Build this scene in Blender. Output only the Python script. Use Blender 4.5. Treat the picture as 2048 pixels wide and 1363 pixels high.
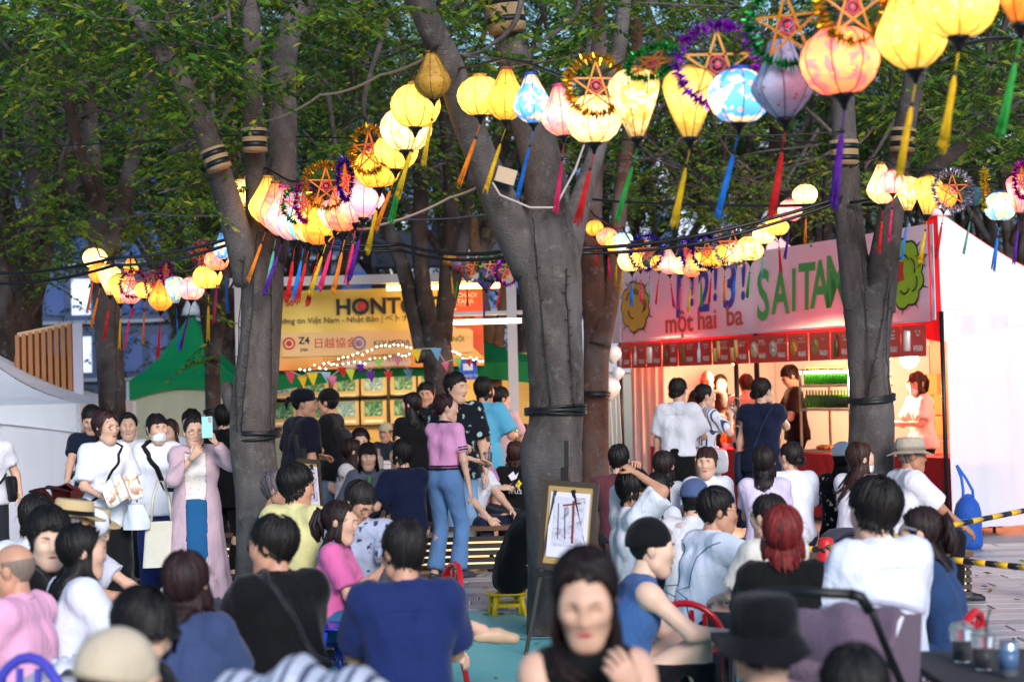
import bpy, math, random
import numpy as np
from mathutils import Vector, Matrix
R = math.radians
random.seed(7); np.random.seed(7)
for o in list(bpy.data.objects): bpy.data.objects.remove(o)
SC = bpy.context.scene
COL = SC.collection

# ------------------------------------------------------------------ camera
FPX = 3982.0                      # 70 mm on a 36 mm frame, photo 2048 px wide
CAM_H, PITCH, ROLL = 1.7, 1.245, -1.5
cam_d = bpy.data.cameras.new('camera'); cam = bpy.data.objects.new('camera', cam_d); COL.objects.link(cam)
cam_d.lens = 70; cam_d.sensor_width = 36; cam_d.clip_start = .1; cam_d.clip_end = 900
CM = Matrix.Translation((0, 0, CAM_H)) @ Matrix.Rotation(R(90+PITCH), 4, 'X') @ Matrix.Rotation(R(ROLL), 4, 'Z')
cam.matrix_world = CM
cam_d.dof.use_dof = True; cam_d.dof.focus_distance = 15.5; cam_d.dof.aperture_fstop = 2.6
SC.camera = cam
# ------------------------------------------------------------------ sky, sun, exposure
W = bpy.data.worlds.new('World'); SC.world = W; W.use_nodes = True
nt = W.node_tree; bg = nt.nodes['Background']
sky = nt.nodes.new('ShaderNodeTexSky'); sky.sky_type = 'NISHITA'; sky.sun_disc = False
SUN_EL, SUN_AZ = 23, 163          # azimuth clockwise from +Y (the view direction)
sky.sun_elevation = R(SUN_EL); sky.sun_rotation = R(SUN_AZ)
sky.air_density = 1.5; sky.dust_density = .3; sky.ozone_density = 6.0
nt.links.new(sky.outputs[0], bg.inputs[0]); bg.inputs[1].default_value = .13
sun_d = bpy.data.lights.new('sun', 'SUN'); sun_d.energy = 2.5; sun_d.angle = R(24); sun_d.color = (1, .94, .89)
sun = bpy.data.objects.new('sun', sun_d); COL.objects.link(sun)
_sd = Vector((math.sin(R(SUN_AZ))*math.cos(R(SUN_EL)), math.cos(R(SUN_AZ))*math.cos(R(SUN_EL)), math.sin(R(SUN_EL))))
sun.rotation_euler = _sd.to_track_quat('Z', 'Y').to_euler(); sun.location = _sd*60
vs = SC.view_settings; vs.view_transform = 'Standard'; vs.look = 'None'; vs.exposure = .6; vs.gamma = 1
SC.render.engine = 'CYCLES'
SC.cycles.use_denoising = True
try: SC.cycles.denoiser = 'OPENIMAGEDENOISE'
except Exception: pass
SC.cycles.max_bounces = 6; SC.cycles.diffuse_bounces = 3; SC.cycles.glossy_bounces = 2; SC.cycles.transmission_bounces = 4; SC.cycles.transparent_max_bounces = 6
SC.cycles.sample_clamp_indirect = 6; SC.cycles.caustics_reflective = False; SC.cycles.caustics_refractive = False

# ------------------------------------------------------------------ helpers
def at(px, py, d):
    """world point seen at photo pixel (px, py) standing at depth d metres along +Y"""
    v = CM.to_3x3() @ Vector(((px-1024)/FPX, -(py-681.5)/FPX, -1))
    return Vector((0, 0, CAM_H)) + v*(d/v.y)
def scl(d): return FPX/d          # photo pixels per metre at depth d
ORD = ['first','second','third','fourth','fifth','sixth','seventh','eighth','ninth','tenth','eleventh','twelfth','thirteenth','fourteenth','fifteenth','sixteenth','seventeenth','eighteenth','nineteenth','twentieth',
       'twenty-first','twenty-second','twenty-third','twenty-fourth','twenty-fifth','twenty-sixth','twenty-seventh','twenty-eighth','twenty-ninth','thirtieth']
def tag(o, label=None, cat=None, group=None, kind=None):
    if label: o['label'] = label
    if cat: o['category'] = cat
    if group: o['group'] = group
    if kind: o['kind'] = kind
    return o
def empty(name, loc=(0,0,0), rz=0, label=None, cat=None, group=None, parent=None):
    o = bpy.data.objects.new(name, None); COL.objects.link(o); o.location = loc; o.rotation_euler = (0,0,rz)
    o.empty_display_size = .1
    if parent: o.parent = parent
    return tag(o, label, cat, group)
def link(name, me, parent=None, loc=None, rz=0):
    o = bpy.data.objects.new(name, me); COL.objects.link(o)
    if parent: o.parent = parent
    if loc is not None: o.location = loc
    if rz: o.rotation_euler = (0,0,rz)
    return o
def children(o): return [c for c in bpy.data.objects if c.parent == o]
def copy_tree(o, parent=None):
    c = o.copy(); COL.objects.link(c); c.parent = parent
    for ch in list(o.children): copy_tree(ch, c)
    return c
def np_mesh(name, V, Fq=None, Ft=None, mats=(), mi=None, smooth=True):
    """numpy verts + quads and/or tris -> mesh"""
    me = bpy.data.meshes.new(name)
    V = np.asarray(V, np.float32); nq = 0 if Fq is None else len(Fq); ntr = 0 if Ft is None else len(Ft)
    me.vertices.add(len(V)); me.vertices.foreach_set('co', V.ravel())
    li = []
    if nq: li.append(np.asarray(Fq, np.int32).ravel())
    if ntr: li.append(np.asarray(Ft, np.int32).ravel())
    li = np.concatenate(li) if li else np.zeros(0, np.int32)
    me.loops.add(len(li)); me.loops.foreach_set('vertex_index', li)
    ls = np.concatenate([np.arange(nq)*4, nq*4+np.arange(ntr)*3]).astype(np.int32)
    me.polygons.add(nq+ntr); me.polygons.foreach_set('loop_start', ls)
    me.polygons.foreach_set('use_smooth', np.full(nq+ntr, smooth))
    for m in mats: me.materials.append(m)
    if mi is not None: me.polygons.foreach_set('material_index', np.asarray(mi, np.int32))
    me.update(calc_edges=True); me.validate()
    return me

class MB:
    """collects primitive shapes into one mesh"""
    def __init__(s): s.v = []; s.f = []; s.m = []; s.sm = []; s.cur = 0; s.smooth = False
    def add(s, vs, fs, smooth=None):
        b = len(s.v); s.v += [tuple(p) for p in vs]
        for f in fs: s.f.append([i+b for i in f]); s.m.append(s.cur); s.sm.append(s.smooth if smooth is None else smooth)
        return s
    def box(s, c, size, M=None):
        x,y,z = [q/2 for q in size]; c = Vector(c)
        vs = [Vector(p) for p in ((-x,-y,-z),(x,-y,-z),(x,y,-z),(-x,y,-z),(-x,-y,z),(x,-y,z),(x,y,z),(-x,y,z))]
        if M is not None: vs = [M @ p for p in vs]
        return s.add([p+c for p in vs], [(0,3,2,1),(4,5,6,7),(0,1,5,4),(1,2,6,5),(2,3,7,6),(3,0,4,7)], False)
    def bar(s, a, b, w, h=None, up=(0,0,1)):
        a, b = Vector(a), Vector(b); h = h or w; d = (b-a); L = d.length; d.normalize()
        u = Vector(up)
        if abs(d.dot(u)) > .98: u = Vector((0,1,0))
        x = d.cross(u).normalized(); y = x.cross(d).normalized()
        M = Matrix((x, d, y)).transposed()
        return s.box((a+b)/2, (w, L, h), M)
    def tube(s, pts, r, seg=8, caps=True, smooth=True, flat=1.0, wob=None):
        pts = [Vector(p) for p in pts]; n = len(pts)
        rs = r if isinstance(r, (list, tuple)) else [r]*n
        vs = []; T0 = (pts[1]-pts[0]).normalized()
        ref = Vector((0,0,1)) if abs(T0.z) < .9 else Vector((0,1,0))
        x = T0.cross(ref).normalized()
        for i in range(n):
            T = (pts[min(i+1,n-1)]-pts[max(i-1,0)]).normalized()
            x = (x - T*x.dot(T)); x = x.normalized() if x.length > 1e-6 else T.orthogonal().normalized()
            y = T.cross(x)
            for k in range(seg):
                a = 2*math.pi*k/seg; rr = rs[i]
                if wob: rr *= 1+wob(pts[i], a)
                vs.append(pts[i]+x*(math.cos(a)*rr)+y*(math.sin(a)*rr*flat))
        fs = [(i*seg+k, i*seg+(k+1)%seg, (i+1)*seg+(k+1)%seg, (i+1)*seg+k) for i in range(n-1) for k in range(seg)]
        if caps: fs += [tuple(range(seg-1,-1,-1)), tuple((n-1)*seg+k for k in range(seg))]
        return s.add(vs, fs, smooth)
    def lathe(s, prof, seg=16, c=(0,0,0), smooth=True, rib=0, M=None):
        """prof: list of (radius, z) from bottom to top"""
        vs = []; c = Vector(c)
        for r, z in prof:
            for k in range(seg):
                a = 2*math.pi*k/seg; rr = r*(1-rib*(.5+.5*math.cos(a*8))) if rib else r
                p = Vector((rr*math.cos(a), rr*math.sin(a), z))
                vs.append((M @ p if M is not None else p)+c)
        n = len(prof)
        fs = [(i*seg+k, i*seg+(k+1)%seg, (i+1)*seg+(k+1)%seg, (i+1)*seg+k) for i in range(n-1) for k in range(seg)]
        fs += [tuple(range(seg-1,-1,-1)), tuple((n-1)*seg+k for k in range(seg))]
        return s.add(vs, fs, smooth)
    def ell(s, c, r, seg=12, rings=8, M=None):
        c = Vector(c); r = (r,r,r) if not isinstance(r, (tuple,list)) else r
        vs = []
        for i in range(rings+1):
            t = math.pi*i/rings
            t = min(max(t, .02), math.pi-.02)
            for k in range(seg):
                a = 2*math.pi*k/seg
                p = Vector((r[0]*math.sin(t)*math.cos(a), r[1]*math.sin(t)*math.sin(a), -r[2]*math.cos(t)))
                vs.append((M @ p if M is not None else p)+c)
        fs = [(i*seg+k, i*seg+(k+1)%seg, (i+1)*seg+(k+1)%seg, (i+1)*seg+k) for i in range(rings) for k in range(seg)]
        fs += [tuple(range(seg-1,-1,-1)), tuple(rings*seg+k for k in range(seg))]
        return s.add(vs, fs, True)
    def poly(s, pts, thick=None, n=None):
        """flat polygon, optionally extruded along n by thick"""
        pts = [Vector(p) for p in pts]; m = len(pts)
        if not thick: return s.add(pts, [tuple(range(m))], False)
        n = Vector(n).normalized()*thick
        return s.add(pts+[p+n for p in pts], [tuple(range(m))[::-1], tuple(range(m,2*m))]+[(i,(i+1)%m,m+(i+1)%m,m+i) for i in range(m)], False)
    def grid(s, fn, nu, nv, smooth=True):
        vs = [fn(i/nu, j/nv) for j in range(nv+1) for i in range(nu+1)]
        fs = [(j*(nu+1)+i, j*(nu+1)+i+1, (j+1)*(nu+1)+i+1, (j+1)*(nu+1)+i) for j in range(nv) for i in range(nu)]
        return s.add(vs, fs, smooth)
    def mesh(s, name, mats):
        me = bpy.data.meshes.new(name); me.from_pydata(s.v, [], s.f)
        for m in (mats if isinstance(mats, (list,tuple)) else [mats]): me.materials.append(m)
        me.polygons.foreach_set('material_index', s.m); me.polygons.foreach_set('use_smooth', s.sm); me.update()
        return me
    def obj(s, name, mats, parent=None, loc=None, rz=0): return link(name, s.mesh(name, mats), parent, loc, rz)

# ------------------------------------------------------------------ materials
_MC = {}
def srgb(c):
    if isinstance(c, str):
        c = c.lstrip('#'); c = [int(c[i:i+2],16)/255 for i in (0,2,4)]
    return tuple(x/12.92 if x <= .04045 else ((x+.055)/1.055)**2.4 for x in c)
def nmat(name):
    m = bpy.data.materials.new(name); m.use_nodes = True
    n = m.node_tree; b = n.nodes['Principled BSDF']; return m, n, b
def N(n, t, **kw):
    x = n.nodes.new('ShaderNode'+t)
    for k, v in kw.items(): setattr(x, k, v)
    return x
def mixc(n, fac, a, b, mode='MIX'):
    x = n.nodes.new('ShaderNodeMix'); x.data_type = 'RGBA'; x.blend_type = mode
    for i, v in ((0,fac),(6,a),(7,b)):
        if hasattr(v, 'links') or hasattr(v, 'is_output'): n.links.new(v, x.inputs[i])
        else: x.inputs[i].default_value = v if i == 0 else (*v[:3],1)
    return x.outputs[2]
def ramp(n, src, stops, interp='LINEAR'):
    x = N(n, 'ValToRGB'); x.color_ramp.interpolation = interp
    e = x.color_ramp.elements
    while len(e) < len(stops): e.new(.5)
    for q, (p, c) in zip(e, stops): q.position = p; q.color = (*c[:3],1) if not isinstance(c,(int,float)) else (c,c,c,1)
    n.links.new(src, x.inputs[0]); return x.outputs[0]
def noise(n, scale, detail=3, rough=.5, coord='Object', stretch=None, dist=0):
    tc = N(n, 'TexCoord'); o = tc.outputs[coord]
    if stretch:
        mp = N(n, 'Mapping'); mp.inputs['Scale'].default_value = stretch; n.links.new(o, mp.inputs[0]); o = mp.outputs[0]
    x = N(n, 'TexNoise'); x.inputs['Scale'].default_value = scale; x.inputs['Detail'].default_value = detail; x.inputs['Roughness'].default_value = rough; x.inputs['Distortion'].default_value = dist
    n.links.new(o, x.inputs['Vector']); return x.outputs[0]
def bump(n, b, src, strength=.3, dist=.01):
    x = N(n, 'Bump'); x.inputs['Strength'].default_value = strength; x.inputs['Distance'].default_value = dist
    n.links.new(src, x.inputs['Height']); n.links.new(x.outputs[0], b.inputs['Normal'])
def basic(col, rough=.5, metal=0, var=.12, scale=6, bmp=0, spec=.5, coord='Object'):
    key = ('basic', str(col), rough, metal, var, scale, bmp, spec)
    if key in _MC: return _MC[key]
    c = srgb(col) if isinstance(col, str) else col
    m, n, b = nmat('paint'); b.inputs['Roughness'].default_value = rough; b.inputs['Metallic'].default_value = metal
    b.inputs['Specular IOR Level'].default_value = spec
    f = noise(n, scale, 4, .6, coord)
    n.links.new(mixc(n, f, [x*(1-var) for x in c], [min(1,x*(1+var)) for x in c]), b.inputs['Base Color'])
    if bmp: bump(n, b, noise(n, scale*6, 3), bmp, .004)
    _MC[key] = m; return m
def cloth(col, pat=None, rough=.85, c2=None, ps=14):
    """fabric; pat: None, 'floral', 'stripe', 'hstripe', 'check', 'dots'"""
    key = ('cloth', str(col), pat, rough, str(c2), ps)
    if key in _MC: return _MC[key]
    c = srgb(col) if isinstance(col, str) else col
    m, n, b = nmat('fabric'); b.inputs['Roughness'].default_value = rough; b.inputs['Specular IOR Level'].default_value = .2
    b.inputs['Sheen Weight'].default_value = .08
    base = mixc(n, noise(n, 5, 4), [x*.86 for x in c], [min(1,x*1.08) for x in c])
    if pat:
        q = srgb(c2 or '#ffffff'); tc = N(n, 'TexCoord')
        if pat == 'floral':
            v = N(n, 'TexVoronoi'); v.inputs['Scale'].default_value = ps
            d = N(n, 'TexNoise'); d.inputs['Scale'].default_value = ps*1.3; n.links.new(tc.outputs['Object'], d.inputs['Vector'])
            mv = N(n, 'VectorMath', operation='MULTIPLY_ADD'); n.links.new(d.outputs[1], mv.inputs[0]); mv.inputs[1].default_value = (.05,)*3; n.links.new(tc.outputs['Object'], mv.inputs[2])
            n.links.new(mv.outputs[0], v.inputs['Vector']); fac = ramp(n, v.outputs['Distance'], [(0,1),(.30,1),(.36,0)], 'LINEAR')
            nn = N(n, 'TexNoise'); nn.inputs['Scale'].default_value = ps*.9; n.links.new(tc.outputs['Object'], nn.inputs['Vector'])
            gate = ramp(n, nn.outputs[0], [(0,0),(.47,0),(.53,1)])
            mm = N(n, 'Math', operation='MULTIPLY'); n.links.new(fac, mm.inputs[0]); n.links.new(gate, mm.inputs[1]); fac = mm.outputs[0]
        elif pat == 'dots':
            v = N(n, 'TexVoronoi'); v.inputs['Scale'].default_value = ps; n.links.new(tc.outputs['Object'], v.inputs['Vector'])
            fac = ramp(n, v.outputs['Distance'], [(0,1),(.16,1),(.2,0)])
        else:
            sp = N(n, 'SeparateXYZ'); n.links.new(tc.outputs['Object'], sp.inputs[0])
            mm = N(n, 'Math', operation='MULTIPLY'); mm.inputs[1].default_value = ps
            n.links.new(sp.outputs[2 if pat == 'hstripe' else 0], mm.inputs[0])
            fr = N(n, 'Math', operation='FRACT'); n.links.new(mm.outputs[0], fr.inputs[0])
            fac = ramp(n, fr.outputs[0], [(0,0),(.62,0),(.66,1)])
        base = mixc(n, fac, base, q)
    n.links.new(base, b.inputs['Base Color'])
    h1 = noise(n, 17, 4, .6, stretch=(1,1,.6), dist=1.0)
    wv = N(n, 'TexWave'); wv.bands_direction = 'DIAGONAL'; wv.inputs['Scale'].default_value = 1.5; wv.inputs['Distortion'].default_value = 11; wv.inputs['Detail'].default_value = 2; wv.inputs['Detail Scale'].default_value = .9
    tcw = N(n, 'TexCoord'); n.links.new(tcw.outputs['Object'], wv.inputs['Vector'])
    ad = N(n, 'Math', operation='MULTIPLY_ADD'); n.links.new(wv.outputs[1], ad.inputs[0]); ad.inputs[1].default_value = .8; n.links.new(h1, ad.inputs[2])
    bump(n, b, ad.outputs[0], .55, .022)
    _MC[key] = m; return m
def skin(tone=0):
    key = ('skin', tone)
    if key in _MC: return _MC[key]
    cols = ['#d9b099', '#c6957b', '#e2bfa9', '#b28066']
    c = srgb(cols[tone % 4]); m, n, b = nmat('skin'); b.inputs['Roughness'].default_value = .48
    b.inputs['Specular IOR Level'].default_value = .35
    f = noise(n, 14, 4, .6)
    n.links.new(mixc(n, f, [c[0]*.9,c[1]*.82,c[2]*.8], [c[0]*1.06,c[1]*1.06,c[2]*1.05]), b.inputs['Base Color'])
    b.inputs['Subsurface Weight'].default_value = .12; b.inputs['Subsurface Radius'].default_value = (.02,.008,.004); b.inputs['Subsurface Scale'].default_value = .5
    bump(n, b, noise(n, 160, 2), .08, .002)
    _MC[key] = m; return m
def hairmat(col):
    key = ('hair', col)
    if key in _MC: return _MC[key]
    c = srgb(col); m, n, b = nmat('hair'); b.inputs['Roughness'].default_value = .55; b.inputs['Specular IOR Level'].default_value = .3
    f = noise(n, 60, 4, .7, stretch=(1,1,.12))
    gi = N(n, 'NewGeometry'); c1 = mixc(n, f, [x*.5 for x in c], [min(1,x*1.4) for x in c]); c2 = mixc(n, ramp(n, gi.outputs['Random Per Island'], [(0,0),(1,1)]), [.35]*3, [2.6,2.3,2.2])
    n.links.new(mixc(n, 1.0, c1, c2, 'MULTIPLY'), b.inputs['Base Color'])
    bump(n, b, noise(n, 120, 3, .6, stretch=(1,1,.1)), .5, .004)
    _MC[key] = m; return m
def emit(col, s, key2=''):
    key = ('emit', str(col), s, key2)
    if key in _MC: return _MC[key]
    c = srgb(col) if isinstance(col, str) else col
    m, n, b = nmat('glowing'); b.inputs['Base Color'].default_value = (*c,1)
    b.inputs['Emission Color'].default_value = (*c,1); b.inputs['Emission Strength'].default_value = s
    _MC[key] = m; return m
PL = lambda c, r=.35: basic(c, r, 0, .06, 3)
METAL_DARK = basic('#16171c', .45, .3, .15, 8)
BLACK = basic('#0d0d10', .5, 0, .2, 9)
def text_mesh(body, size, mat, extrude=.002, align='CENTER', shear=0, bold=0, spacing=1.0):
    cu = bpy.data.curves.new('lettering', 'FONT'); cu.body = body; cu.size = size; cu.extrude = extrude
    cu.align_x = align; cu.align_y = 'CENTER'; cu.shear = shear; cu.offset = bold; cu.space_character = spacing
    cu.resolution_u = 3
    o = bpy.data.objects.new('lettering', cu); COL.objects.link(o)
    bpy.context.view_layer.update()
    me = bpy.data.meshes.new_from_object(o.evaluated_get(bpy.context.evaluated_depsgraph_get()))
    bpy.data.objects.remove(o); bpy.data.curves.remove(cu)
    me.materials.clear(); me.materials.append(mat); return me
# ================================================================== ground
def paving_mat(c, v=.18):
    key = ('pave', str(c))
    if key in _MC: return _MC[key]
    c = srgb(c); m, n, b = nmat('paving'); b.inputs['Roughness'].default_value = .38
    f = noise(n, 3.1, 6, .65, 'Object'); g = noise(n, 90, 3, .7)
    a = mixc(n, f, [x*(1-v) for x in c], [x*(1+v) for x in c])
    n.links.new(mixc(n, g, a, [x*.8 for x in c]), b.inputs['Base Color'])
    n.links.new(ramp(n, f, [(0,.28),(1,.5)]), b.inputs['Roughness']); bump(n, b, g, .15, .003)
    _MC[key] = m; return m
ground = MB().add([(-250,-60,0),(250,-60,0),(250,400,0),(-250,400,0)], [(0,1,2,3)]).obj('plaza_ground', paving_mat('#6e6a70'))
tag(ground, kind='structure')
# paving slabs laid where the photo shows open floor: long slabs running across the view
slab_cols = [paving_mat(c) for c in ('#a59ea2', '#b4adae', '#8c878d', '#c4bab6')]
_sm = {}
def slab_mesh(w, l, k):
    key = (round(w,2), round(l,2), k)
    if key not in _sm:
        b = MB(); e = .006
        b.add([(-w/2,-l/2,0),(w/2,-l/2,0),(w/2,l/2,0),(-w/2,l/2,0),(-w/2+e,-l/2+e,.012),(w/2-e,-l/2+e,.012),(w/2-e,l/2-e,.012),(-w/2+e,l/2-e,.012)],
              [(4,5,6,7),(0,1,5,4),(1,2,6,5),(2,3,7,6),(3,0,4,7)])
        _sm[key] = b.mesh('paving_slab', slab_cols[k])
    return _sm[key]
rs = random.Random(3)
for (x0,x1,y0,y1) in ((1.9,6.7,10.6,19.5), (-1.6,1.2,15.06,18.4), (-3.6,-1.7,15.06,17.2)):
    y = y0
    while y < y1:
        x = x0 + (rs.random()*.4)
        while x < x1:
            w = rs.choice((.6,.9,.9,1.2))
            link('paving_slab', slab_mesh(w-.012, .288, rs.choice((0,0,1,2,3,1))), ground, (x+w/2, y+.15, .004))
            x += w
        y += .3
# turquoise sheet spread under the chairs
mm, n, b = nmat('vinyl_sheet'); b.inputs['Roughness'].default_value = .42
f = noise(n, 1.7, 5, .6)
n.links.new(mixc(n, f, srgb('#58b4b6'), srgb('#84d0ca')), b.inputs['Base Color']); bump(n, b, noise(n, 2.4, 3), .25, .03)
rs = random.Random(5)
mat_o = MB().grid(lambda u,v: (-4.2+u*6.0+.02*math.sin(v*9), 5.2+v*9.7+.03*math.sin(u*11), .02+.006*math.sin(u*23+v*7)+.005*math.sin(v*31)), 40, 60).obj('floor_sheet', mm)
tag(mat_o, 'turquoise vinyl sheet laid on the paving under the chairs', 'floor sheet')
# a darker seam strip across the sheet
MB().grid(lambda u,v: (-4.19+u*5.98+.02*math.sin(1.1*9), 13.1+v*.05+.03*math.sin(u*11), .034+.006*math.sin(u*23)), 40, 1).obj('seam', PL('#a9d8d6'), mat_o)

# ================================================================== bark and leaves
def bark_mat(c1, c2):
    m, n, b = nmat('bark'); b.inputs['Roughness'].default_value = .8; b.inputs['Specular IOR Level'].default_value = .25
    f = noise(n, 5, 6, .65, stretch=(1,1,.35), dist=.4); g = noise(n, 55, 3, .6, stretch=(1,1,3.2)); k = noise(n, 1.6, 3, .5)
    a = mixc(n, ramp(n, f, [(.3,0),(.7,1)]), srgb(c1), srgb(c2))
    a = mixc(n, ramp(n, k, [(.48,0),(.66,.6)]), a, srgb('#7a7476'))
    k2 = noise(n, 9, 5, .7); a = mixc(n, ramp(n, k2, [(.56,0),(.68,.4)]), a, srgb('#a29c98'))
    a = mixc(n, ramp(n, g, [(.6,0),(.75,.45)]), a, srgb('#1d1a1e'))
    n.links.new(a, b.inputs['Base Color'])
    s = N(n, 'Math', operation='ADD'); n.links.new(f, s.inputs[0]); n.links.new(g, s.inputs[1]); bump(n, b, s.outputs[0], .8, .035)
    return m
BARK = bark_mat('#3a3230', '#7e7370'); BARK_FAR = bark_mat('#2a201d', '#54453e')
def leaf_mat(cols, trans=.35):
    m, n, b = nmat('leaf'); b.inputs['Roughness'].default_value = .5; b.inputs['Specular IOR Level'].default_value = .3
    g = N(n, 'NewGeometry'); c = ramp(n, g.outputs['Random Per Island'], [(i/(len(cols)-1), srgb(x)) for i, x in enumerate(cols)])
    c = mixc(n, ramp(n, noise(n, .9, 3), [(.4,0),(.7,.6)]), c, srgb('#7c9430'))
    n.links.new(c, b.inputs['Base Color'])
    t = N(n, 'BsdfTranslucent'); n.links.new(c, t.inputs[0]); x = N(n, 'MixShader'); x.inputs[0].default_value = trans
    n.links.new(b.outputs[0], x.inputs[1]); n.links.new(t.outputs[0], x.inputs[2]); n.links.new(x.outputs[0], n.nodes['Material Output'].inputs[0])
    return m
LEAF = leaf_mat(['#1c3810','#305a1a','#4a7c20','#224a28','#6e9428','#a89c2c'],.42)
LEAF_DK = leaf_mat(['#122808','#1e3c0e','#2c5014','#163218','#42641a'],.38)  # lit near leaves and shaded far depth are put into the two leaf colours

def leaf_sprays(C, D, nl=16, length=.7, leaf=.085, droop=.35, seed=0):
    """C centres (n,3), D outward unit directions (n,3): each spray a drooping twig set with two rows of pointed leaves.
    returns verts, quads (one folded quad per leaf)"""
    r = np.random.RandomState(seed); n = len(C)
    up = np.array([0,0,1.0]); side = np.cross(D, up); side /= np.linalg.norm(side, axis=1, keepdims=True)+1e-9
    nrm = np.cross(side, D)
    t = np.linspace(.12, 1, nl)[None,:]                                     # along the twig
    L = (length*(.7+.6*r.rand(n)))[:,None]
    pos = C[:,None,:] + D[:,None,:]*(t*L)[:,:,None]; pos[:,:,2] -= droop*(t**2)*L
    sgn = np.where(np.arange(nl) % 2 == 0, 1., -1.)[None,:]
    la = R(50)+r.randn(n,nl)*.25
    ld = D[:,None,:]*np.cos(la)[:,:,None] + side[:,None,:]*(sgn*np.sin(la))[:,:,None]
    ld[:,:,2] -= .25+.35*r.rand(n,nl); ld /= np.linalg.norm(ld, axis=2, keepdims=True)
    sz = leaf*(.65+.6*r.rand(n,nl))*(1.1-.35*t)
    wd = np.cross(ld, nrm[:,None,:]+.7*r.randn(n,nl,3)); wd /= np.linalg.norm(wd, axis=2, keepdims=True)+1e-9
    fold = np.cross(wd, ld)
    a = pos; tip = pos + ld*sz[:,:,None]; mid = pos + ld*(sz*.42)[:,:,None]
    w = (sz*.21)[:,:,None]
    b1 = mid + wd*w + fold*w*.35; b2 = mid - wd*w + fold*w*.35
    V = np.stack([a,b1,tip,b2], axis=2).reshape(-1,3)
    F = np.arange(len(V)).reshape(-1,4)
    return V, F
def twig_tris(C, D, length, droop, w=.004):
    n = len(C); side = np.cross(D, [0,0,1.0]); side /= np.linalg.norm(side, axis=1, keepdims=True)+1e-9
    a = C - D*.25; e = C + D*length; e = e.copy(); e[:,2] -= droop*length
    V = np.stack([a-side*w, a+side*w, e], axis=1).reshape(-1,3); return V, np.arange(len(V)).reshape(-1,3)
def crown_mesh(name, C, D, mats, seed=0, **kw):
    V, F = leaf_sprays(C, D, seed=seed, **kw)
    tv, tf = twig_tris(C, D, kw.get('length',.7), kw.get('droop',.35))
    return np_mesh(name, np.concatenate([V,tv]), F, tf+len(V), mats, np.concatenate([np.zeros(len(F)), np.ones(len(tf))]), smooth=False)
def vase_points(n, zc, rx, rz, seed, low=.55):
    r = np.random.RandomState(seed); a = r.rand(n)*2*np.pi; u = r.rand(n)*1.75-.75
    u = np.clip(u, -1, 1); rad = (.35+.65*r.rand(n)**.5)
    sr = np.sqrt(np.maximum(0,1-u*u))
    # clump: pull the points to layered pads
    P = np.stack([np.cos(a)*sr*rad*rx, np.sin(a)*sr*rad*rx, zc+u*rz*(.5+.5*rad)], 1)
    k = 46; cen = P[r.choice(n,k,False)]; dist = ((P[:,None,:]-cen[None])**2).sum(2); j = dist.argmin(1)
    P = P*.55 + cen[j]*.45; P[:,2] += r.randn(n)*.18
    D = np.stack([np.cos(a), np.sin(a), .15*r.randn(n)-.05], 1)+.45*r.randn(n,3)*[1,1,.4]; D /= np.linalg.norm(D, axis=1, keepdims=True)
    return P, D

# limbs: tapering tubes with a swelling, slightly lumpy surface
def limb(b, pts, rads, seg=12, lump=.06, seed=0):
    rr = random.Random(seed); ph = [rr.random()*6 for _ in range(4)]
    P = []; Rr = []
    for i in range(len(pts)-1):
        steps = 5 if len(pts) > 2 else 8
        p0 = Vector(pts[max(i-1,0)]); p1 = Vector(pts[i]); p2 = Vector(pts[i+1]); p3 = Vector(pts[min(i+2,len(pts)-1)])
        for k in range(steps):
            t = k/steps
            P.append(.5*((2*p1)+(p2-p0)*t+(2*p0-5*p1+4*p2-p3)*t*t+(3*p1-p0-3*p2+p3)*t**3)); Rr.append(rads[i]*(1-t)+rads[i+1]*t)
    P.append(Vector(pts[-1])); Rr.append(rads[-1])
    b.tube(P, Rr, seg, wob=lambda p,a: lump*(math.sin(p.z*3.1+ph[0]+a)*.5+math.sin(a*3+p.z*5+ph[1])*.35+math.sin(a*2-p.z*9+ph[2])*.25))
def px_limb(b, pix, d, seg=12, dd=0, seed=0, lump=.05):
    """pix: (x, y, width_px) up the limb at depth d (dd: depth change to the far end)"""
    pts = []; rad = []
    for i, (x,y,w) in enumerate(pix):
        di = d+dd*i/max(1,len(pix)-1); pts.append(at(x,y,di)); rad.append(w/2/scl(di))
    limb(b, pts, rad, seg, lump, seed); return pts
def ground_px(x, d):
    """pixel row of the ground at depth d under pixel column x"""
    lo, hi = 700, 2400
    for _ in range(40):
        mid = (lo+hi)/2
        if at(x, mid, d).z > 0: lo = mid
        else: hi = mid
    return lo

def burlap_wrap(parent, x, y, w, h, d, ax=(0,0,1)):
    s = scl(d); c = at(x,y,d); r = w/2/s+.012; H = h/s; ax = Vector(ax).normalized(); q = ax.to_track_quat('Z','Y').to_matrix()
    b = MB(); b.lathe([(r,-H/2),(r*1.02,-H*.25),(r,0),(r*1.02,H*.3),(r,H/2)], 18, c, M=q); o = b.obj('burlap_wrap', cloth('#a68a68', None, .95), parent)
    b = MB()
    for z in (-.22,.24): b.lathe([(r*1.04,z*H-.02),(r*1.04,z*H+.02)], 18, c, M=q)
    b.obj('strap', BLACK, o)
def cable_band(parent, x, y, w, d, turns=4):
    s = scl(d); c = at(x,y,d); r = w/2/s+.014; b = MB(); rr = random.Random(int(x))
    for k in range(turns):
        z0 = rr.uniform(-.025,.025); ph = rr.random()*6
        b.tube([c+Vector((math.cos(a/12*math.pi)*r, math.sin(a/12*math.pi)*r, z0+.018*math.sin(a/12*math.pi+ph))) for a in range(25)], .011, 6)
    b.obj('cable_band', BLACK, parent)
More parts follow.
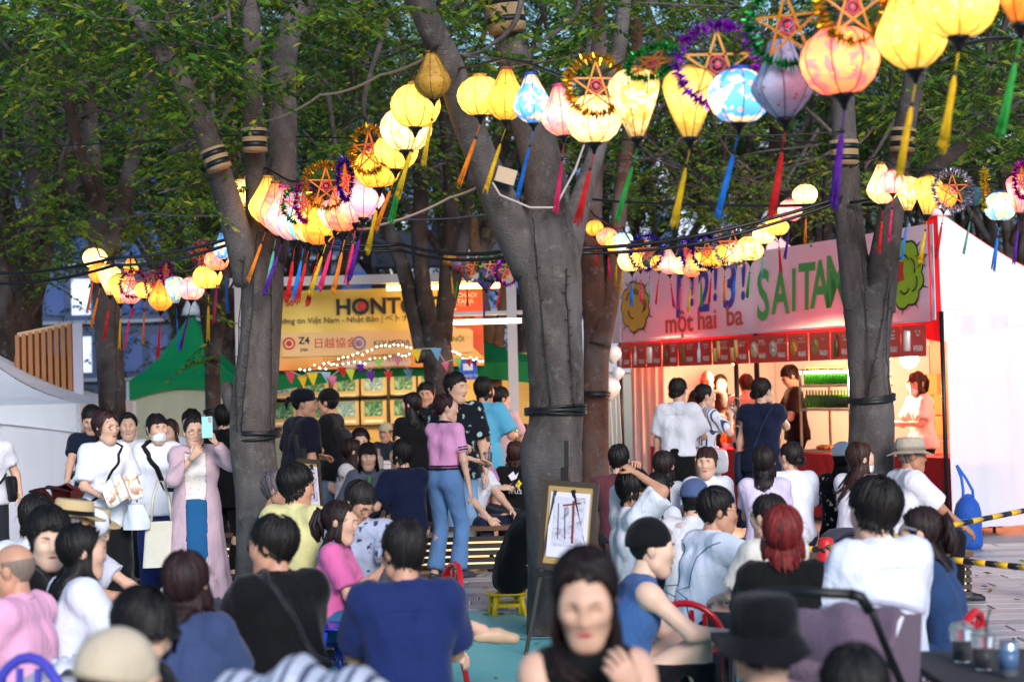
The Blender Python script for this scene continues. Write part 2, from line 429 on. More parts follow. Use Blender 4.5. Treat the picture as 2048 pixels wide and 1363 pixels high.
def fairy_wires(parent, cols, d, r=.0045):
    """thin light-string wires lying on the camera side of the bark; cols: polylines of pixels with trunk half width"""
    rr = random.Random(len(cols)*13+int(d*10)); b = MB()
    for pl in cols:
        pts = [at(x,y,d)+Vector((0,-off,0)) for x,y,off in pl]
        P = []
        for i in range(len(pts)-1):
            for k in range(6): P.append(pts[i].lerp(pts[i+1], k/6)+Vector((rr.uniform(-.006,.006),0,0)))
        P.append(pts[-1]); b.tube(P, r, 5)
        for q in P[1:-1]:
            if rr.random() < .6:
                q2 = q+Vector((rr.choice((-1,1))*rr.uniform(.015,.03), -rr.uniform(0,.02), rr.uniform(-.01,.02))); b.tube([q, q2], .003, 4)
    b.obj('light_wire', BLACK, parent)

def tree(label, bx, d, group='plane-barked trees of the plaza'):
    return empty('zelkova_tree', at(bx, ground_px(bx,d), d).to_tuple()[:2]+(0,), 0, label, 'tree', group)
def trunk_obj(b, root, mat):
    o = b.obj('trunk', mat); o.parent = root; o.matrix_parent_inverse = Matrix.Translation(root.location).inverted(); return o
def keep(o, root):
    o.parent = root; o.matrix_parent_inverse = Matrix.Translation(root.location).inverted(); return o
NEAR = []
# --- the big central tree
def near_tree(label, d, limbs, crown_pts, mat=BARK, seed=0, wraps=(), bands=(), wires=()):
    bx = limbs[0][0][0][0]; root = tree(label, bx, d)
    b = MB()
    for i, (pix, dd) in enumerate(limbs): px_limb(b, pix, d, 16, dd, seed+i)
    tr = trunk_obj(b, root, mat)
    for w in wraps: burlap_wrap(tr, *w)
    for w in bands: cable_band(tr, *w)
    if wires: fairy_wires(tr, wires, d)
    for c in tr.children: pass
    return root
T1 = near_tree('broad forked tree trunk in the centre with a swollen lower bole behind the easel', 13.4, [
    ([(1112,ground_px(1112,13.4)+8,122),(1112,1150,108),(1106,1000,114),(1100,905,126),(1110,850,110),(1113,760,108),(1108,650,116),(1100,560,128),(1092,490,130),(1086,430,90),(1084,390,40)],0),
    ([(1066,540,84),(1012,430,74),(964,320,64),(930,230,62),(898,130,58),(860,50,54),(810,-60,50),(740,-260,40)],-1.2),
    ([(1100,500,92),(1092,380,88),(1072,280,82),(1045,170,78),(1020,70,66),(1000,-60,60),(985,-280,46)],.3),
    ([(1126,540,66),(1156,420,46),(1185,330,36),(1215,220,34),(1240,80,30),(1255,-80,26)],1.6)],
    None, seed=1, wraps=[(1010,25,70,80,13.45,(-.1,0,1))], bands=[(1111,818,112,13.4,5)],
    wires=[[(1066,440,.24),(1075,560,.2),(1090,690,.2),(1100,810,.2)],[(1130,540,.2),(1134,640,.19),(1142,740,.19),(1146,812,.19)]])
T2 = near_tree('grey three-limbed tree trunk between the phone photographer and the man in a bandana', 14.6, [
    ([(518,ground_px(518,14.6)+8,110),(515,1100,88),(514,980,88),(505,880,92),(508,800,92),(520,700,82),(524,600,84),(522,530,86),(520,480,70),(518,440,30)],0),
    ([(500,560,70),(470,450,56),(440,350,50),(405,250,46),(365,170,42),(300,70,36),(235,-30,30),(150,-170,24)],-1.4),
    ([(512,520,60),(514,400,46),(508,280,42),(505,170,40),(503,60,38),(500,-90,34)],-.6),
    ([(540,520,66),(562,400,58),(566,280,56),(565,170,54),(575,80,50),(600,20,46),(660,-90,36)],.5),
    ([(500,830,66),(462,790,40),(452,768,20)],.1)],
    None, seed=11, wraps=[(509,280,44,46,14.1,(0,0,1)),(432,318,44,44,14.0,(-.35,0,1))], bands=[(513,868,90,14.6,5)],
    wires=[[(500,480,.2),(488,620,.2),(480,760,.22),(482,862,.2)],[(520,470,.2),(512,620,.2),(498,760,.22),(490,862,.2)],[(548,500,.18),(550,640,.17),(548,760,.17),(548,862,.17)]])
T3 = near_tree('forked tree trunk standing in front of the pink stall banner', 15.2, [
    ([(1742,ground_px(1742,15.2)+6,112),(1742,1000,90),(1741,900,94),(1742,830,92),(1738,760,80),(1738,680,88),(1738,625,100),(1737,590,80),(1736,560,34)],0),
    ([(1722,620,72),(1708,520,60),(1697,420,56),(1690,320,52),(1686,220,48),(1684,120,44),(1690,20,40),(1700,-120,34)],.2),
    ([(1755,620,72),(1768,520,60),(1784,420,52),(1798,320,46),(1815,220,44),(1835,120,42),(1850,0,38),(1870,-140,32)],-.5),
    ([(1785,420,30),(1850,350,30),(1915,300,26),(1975,250,24),(2048,190,20),(2120,100,16)],-1.2)],
    None, seed=21, wraps=[(1688,306,52,50,15.25,(0,0,1)),(1806,280,44,46,14.85,(.1,0,1))], bands=[(1741,796,88,15.2,4)],
    wires=[[(1700,400,.14),(1716,520,.16),(1724,640,.19),(1728,780,.19)],[(1784,400,.14),(1768,560,.16),(1750,680,.2),(1726,792,.19)],[(1790,430,.12),(1775,560,.14),(1762,680,.19),(1770,790,.19)]])
T4 = near_tree('slim tree trunk tinted for an orange glow beside the pink banner, behind the central tree', 20.5, [
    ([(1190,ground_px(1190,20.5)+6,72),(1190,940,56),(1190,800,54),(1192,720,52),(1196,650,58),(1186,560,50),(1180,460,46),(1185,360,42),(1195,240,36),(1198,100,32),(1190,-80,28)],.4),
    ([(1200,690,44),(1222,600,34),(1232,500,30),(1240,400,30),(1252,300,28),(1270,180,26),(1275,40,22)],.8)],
    None, bark_mat('#4e322a','#7d584a'), 31, bands=[(1190,790,54,20.5,4)])  # orange light on this trunk is put into a redder bark colour
T5 = near_tree('dark many-limbed tree trunk in front of the orange exhibition banner', 24.5, [
    ([(884,ground_px(884,24.5)+6,80),(882,950,62),(880,800,58),(876,720,60),(872,670,56),(872,640,26)],0),
    ([(852,720,44),(828,620,34),(808,540,30),(785,480,28),(765,420,24),(740,300,20)],.5),
    ([(866,680,42),(848,580,32),(838,480,32),(842,380,30),(835,260,26),(850,120,22)],0),
    ([(884,680,42),(892,580,34),(900,480,32),(902,380,30),(890,240,26),(870,80,22)],.4),
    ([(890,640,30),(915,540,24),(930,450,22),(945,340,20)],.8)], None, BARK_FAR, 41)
T6 = near_tree('tall reddish tree trunk rising behind the woman reading a leaflet', 20.0, [
    ([(226,ground_px(226,20)+6,70),(226,950,56),(224,800,54),(218,680,54),(208,560,50),(200,480,46),(194,420,26)],0),
    ([(195,430,40),(186,320,34),(180,220,30),(172,80,26),(160,-60,22)],.3),
    ([(215,500,40),(245,420,34),(262,330,32),(285,240,28),(320,120,24),(350,0,20)],.8),
    ([(200,440,30),(165,330,24),(140,220,22),(110,80,18)],-.4)], None, BARK_FAR, 51, wires=[[(235,560,.16),(240,660,.17),(240,760,.17),(240,830,.17)]])
T7 = near_tree('thin forked tree trunk in front of the green tent', 23.0, [
    ([(426,ground_px(426,23)+6,44),(426,900,34),(426,800,31),(424,700,32),(412,620,27),(402,540,23),(392,440,20),(380,320,18),(370,200,16)],.5),
    ([(428,720,24),(444,620,20),(452,540,18),(460,430,16),(470,300,14)],.4)], None, BARK_FAR, 61, bands=[(426,822,32,23.0,3)])
T8 = near_tree('twin-stemmed tree trunk at the left edge above the white tent', 24.0, [
    ([(26,ground_px(26,24)+6,66),(26,900,54),(22,780,52),(12,650,52),(2,560,40),(-20,440,34)],0),
    ([(18,700,44),(52,580,40),(62,480,36),(68,380,34),(60,240,30),(40,80,26)],.3),
    ([(34,680,40),(78,560,36),(95,470,32),(120,350,26),(150,220,22)],.9)], None, BARK_FAR, 71)
T9 = near_tree('small tree trunk tinted as if orange-lit, right of the exhibition banner', 28.0, [
    ([(985,ground_px(985,28)+6,54),(985,900,42),(984,760,40),(982,690,38),(968,620,26),(955,540,22),(945,430,18)],.3),
    ([(990,720,28),(1002,640,20),(1008,560,18),(1015,450,16)],.5)], None, bark_mat('#6b4a30','#8a6340'), 81)  # warm light on the small trunk is painted in as orange-brown bark

# --- canopy hanging from the near trees: sprays placed through the air the photo shows leaves in
def spray_zone(root, zones, seed, leaf=.09, length=.6, mat=None, nl=16, mat_b=None):
    r = np.random.RandomState(seed); C = []; D = []
    for (x0,y0,x1,y1,d0,d1,n) in zones:
        for _ in range(n):
            d = r.uniform(d0,d1); p = at(r.uniform(x0,x1), r.uniform(y0,y1), d); C.append(p)
            a = r.uniform(0,6.28); D.append((math.cos(a), math.sin(a)*.8, r.uniform(-.25,.15)))
    C = np.array(C); D = np.array(D); D /= np.linalg.norm(D, axis=1, keepdims=True)
    C = C - D*length*.5
    # thin boughs threading through each mass of leaves
    bb = MB(); k0 = 0; rr = random.Random(seed)
    for (x0,y0,x1,y1,d0,d1,n) in zones:
        Z = C[k0:k0+n]; k0 += n
        if n < 8: continue
        for j in range(max(1,n//16)):
            S_ = Z[[rr.randrange(n) for _ in range(4)]]; S_ = S_[np.argsort(-S_[:,2])]; p0 = Vector(S_[0])+Vector((rr.uniform(-.8,.8),rr.uniform(-.3,.3),rr.uniform(.6,1.2)))
            pts = [p0]+[Vector(q) for q in S_]; pts = [pts[0]]+[pts[i].lerp(pts[i-1],.25) for i in range(1,len(pts))]; limb(bb, pts, [.028,.02,.014,.009,.005], 6, .05, seed+j)
    if bb.v: keep(bb.obj('bough', mat_b or BARK), root)
    me = crown_mesh('crown', C, D, [mat or LEAF, BARK], seed, nl=nl, length=length, leaf=leaf, droop=.3)
    o = link('crown', me); keep(o, root)
def high_crown(n, zc, rx, rz, seed, loc):
    P, D = vase_points(n, zc, rx, rz, seed); P[:,0] += loc[0]; P[:,1] += loc[1]; return P, D
spray_zone(T2, [(0,-60,460,60,12.5,17,150),(250,60,480,130,12.5,15,34),(280,120,420,240,13,15.5,34),(330,280,480,350,14,17,22),(380,340,470,400,14,16,10),(440,40,520,180,13.2,14.4,16),(500,140,590,190,13,14,7),
                (0,60,250,160,14,18,50),(620,280,720,330,16,18,14),(610,320,700,400,17,20,12),(560,-40,830,60,13,18,70),(520,330,640,350,17,18,4)], 101, nl=18)
spray_zone(T1, [(1030,40,1180,150,12.4,13.8,22),(1100,-60,1500,60,13,19,70),(960,90,1120,140,12.6,13.4,10),(1090,170,1230,300,15,18,14),(880,-60,1010,40,13,17,26),(660,300,760,340,17,19,6),(840,-40,960,20,12,14,10)], 102, nl=18)
spray_zone(T3, [(1860,60,2060,260,12.5,17,60),(1550,-60,2060,40,14,19,70),(1830,240,2060,330,16,19,26),(1740,100,1860,200,16,19,18),(1730,180,1800,240,16,18,10),(1690,340,1780,420,19,22,12),(1920,180,2060,300,14,16,16)], 103, nl=18)
spray_zone(T6, [(0,150,420,330,18,23,110),(60,330,420,470,19,24,80),(0,430,180,560,20,25,30),(250,440,440,520,19,23,24)], 104, leaf=.1, length=.75, nl=18)
spray_zone(T4, [(1130,250,1480,420,21,27,90),(1380,300,1700,440,21,27,90),(1120,60,1560,260,20,27,130)], 105, leaf=.1, length=.8, nl=18)
spray_zone(T5, [(560,80,960,280,21,28,130),(640,260,960,420,23,29,80),(930,380,1040,470,24,28,14)], 106, leaf=.1, length=.8, nl=18)
spray_zone(T7, [(360,560,460,640,22,24,8),(370,690,440,720,22.5,23.5,5),(380,200,560,420,20,26,60)], 107, leaf=.1, nl=16)
spray_zone(T8, [(-40,60,200,400,22,27,110),(-20,400,120,520,23,26,20)], 108, leaf=.1, length=.8, nl=18)

# --- the grove behind: shared trunk and crown meshes, every tree its own object
def far_trunk(seed):
    r = random.Random(seed); b = MB(); h = r.uniform(2.4,3.2)
    limb(b, [(0,0,-.05),(r.uniform(-.05,.05),0,.8),(r.uniform(-.1,.1),r.uniform(-.1,.1),h)], [.21,.165,.17], 10, .05, seed)
    for k in range(4):
        a = k*1.57+r.random(); o = r.uniform(.9,1.9)
        limb(b, [(0,0,h-.35),(math.cos(a)*.35,math.sin(a)*.35,h+.9),(math.cos(a)*o*.6,math.sin(a)*o*.6,h+2.6),(math.cos(a)*o*1.3,math.sin(a)*o*1.3,h+5)], [.12,.1,.08,.03], 8, .05, seed+k)
        limb(b, [(math.cos(a)*.35,math.sin(a)*.35,h+.9),(math.cos(a+.8)*1.3,math.sin(a+.8)*1.3,h+2.3),(math.cos(a+.9)*2.4,math.sin(a+.9)*2.4,h+3.8)], [.07,.05,.02], 6, .05, seed+9+k)
    return b.mesh('trunk', BARK_FAR)
FT = [far_trunk(s) for s in (5,6,7)]
FC = []
for s in (1,2,3):
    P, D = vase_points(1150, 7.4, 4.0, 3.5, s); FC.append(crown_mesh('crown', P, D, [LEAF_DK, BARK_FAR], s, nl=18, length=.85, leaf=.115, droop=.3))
rs = random.Random(12); spots = []
for d, step in ((27,5.0),(32,5.2),(38,5.4),(45,5.6),(53,6.0),(62,6.5)):
    x = -.29*d + rs.uniform(0,2)
    while x < .29*d+2: spots.append((x+rs.uniform(-.8,.8), d+rs.uniform(-1.6,1.6))); x += step
for (x,d) in [(-4.6,16.2),(-.9,14.0),(3.0,16.4),(-7.4,18),(6.6,18.5),(0,21)]: spots.append((x,d))   # crowns of the near trees themselves
def _clear(x, d):
    px = 1024+x/d*FPX
    return d+10.5 if (d < 35 and (230 < px < 2100)) else d
spots = [(x*_clear(x,d)/d, _clear(x,d)) for x,d in spots[:-6]]+spots[-6:]
rows = {}
for i, (x,y) in enumerate(spots):
    near = i >= len(spots)-6
    j = rs.randrange(3); sc = rs.uniform(.9,1.2)
    if near:
        root = [T2,T1,T3,T8,None,T4][i-(len(spots)-6)]
        if root is None: continue
        o = link('crown', FC[j]); o.location = (x,y,1.6); o.scale = (.9,.9,1.0); o.rotation_euler = (0,0,rs.random()*6); bpy.context.view_layer.update()
        keep(o, root); continue
    root = empty('zelkova_tree', (x,y,0), rs.random()*6.28); root.scale = (sc,sc,sc*rs.uniform(.95,1.12))
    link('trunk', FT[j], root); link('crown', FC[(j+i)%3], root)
    rows.setdefault(0, []).append((x/y, y, root))
rows[0].sort(key=lambda q: q[0])
for i, (a, y, root) in enumerate(rows[0]):
    dist = 'front rank' if y < 35 else 'middle rank' if y < 49 else 'rearmost rank'
    tag(root, f'dark background grove tree in the {dist}, {ORD[i] if i < 30 else "number "+str(i+1)} counting from the left', 'tree', 'trees of the grove behind the stalls')

# ================================================================== buildings far behind the grove
def far_building(label, x0, x1, y, h, floors, bays, wall, glass, lit=.25, seed=0):
    r = random.Random(seed); root = empty('office_building', ((x0+x1)/2,y,0), 0, label, 'building')
    w = x1-x0; MB().box((0,4,h/2),(w,8,h)).obj('wall', basic(wall,.7,0,.1,1), root)
    bw, fh = w/bays, h/floors; gm = basic(glass,.15,0,.2,.5); lm = emit('#dfe8ff', .5); me = [MB().box((0,0,0),(bw*.72,.1,fh*.62)).mesh('window', gm), MB().box((0,0,0),(bw*.72,.1,fh*.62)).mesh('window', lm)]
    fr = MB()
    for i in range(bays):
        for k in range(floors):
            link('window', me[1 if r.random() < lit else 0], root, (-w/2+bw*(i+.5), -.03, fh*(k+.5)))
    for k in range(floors): fr.box((0,-.1,fh*(k+.06)),(w,.25,.12))
    fr.obj('ledge', basic('#9aa0ae',.6,0,.1,2), root)
# undergrowth closing the view under the far crowns
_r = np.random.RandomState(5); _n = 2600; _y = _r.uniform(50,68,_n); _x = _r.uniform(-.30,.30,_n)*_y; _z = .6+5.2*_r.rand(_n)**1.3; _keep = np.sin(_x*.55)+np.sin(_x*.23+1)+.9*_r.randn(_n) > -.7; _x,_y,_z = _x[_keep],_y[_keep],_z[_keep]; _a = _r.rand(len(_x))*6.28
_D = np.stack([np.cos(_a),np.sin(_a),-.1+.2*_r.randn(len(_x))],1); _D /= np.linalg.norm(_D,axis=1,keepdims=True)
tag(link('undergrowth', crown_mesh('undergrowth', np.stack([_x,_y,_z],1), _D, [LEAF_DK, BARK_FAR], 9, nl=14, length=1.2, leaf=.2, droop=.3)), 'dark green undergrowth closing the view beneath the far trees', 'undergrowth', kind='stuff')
far_building('blue-grey glass building seen between the trunks on the left', -26, -5, 74, 15, 7, 22, '#4c5878', '#3c5b9a', .1, 1)
far_building('pale building with bright windows behind the exhibition stand', -4.5, 9, 78, 13, 6, 16, '#8d93a8', '#6d84b8', .45, 2)
far_building('shaded office building behind the pink stall', 9.5, 30, 76, 14, 7, 20, '#5b6068', '#46566e', .15, 3)
# ================================================================== silk lanterns
PROF = {  # (radius, z) of a unit-wide body, bottom to top
 'globe':  [(.13,-.40),(.27,-.37),(.40,-.26),(.48,-.10),(.5,.02),(.47,.15),(.38,.28),(.25,.37),(.13,.40)],
 'onion':  [(.13,-.52),(.27,-.44),(.41,-.31),(.49,-.15),(.5,-.06),(.45,.08),(.35,.26),(.25,.45),(.17,.62),(.13,.70)],
 'cone':   [(.12,-.70),(.18,-.58),(.28,-.36),(.38,-.12),(.47,.14),(.5,.28),(.47,.40),(.36,.51),(.22,.57),(.14,.58)],
 'diamond':[(.12,-.50),(.28,-.36),(.42,-.20),(.5,-.05),(.48,.04),(.40,.16),(.31,.34),(.24,.52),(.2,.66),(.14,.72)]}
WORD = {'globe':'round','onion':'onion-shaped','cone':'balloon-shaped','diamond':'teardrop'}
def silk(c1, c2, c3, lit, scale=5):
    key = ('silk', c1, c2, c3, lit, scale)
    if key in _MC: return _MC[key]
    m, n, b = nmat('silk'); b.inputs['Roughness'].default_value = .6
    tc = N(n, 'TexCoord'); oi = N(n, 'ObjectInfo')
    ad = N(n, 'VectorMath', operation='ADD'); n.links.new(tc.outputs['Object'], ad.inputs[0])
    cb = N(n, 'CombineXYZ'); mu = N(n, 'Math', operation='MULTIPLY'); mu.inputs[1].default_value = 37; n.links.new(oi.outputs['Random'], mu.inputs[0]); n.links.new(mu.outputs[0], cb.inputs[0]); n.links.new(cb.outputs[0], ad.inputs[1])
    q = N(n, 'TexNoise'); q.inputs['Scale'].default_value = scale; q.inputs['Detail'].default_value = 2.5; q.inputs['Distortion'].default_value = .5; n.links.new(ad.outputs[0], q.inputs['Vector'])
    v = N(n, 'TexVoronoi'); v.inputs['Scale'].default_value = scale*1.5; n.links.new(ad.outputs[0], v.inputs['Vector'])
    base = mixc(n, ramp(n, q.outputs[0], [(.5,0),(.58,1)]), srgb(c1), srgb(c2))
    if c3: base = mixc(n, ramp(n, v.outputs['Distance'], [(.16,1),(.22,0)]), base, srgb(c3))
    n.links.new(base, b.inputs['Base Color'])
    if lit:
        # the bulb hangs at the middle: the cloth glows most there and less towards the two rings
        sp = N(n, 'SeparateXYZ'); n.links.new(tc.outputs['Object'], sp.inputs[0])
        g = N(n, 'MapRange'); g.inputs['From Min'].default_value = -.6; g.inputs['From Max'].default_value = .65; n.links.new(sp.outputs[2], g.inputs[0])
        e = ramp(n, g.outputs[0], [(0,.16),(.2,.42),(.46,1),(.72,.5),(1,.14)])
        s = N(n, 'Math', operation='MULTIPLY'); s.inputs[1].default_value = lit; n.links.new(e, s.inputs[0])
        n.links.new(base, b.inputs['Emission Color']); n.links.new(s.outputs[0], b.inputs['Emission Strength'])
    bump(n, b, noise(n, 14, 2), .15, .02)
    _MC[key] = m; return m
LK = {  # colour word: (silk colours, lit)
 'yellow':('#ffc44e','#ffb13c','#ffd67a'), 'cream':('#ffd890','#ffbe6c','#f08a48'), 'orange':('#ff8a2c','#ff7620','#ffa63f'), 'coral':('#ff8350','#f8605c','#ffb040'),
 'pink':('#ff9a80','#f87c84','#ffb494'), 'lilac':('#e88a9c','#ffa888','#9c68c8'), 'blue':('#7fb4cc','#ffd07c','#ffc060'), 'skyblue':('#4f94d8','#ffcf98','#ff8a5c'),
 'floral':('#ffd080','#e89a40','#5c7c34'), 'golden':('#ffb038','#ff982a','#d8701c')}
LU = {'unlit white':('#cfcdea','#c4bfe4','#c23a4a'), 'unlit mustard':('#b98a2c','#a77c26','#a5352c'), 'unlit teal':('#2d6c86','#39808a','#a83c3c'), 'unlit red':('#b3222c','#c23a34','#e0c24a'), 'unlit violet':('#5a4aa8','#7d62b8','#d87ab0'), 'unlit amber':('#b07a2c','#8c5c22','#e0b050'), 'unlit patterned':('#a83a4a','#3c6c9c','#d8d0c0')}
EMI = 2.7
RIB = basic('#5a2c10', .6, 0, .2, 5); CAPM = basic('#140f10', .4, 0, .2, 8)
TASS = {'yellow':'#e8b818','orange':'#f0861c','blue':'#1c7be0','red':'#d81c22','pink':'#f0306c','green':'#2ea040','purple':'#5c1c9c','turquoise':'#58b8a8'}
_lm = {}
def lantern_meshes(shape, ck):
    key = (shape, ck)
    if key in _lm: return _lm[key]
    prof = PROF[shape]; lit = ck in LK
    body = MB().lathe([(r*.985,z) for r,z in prof], 32, rib=.035).mesh('silk_body', silk(*(LK[ck] if lit else LU[ck]), EMI if lit else 0, 5 if ck != 'skyblue' else 3.5))
    ribs = MB()
    for k in range(8):
        a = 2*math.pi*(k+.5)/8; ribs.tube([(r*math.cos(a)*.985,r*math.sin(a)*.985,z) for r,z in prof], .0085, 4, caps=False)
    ribs = ribs.mesh('rib_frame', RIB)
    z0, z1 = prof[0][1], prof[-1][1]
    top = MB().lathe([(.13,z1-.02),(.15,z1),(.15,z1+.05),(.13,z1+.06)], 14).mesh('top_ring', basic({'yellow':'#c88a1c','pink':'#c83070','blue':'#2050b0','skyblue':'#2050b0'}.get(ck,'#8c4a18'), .5))
    bot = MB().lathe([(.02,z0-.2),(.05,z0-.12),(.10,z0-.05),(.14,z0-.04),(.14,z0+.02)], 12).mesh('bottom_cap', CAPM)
    hang = MB(); hang.tube([(-.12,0,z1+.05),(-.06,0,z1+.2),(0,0,z1+.26),(.06,0,z1+.2),(.12,0,z1+.05)], .008, 4)
    hang = hang.mesh('hanger', CAPM)
    _lm[key] = (body, ribs, top, bot, hang, z0, z1); return _lm[key]
_tm = {}
def tassel_mesh(tc, var):
    if (tc,var) in _tm: return _tm[(tc,var)]
    m = cloth(TASS[tc], None, .7); b = MB(); r = random.Random(hash(tc)%97+var)
    b.tube([(0,0,0),(0,0,-.3)], .014, 5)
    for k in range(9):
        a = k*.7; sp = .03+.05*r.random(); L = 1.0+.12*r.random()
        b.tube([(0,0,-.36),(.025*math.cos(a),.025*math.sin(a),-.5),(sp*.6*math.cos(a),sp*.6*math.sin(a),-.85),(sp*math.cos(a)+.02*r.uniform(-1,1),sp*math.sin(a),-.36-L)], [.02,.026,.024,.015], 5)
    t = b.mesh('tassel', m); bd = MB().ell((0,0,-.33), .04, 8, 6).mesh('bead', CAPM)
    _tm[(tc,var)] = (t, bd); return _tm[(tc,var)]
LANTERN_TOPS = {}
def lantern(string, idx, x, y, w, shape, ck, tc, d, slant=14, tl=1.0, side='right'):
    body, ribs, top, bot, hang, z0, z1 = lantern_meshes(shape, ck); D = w/scl(d)
    p = at(x, y, d); p = p - Vector((0,0,(z0+z1)/2*D))
    word = ck if ck.startswith('unlit') else 'glowing '+ck
    root = empty('silk_lantern', p, random.uniform(0,.7), f'{word} {WORD[shape]} lantern, {tc} tassel, {ORD[idx]} from the {side} on {string}', 'lantern', 'silk lanterns on '+string)
    root.scale = (D,D,D); root.rotation_euler = (random.uniform(-.05,.05), random.uniform(-.07,.07), root.rotation_euler[2])
    link('silk_body', body, root); link('rib_frame', ribs, root); link('top_ring', top, root); link('hanger', hang, root)
    bc = link('bottom_cap', bot, root)
    t, bd = tassel_mesh(tc, idx % 3); to = link('tassel', t, root, (0,0,z0-.17)); to.scale = (.85,.85,.85*tl*.32/D if D < .32 else .85*tl)
    link('bead', bd, to)
    # wind: tassels lean to the left in the picture, against the lantern's own turn
    q = Matrix.Rotation(-root.rotation_euler[2], 3, 'Z') @ Vector((0,1,0)); to.rotation_mode = 'QUATERNION'
    from mathutils import Quaternion
    to.rotation_quaternion = Quaternion(q, R(slant+random.uniform(-5,6)))
    LANTERN_TOPS.setdefault(string, []).append(p+Vector((0,0,(z1+.26)*D)))
def tinsel_star(string, idx, x, y, r_px, col, d, yaw=0, tilt=0, scol='#d98a1c', side='right', cw=''):
    s = scl(d); rad = r_px/s; root = empty('star_hoop', at(x,y,d), 0, f'star in a {cw} tinsel hoop, {ORD[idx]} hoop from the {side} on {string}', 'star hoop', 'tinsel star hoops on '+string)
    root.rotation_euler = (R(tilt), 0, R(yaw))
    rr = np.random.RandomState(int(x)); n = 700; a = rr.rand(n)*2*np.pi; b = rr.rand(n)*2*np.pi; q = .17*rad+.008
    c = np.stack([np.cos(a)*rad, np.zeros(n), np.sin(a)*rad], 1); o = np.stack([np.cos(a)*np.cos(b), np.sin(b), np.sin(a)*np.cos(b)], 1)*(q*(.8+.6*rr.rand(n)))[:,None]
    w = np.cross(o, rr.randn(n,3)); w = w/np.linalg.norm(w,axis=1,keepdims=True)*(.03*rad+.002)
    V = np.stack([c-w, c+w, c+o], 1).reshape(-1,3)
    link('tinsel_hoop', np_mesh('tinsel_hoop', V, None, np.arange(len(V)).reshape(-1,3), [basic(col,.22,.75,.3,30)], smooth=False), root)
    b = MB(); P = [Vector((math.sin(k*2*math.pi*2/5)*rad*.86, 0, math.cos(k*2*math.pi*2/5)*rad*.86)) for k in range(5)]
    for k in range(5): b.bar(P[k], P[(k+1)%5], rad*.045+.002)
    b.obj('star_frame', basic(scol,.5,0,.1,5), root)
    b = MB(); b.tube([Vector((math.cos(t*.628)*rad*.2, -.004, math.sin(t*.628)*rad*.2)) for t in range(11)], rad*.035, 5); b.ell((0,-.004,0), (rad*.1,rad*.02,rad*.1), 10, 4)
    b.obj('rosette', basic('#d83a5c',.4,0,.1,5), root)
S1, S2, S3, S4, S5, S6 = 'the large front string','the mid-left string','the far-left string','the pink banner string','the tent-side string','the unlit far string'
def dF(x): return FPX/(338+(x-960)*(530-338)/(1915-960))
for i, a in enumerate([(1915,8,165,'globe','yellow','yellow'),(1822,48,150,'onion','yellow','yellow'),(1680,122,166,'globe','coral','purple'),(1565,158,130,'diamond','unlit white','red'),
    (1478,192,132,'globe','skyblue','blue'),(1378,208,110,'cone','yellow','yellow'),(1270,208,108,'cone','floral','green'),(1188,238,118,'globe','cream','red'),(1122,222,82,'onion','pink','pink'),
    (1064,198,80,'onion','skyblue','blue'),(1012,190,84,'onion','golden','yellow'),(960,192,96,'globe','yellow','orange')]):
    lantern(S1, i+1, *a, dF(a[0]), 15)
lantern(S1, 0, 2042, -45, 150, 'cone', 'orange', 'green', 7.4, 15)
for i, a in enumerate([(1705,15,70,'#d8a818',10,0,'gold'),(1575,52,78,'#16903c',-25,10,'green'),(1435,130,80,'#a01cc0',0,0,'purple'),(1305,125,52,'#1e9a3a',30,60,'emerald'),(1192,172,58,'#d8a020',10,0,'yellow')]):
    tinsel_star(S1, i, a[0], a[1], a[2], a[3], dF(a[0])-.15, a[4], a[5], cw=a[6])
for i, a in enumerate([(865,152,76,'onion','unlit mustard','yellow',12.6),(831,212,106,'globe','yellow','yellow',12.9),(812,258,108,'globe','cream','green',13.1),(792,302,92,'globe','yellow','orange',13.3),(755,336,97,'globe','golden','yellow',13.5),
    (728,385,84,'diamond','lilac','purple',13.7),(706,398,78,'onion','pink','pink',13.75),(685,415,80,'onion','coral','orange',13.8),(668,430,76,'globe','pink','pink',13.85),(652,440,80,'globe','golden','yellow',13.9),(636,442,78,'onion','orange','red',13.95),(620,438,78,'onion','floral','red',14.0),(604,432,80,'onion','blue','blue',14.05),(584,432,80,'onion','lilac','red',14.1),
    (566,424,80,'onion','pink','purple',14.15),(552,414,78,'onion','coral','turquoise',14.2),(534,402,76,'onion','yellow','orange',14.3),(484,392,52,'cone','floral','orange',15.2),(497,378,44,'onion','pink','red',15.4)]):
    lantern(S2, i, *a[:6], a[6], 14)
for i, a in enumerate([(738,300,46,'#c8941c',-35,0,13.3,'gold'),(690,360,40,'#3c1c98',75,0,13.5,'violet'),(652,372,44,'#d0941c',25,0,13.6,'amber'),(608,405,38,'#b01c90',70,0,13.8,'magenta'),(595,412,34,'#1c9048',40,0,13.9,'green')]):
    tinsel_star(S2, i, *a[:4], a[6], a[4], a[5], scol='#e0701c', cw=a[7])
for i, a in enumerate([(447,492,44,'onion','skyblue','blue',15.8),(433,520,52,'globe','coral','pink',16.2),(415,553,60,'globe','yellow','yellow',16.6),(383,577,56,'globe','pink','purple',17),(350,580,42,'cone','blue','blue',17.4),(322,590,52,'onion','orange','red',17.8),
    (288,580,40,'globe','yellow','orange',18.2),(262,580,46,'onion','pink','pink',18.5),(240,578,46,'cone','yellow','yellow',18.8),(219,560,48,'cone','cream','red',19.0),(201,546,50,'globe','orange','orange',19.2),(190,516,50,'globe','cream','orange',19.4),(262,530,32,'onion','orange','red',20.0)]):
    lantern(S3, i, *a[:6], a[6], 6)
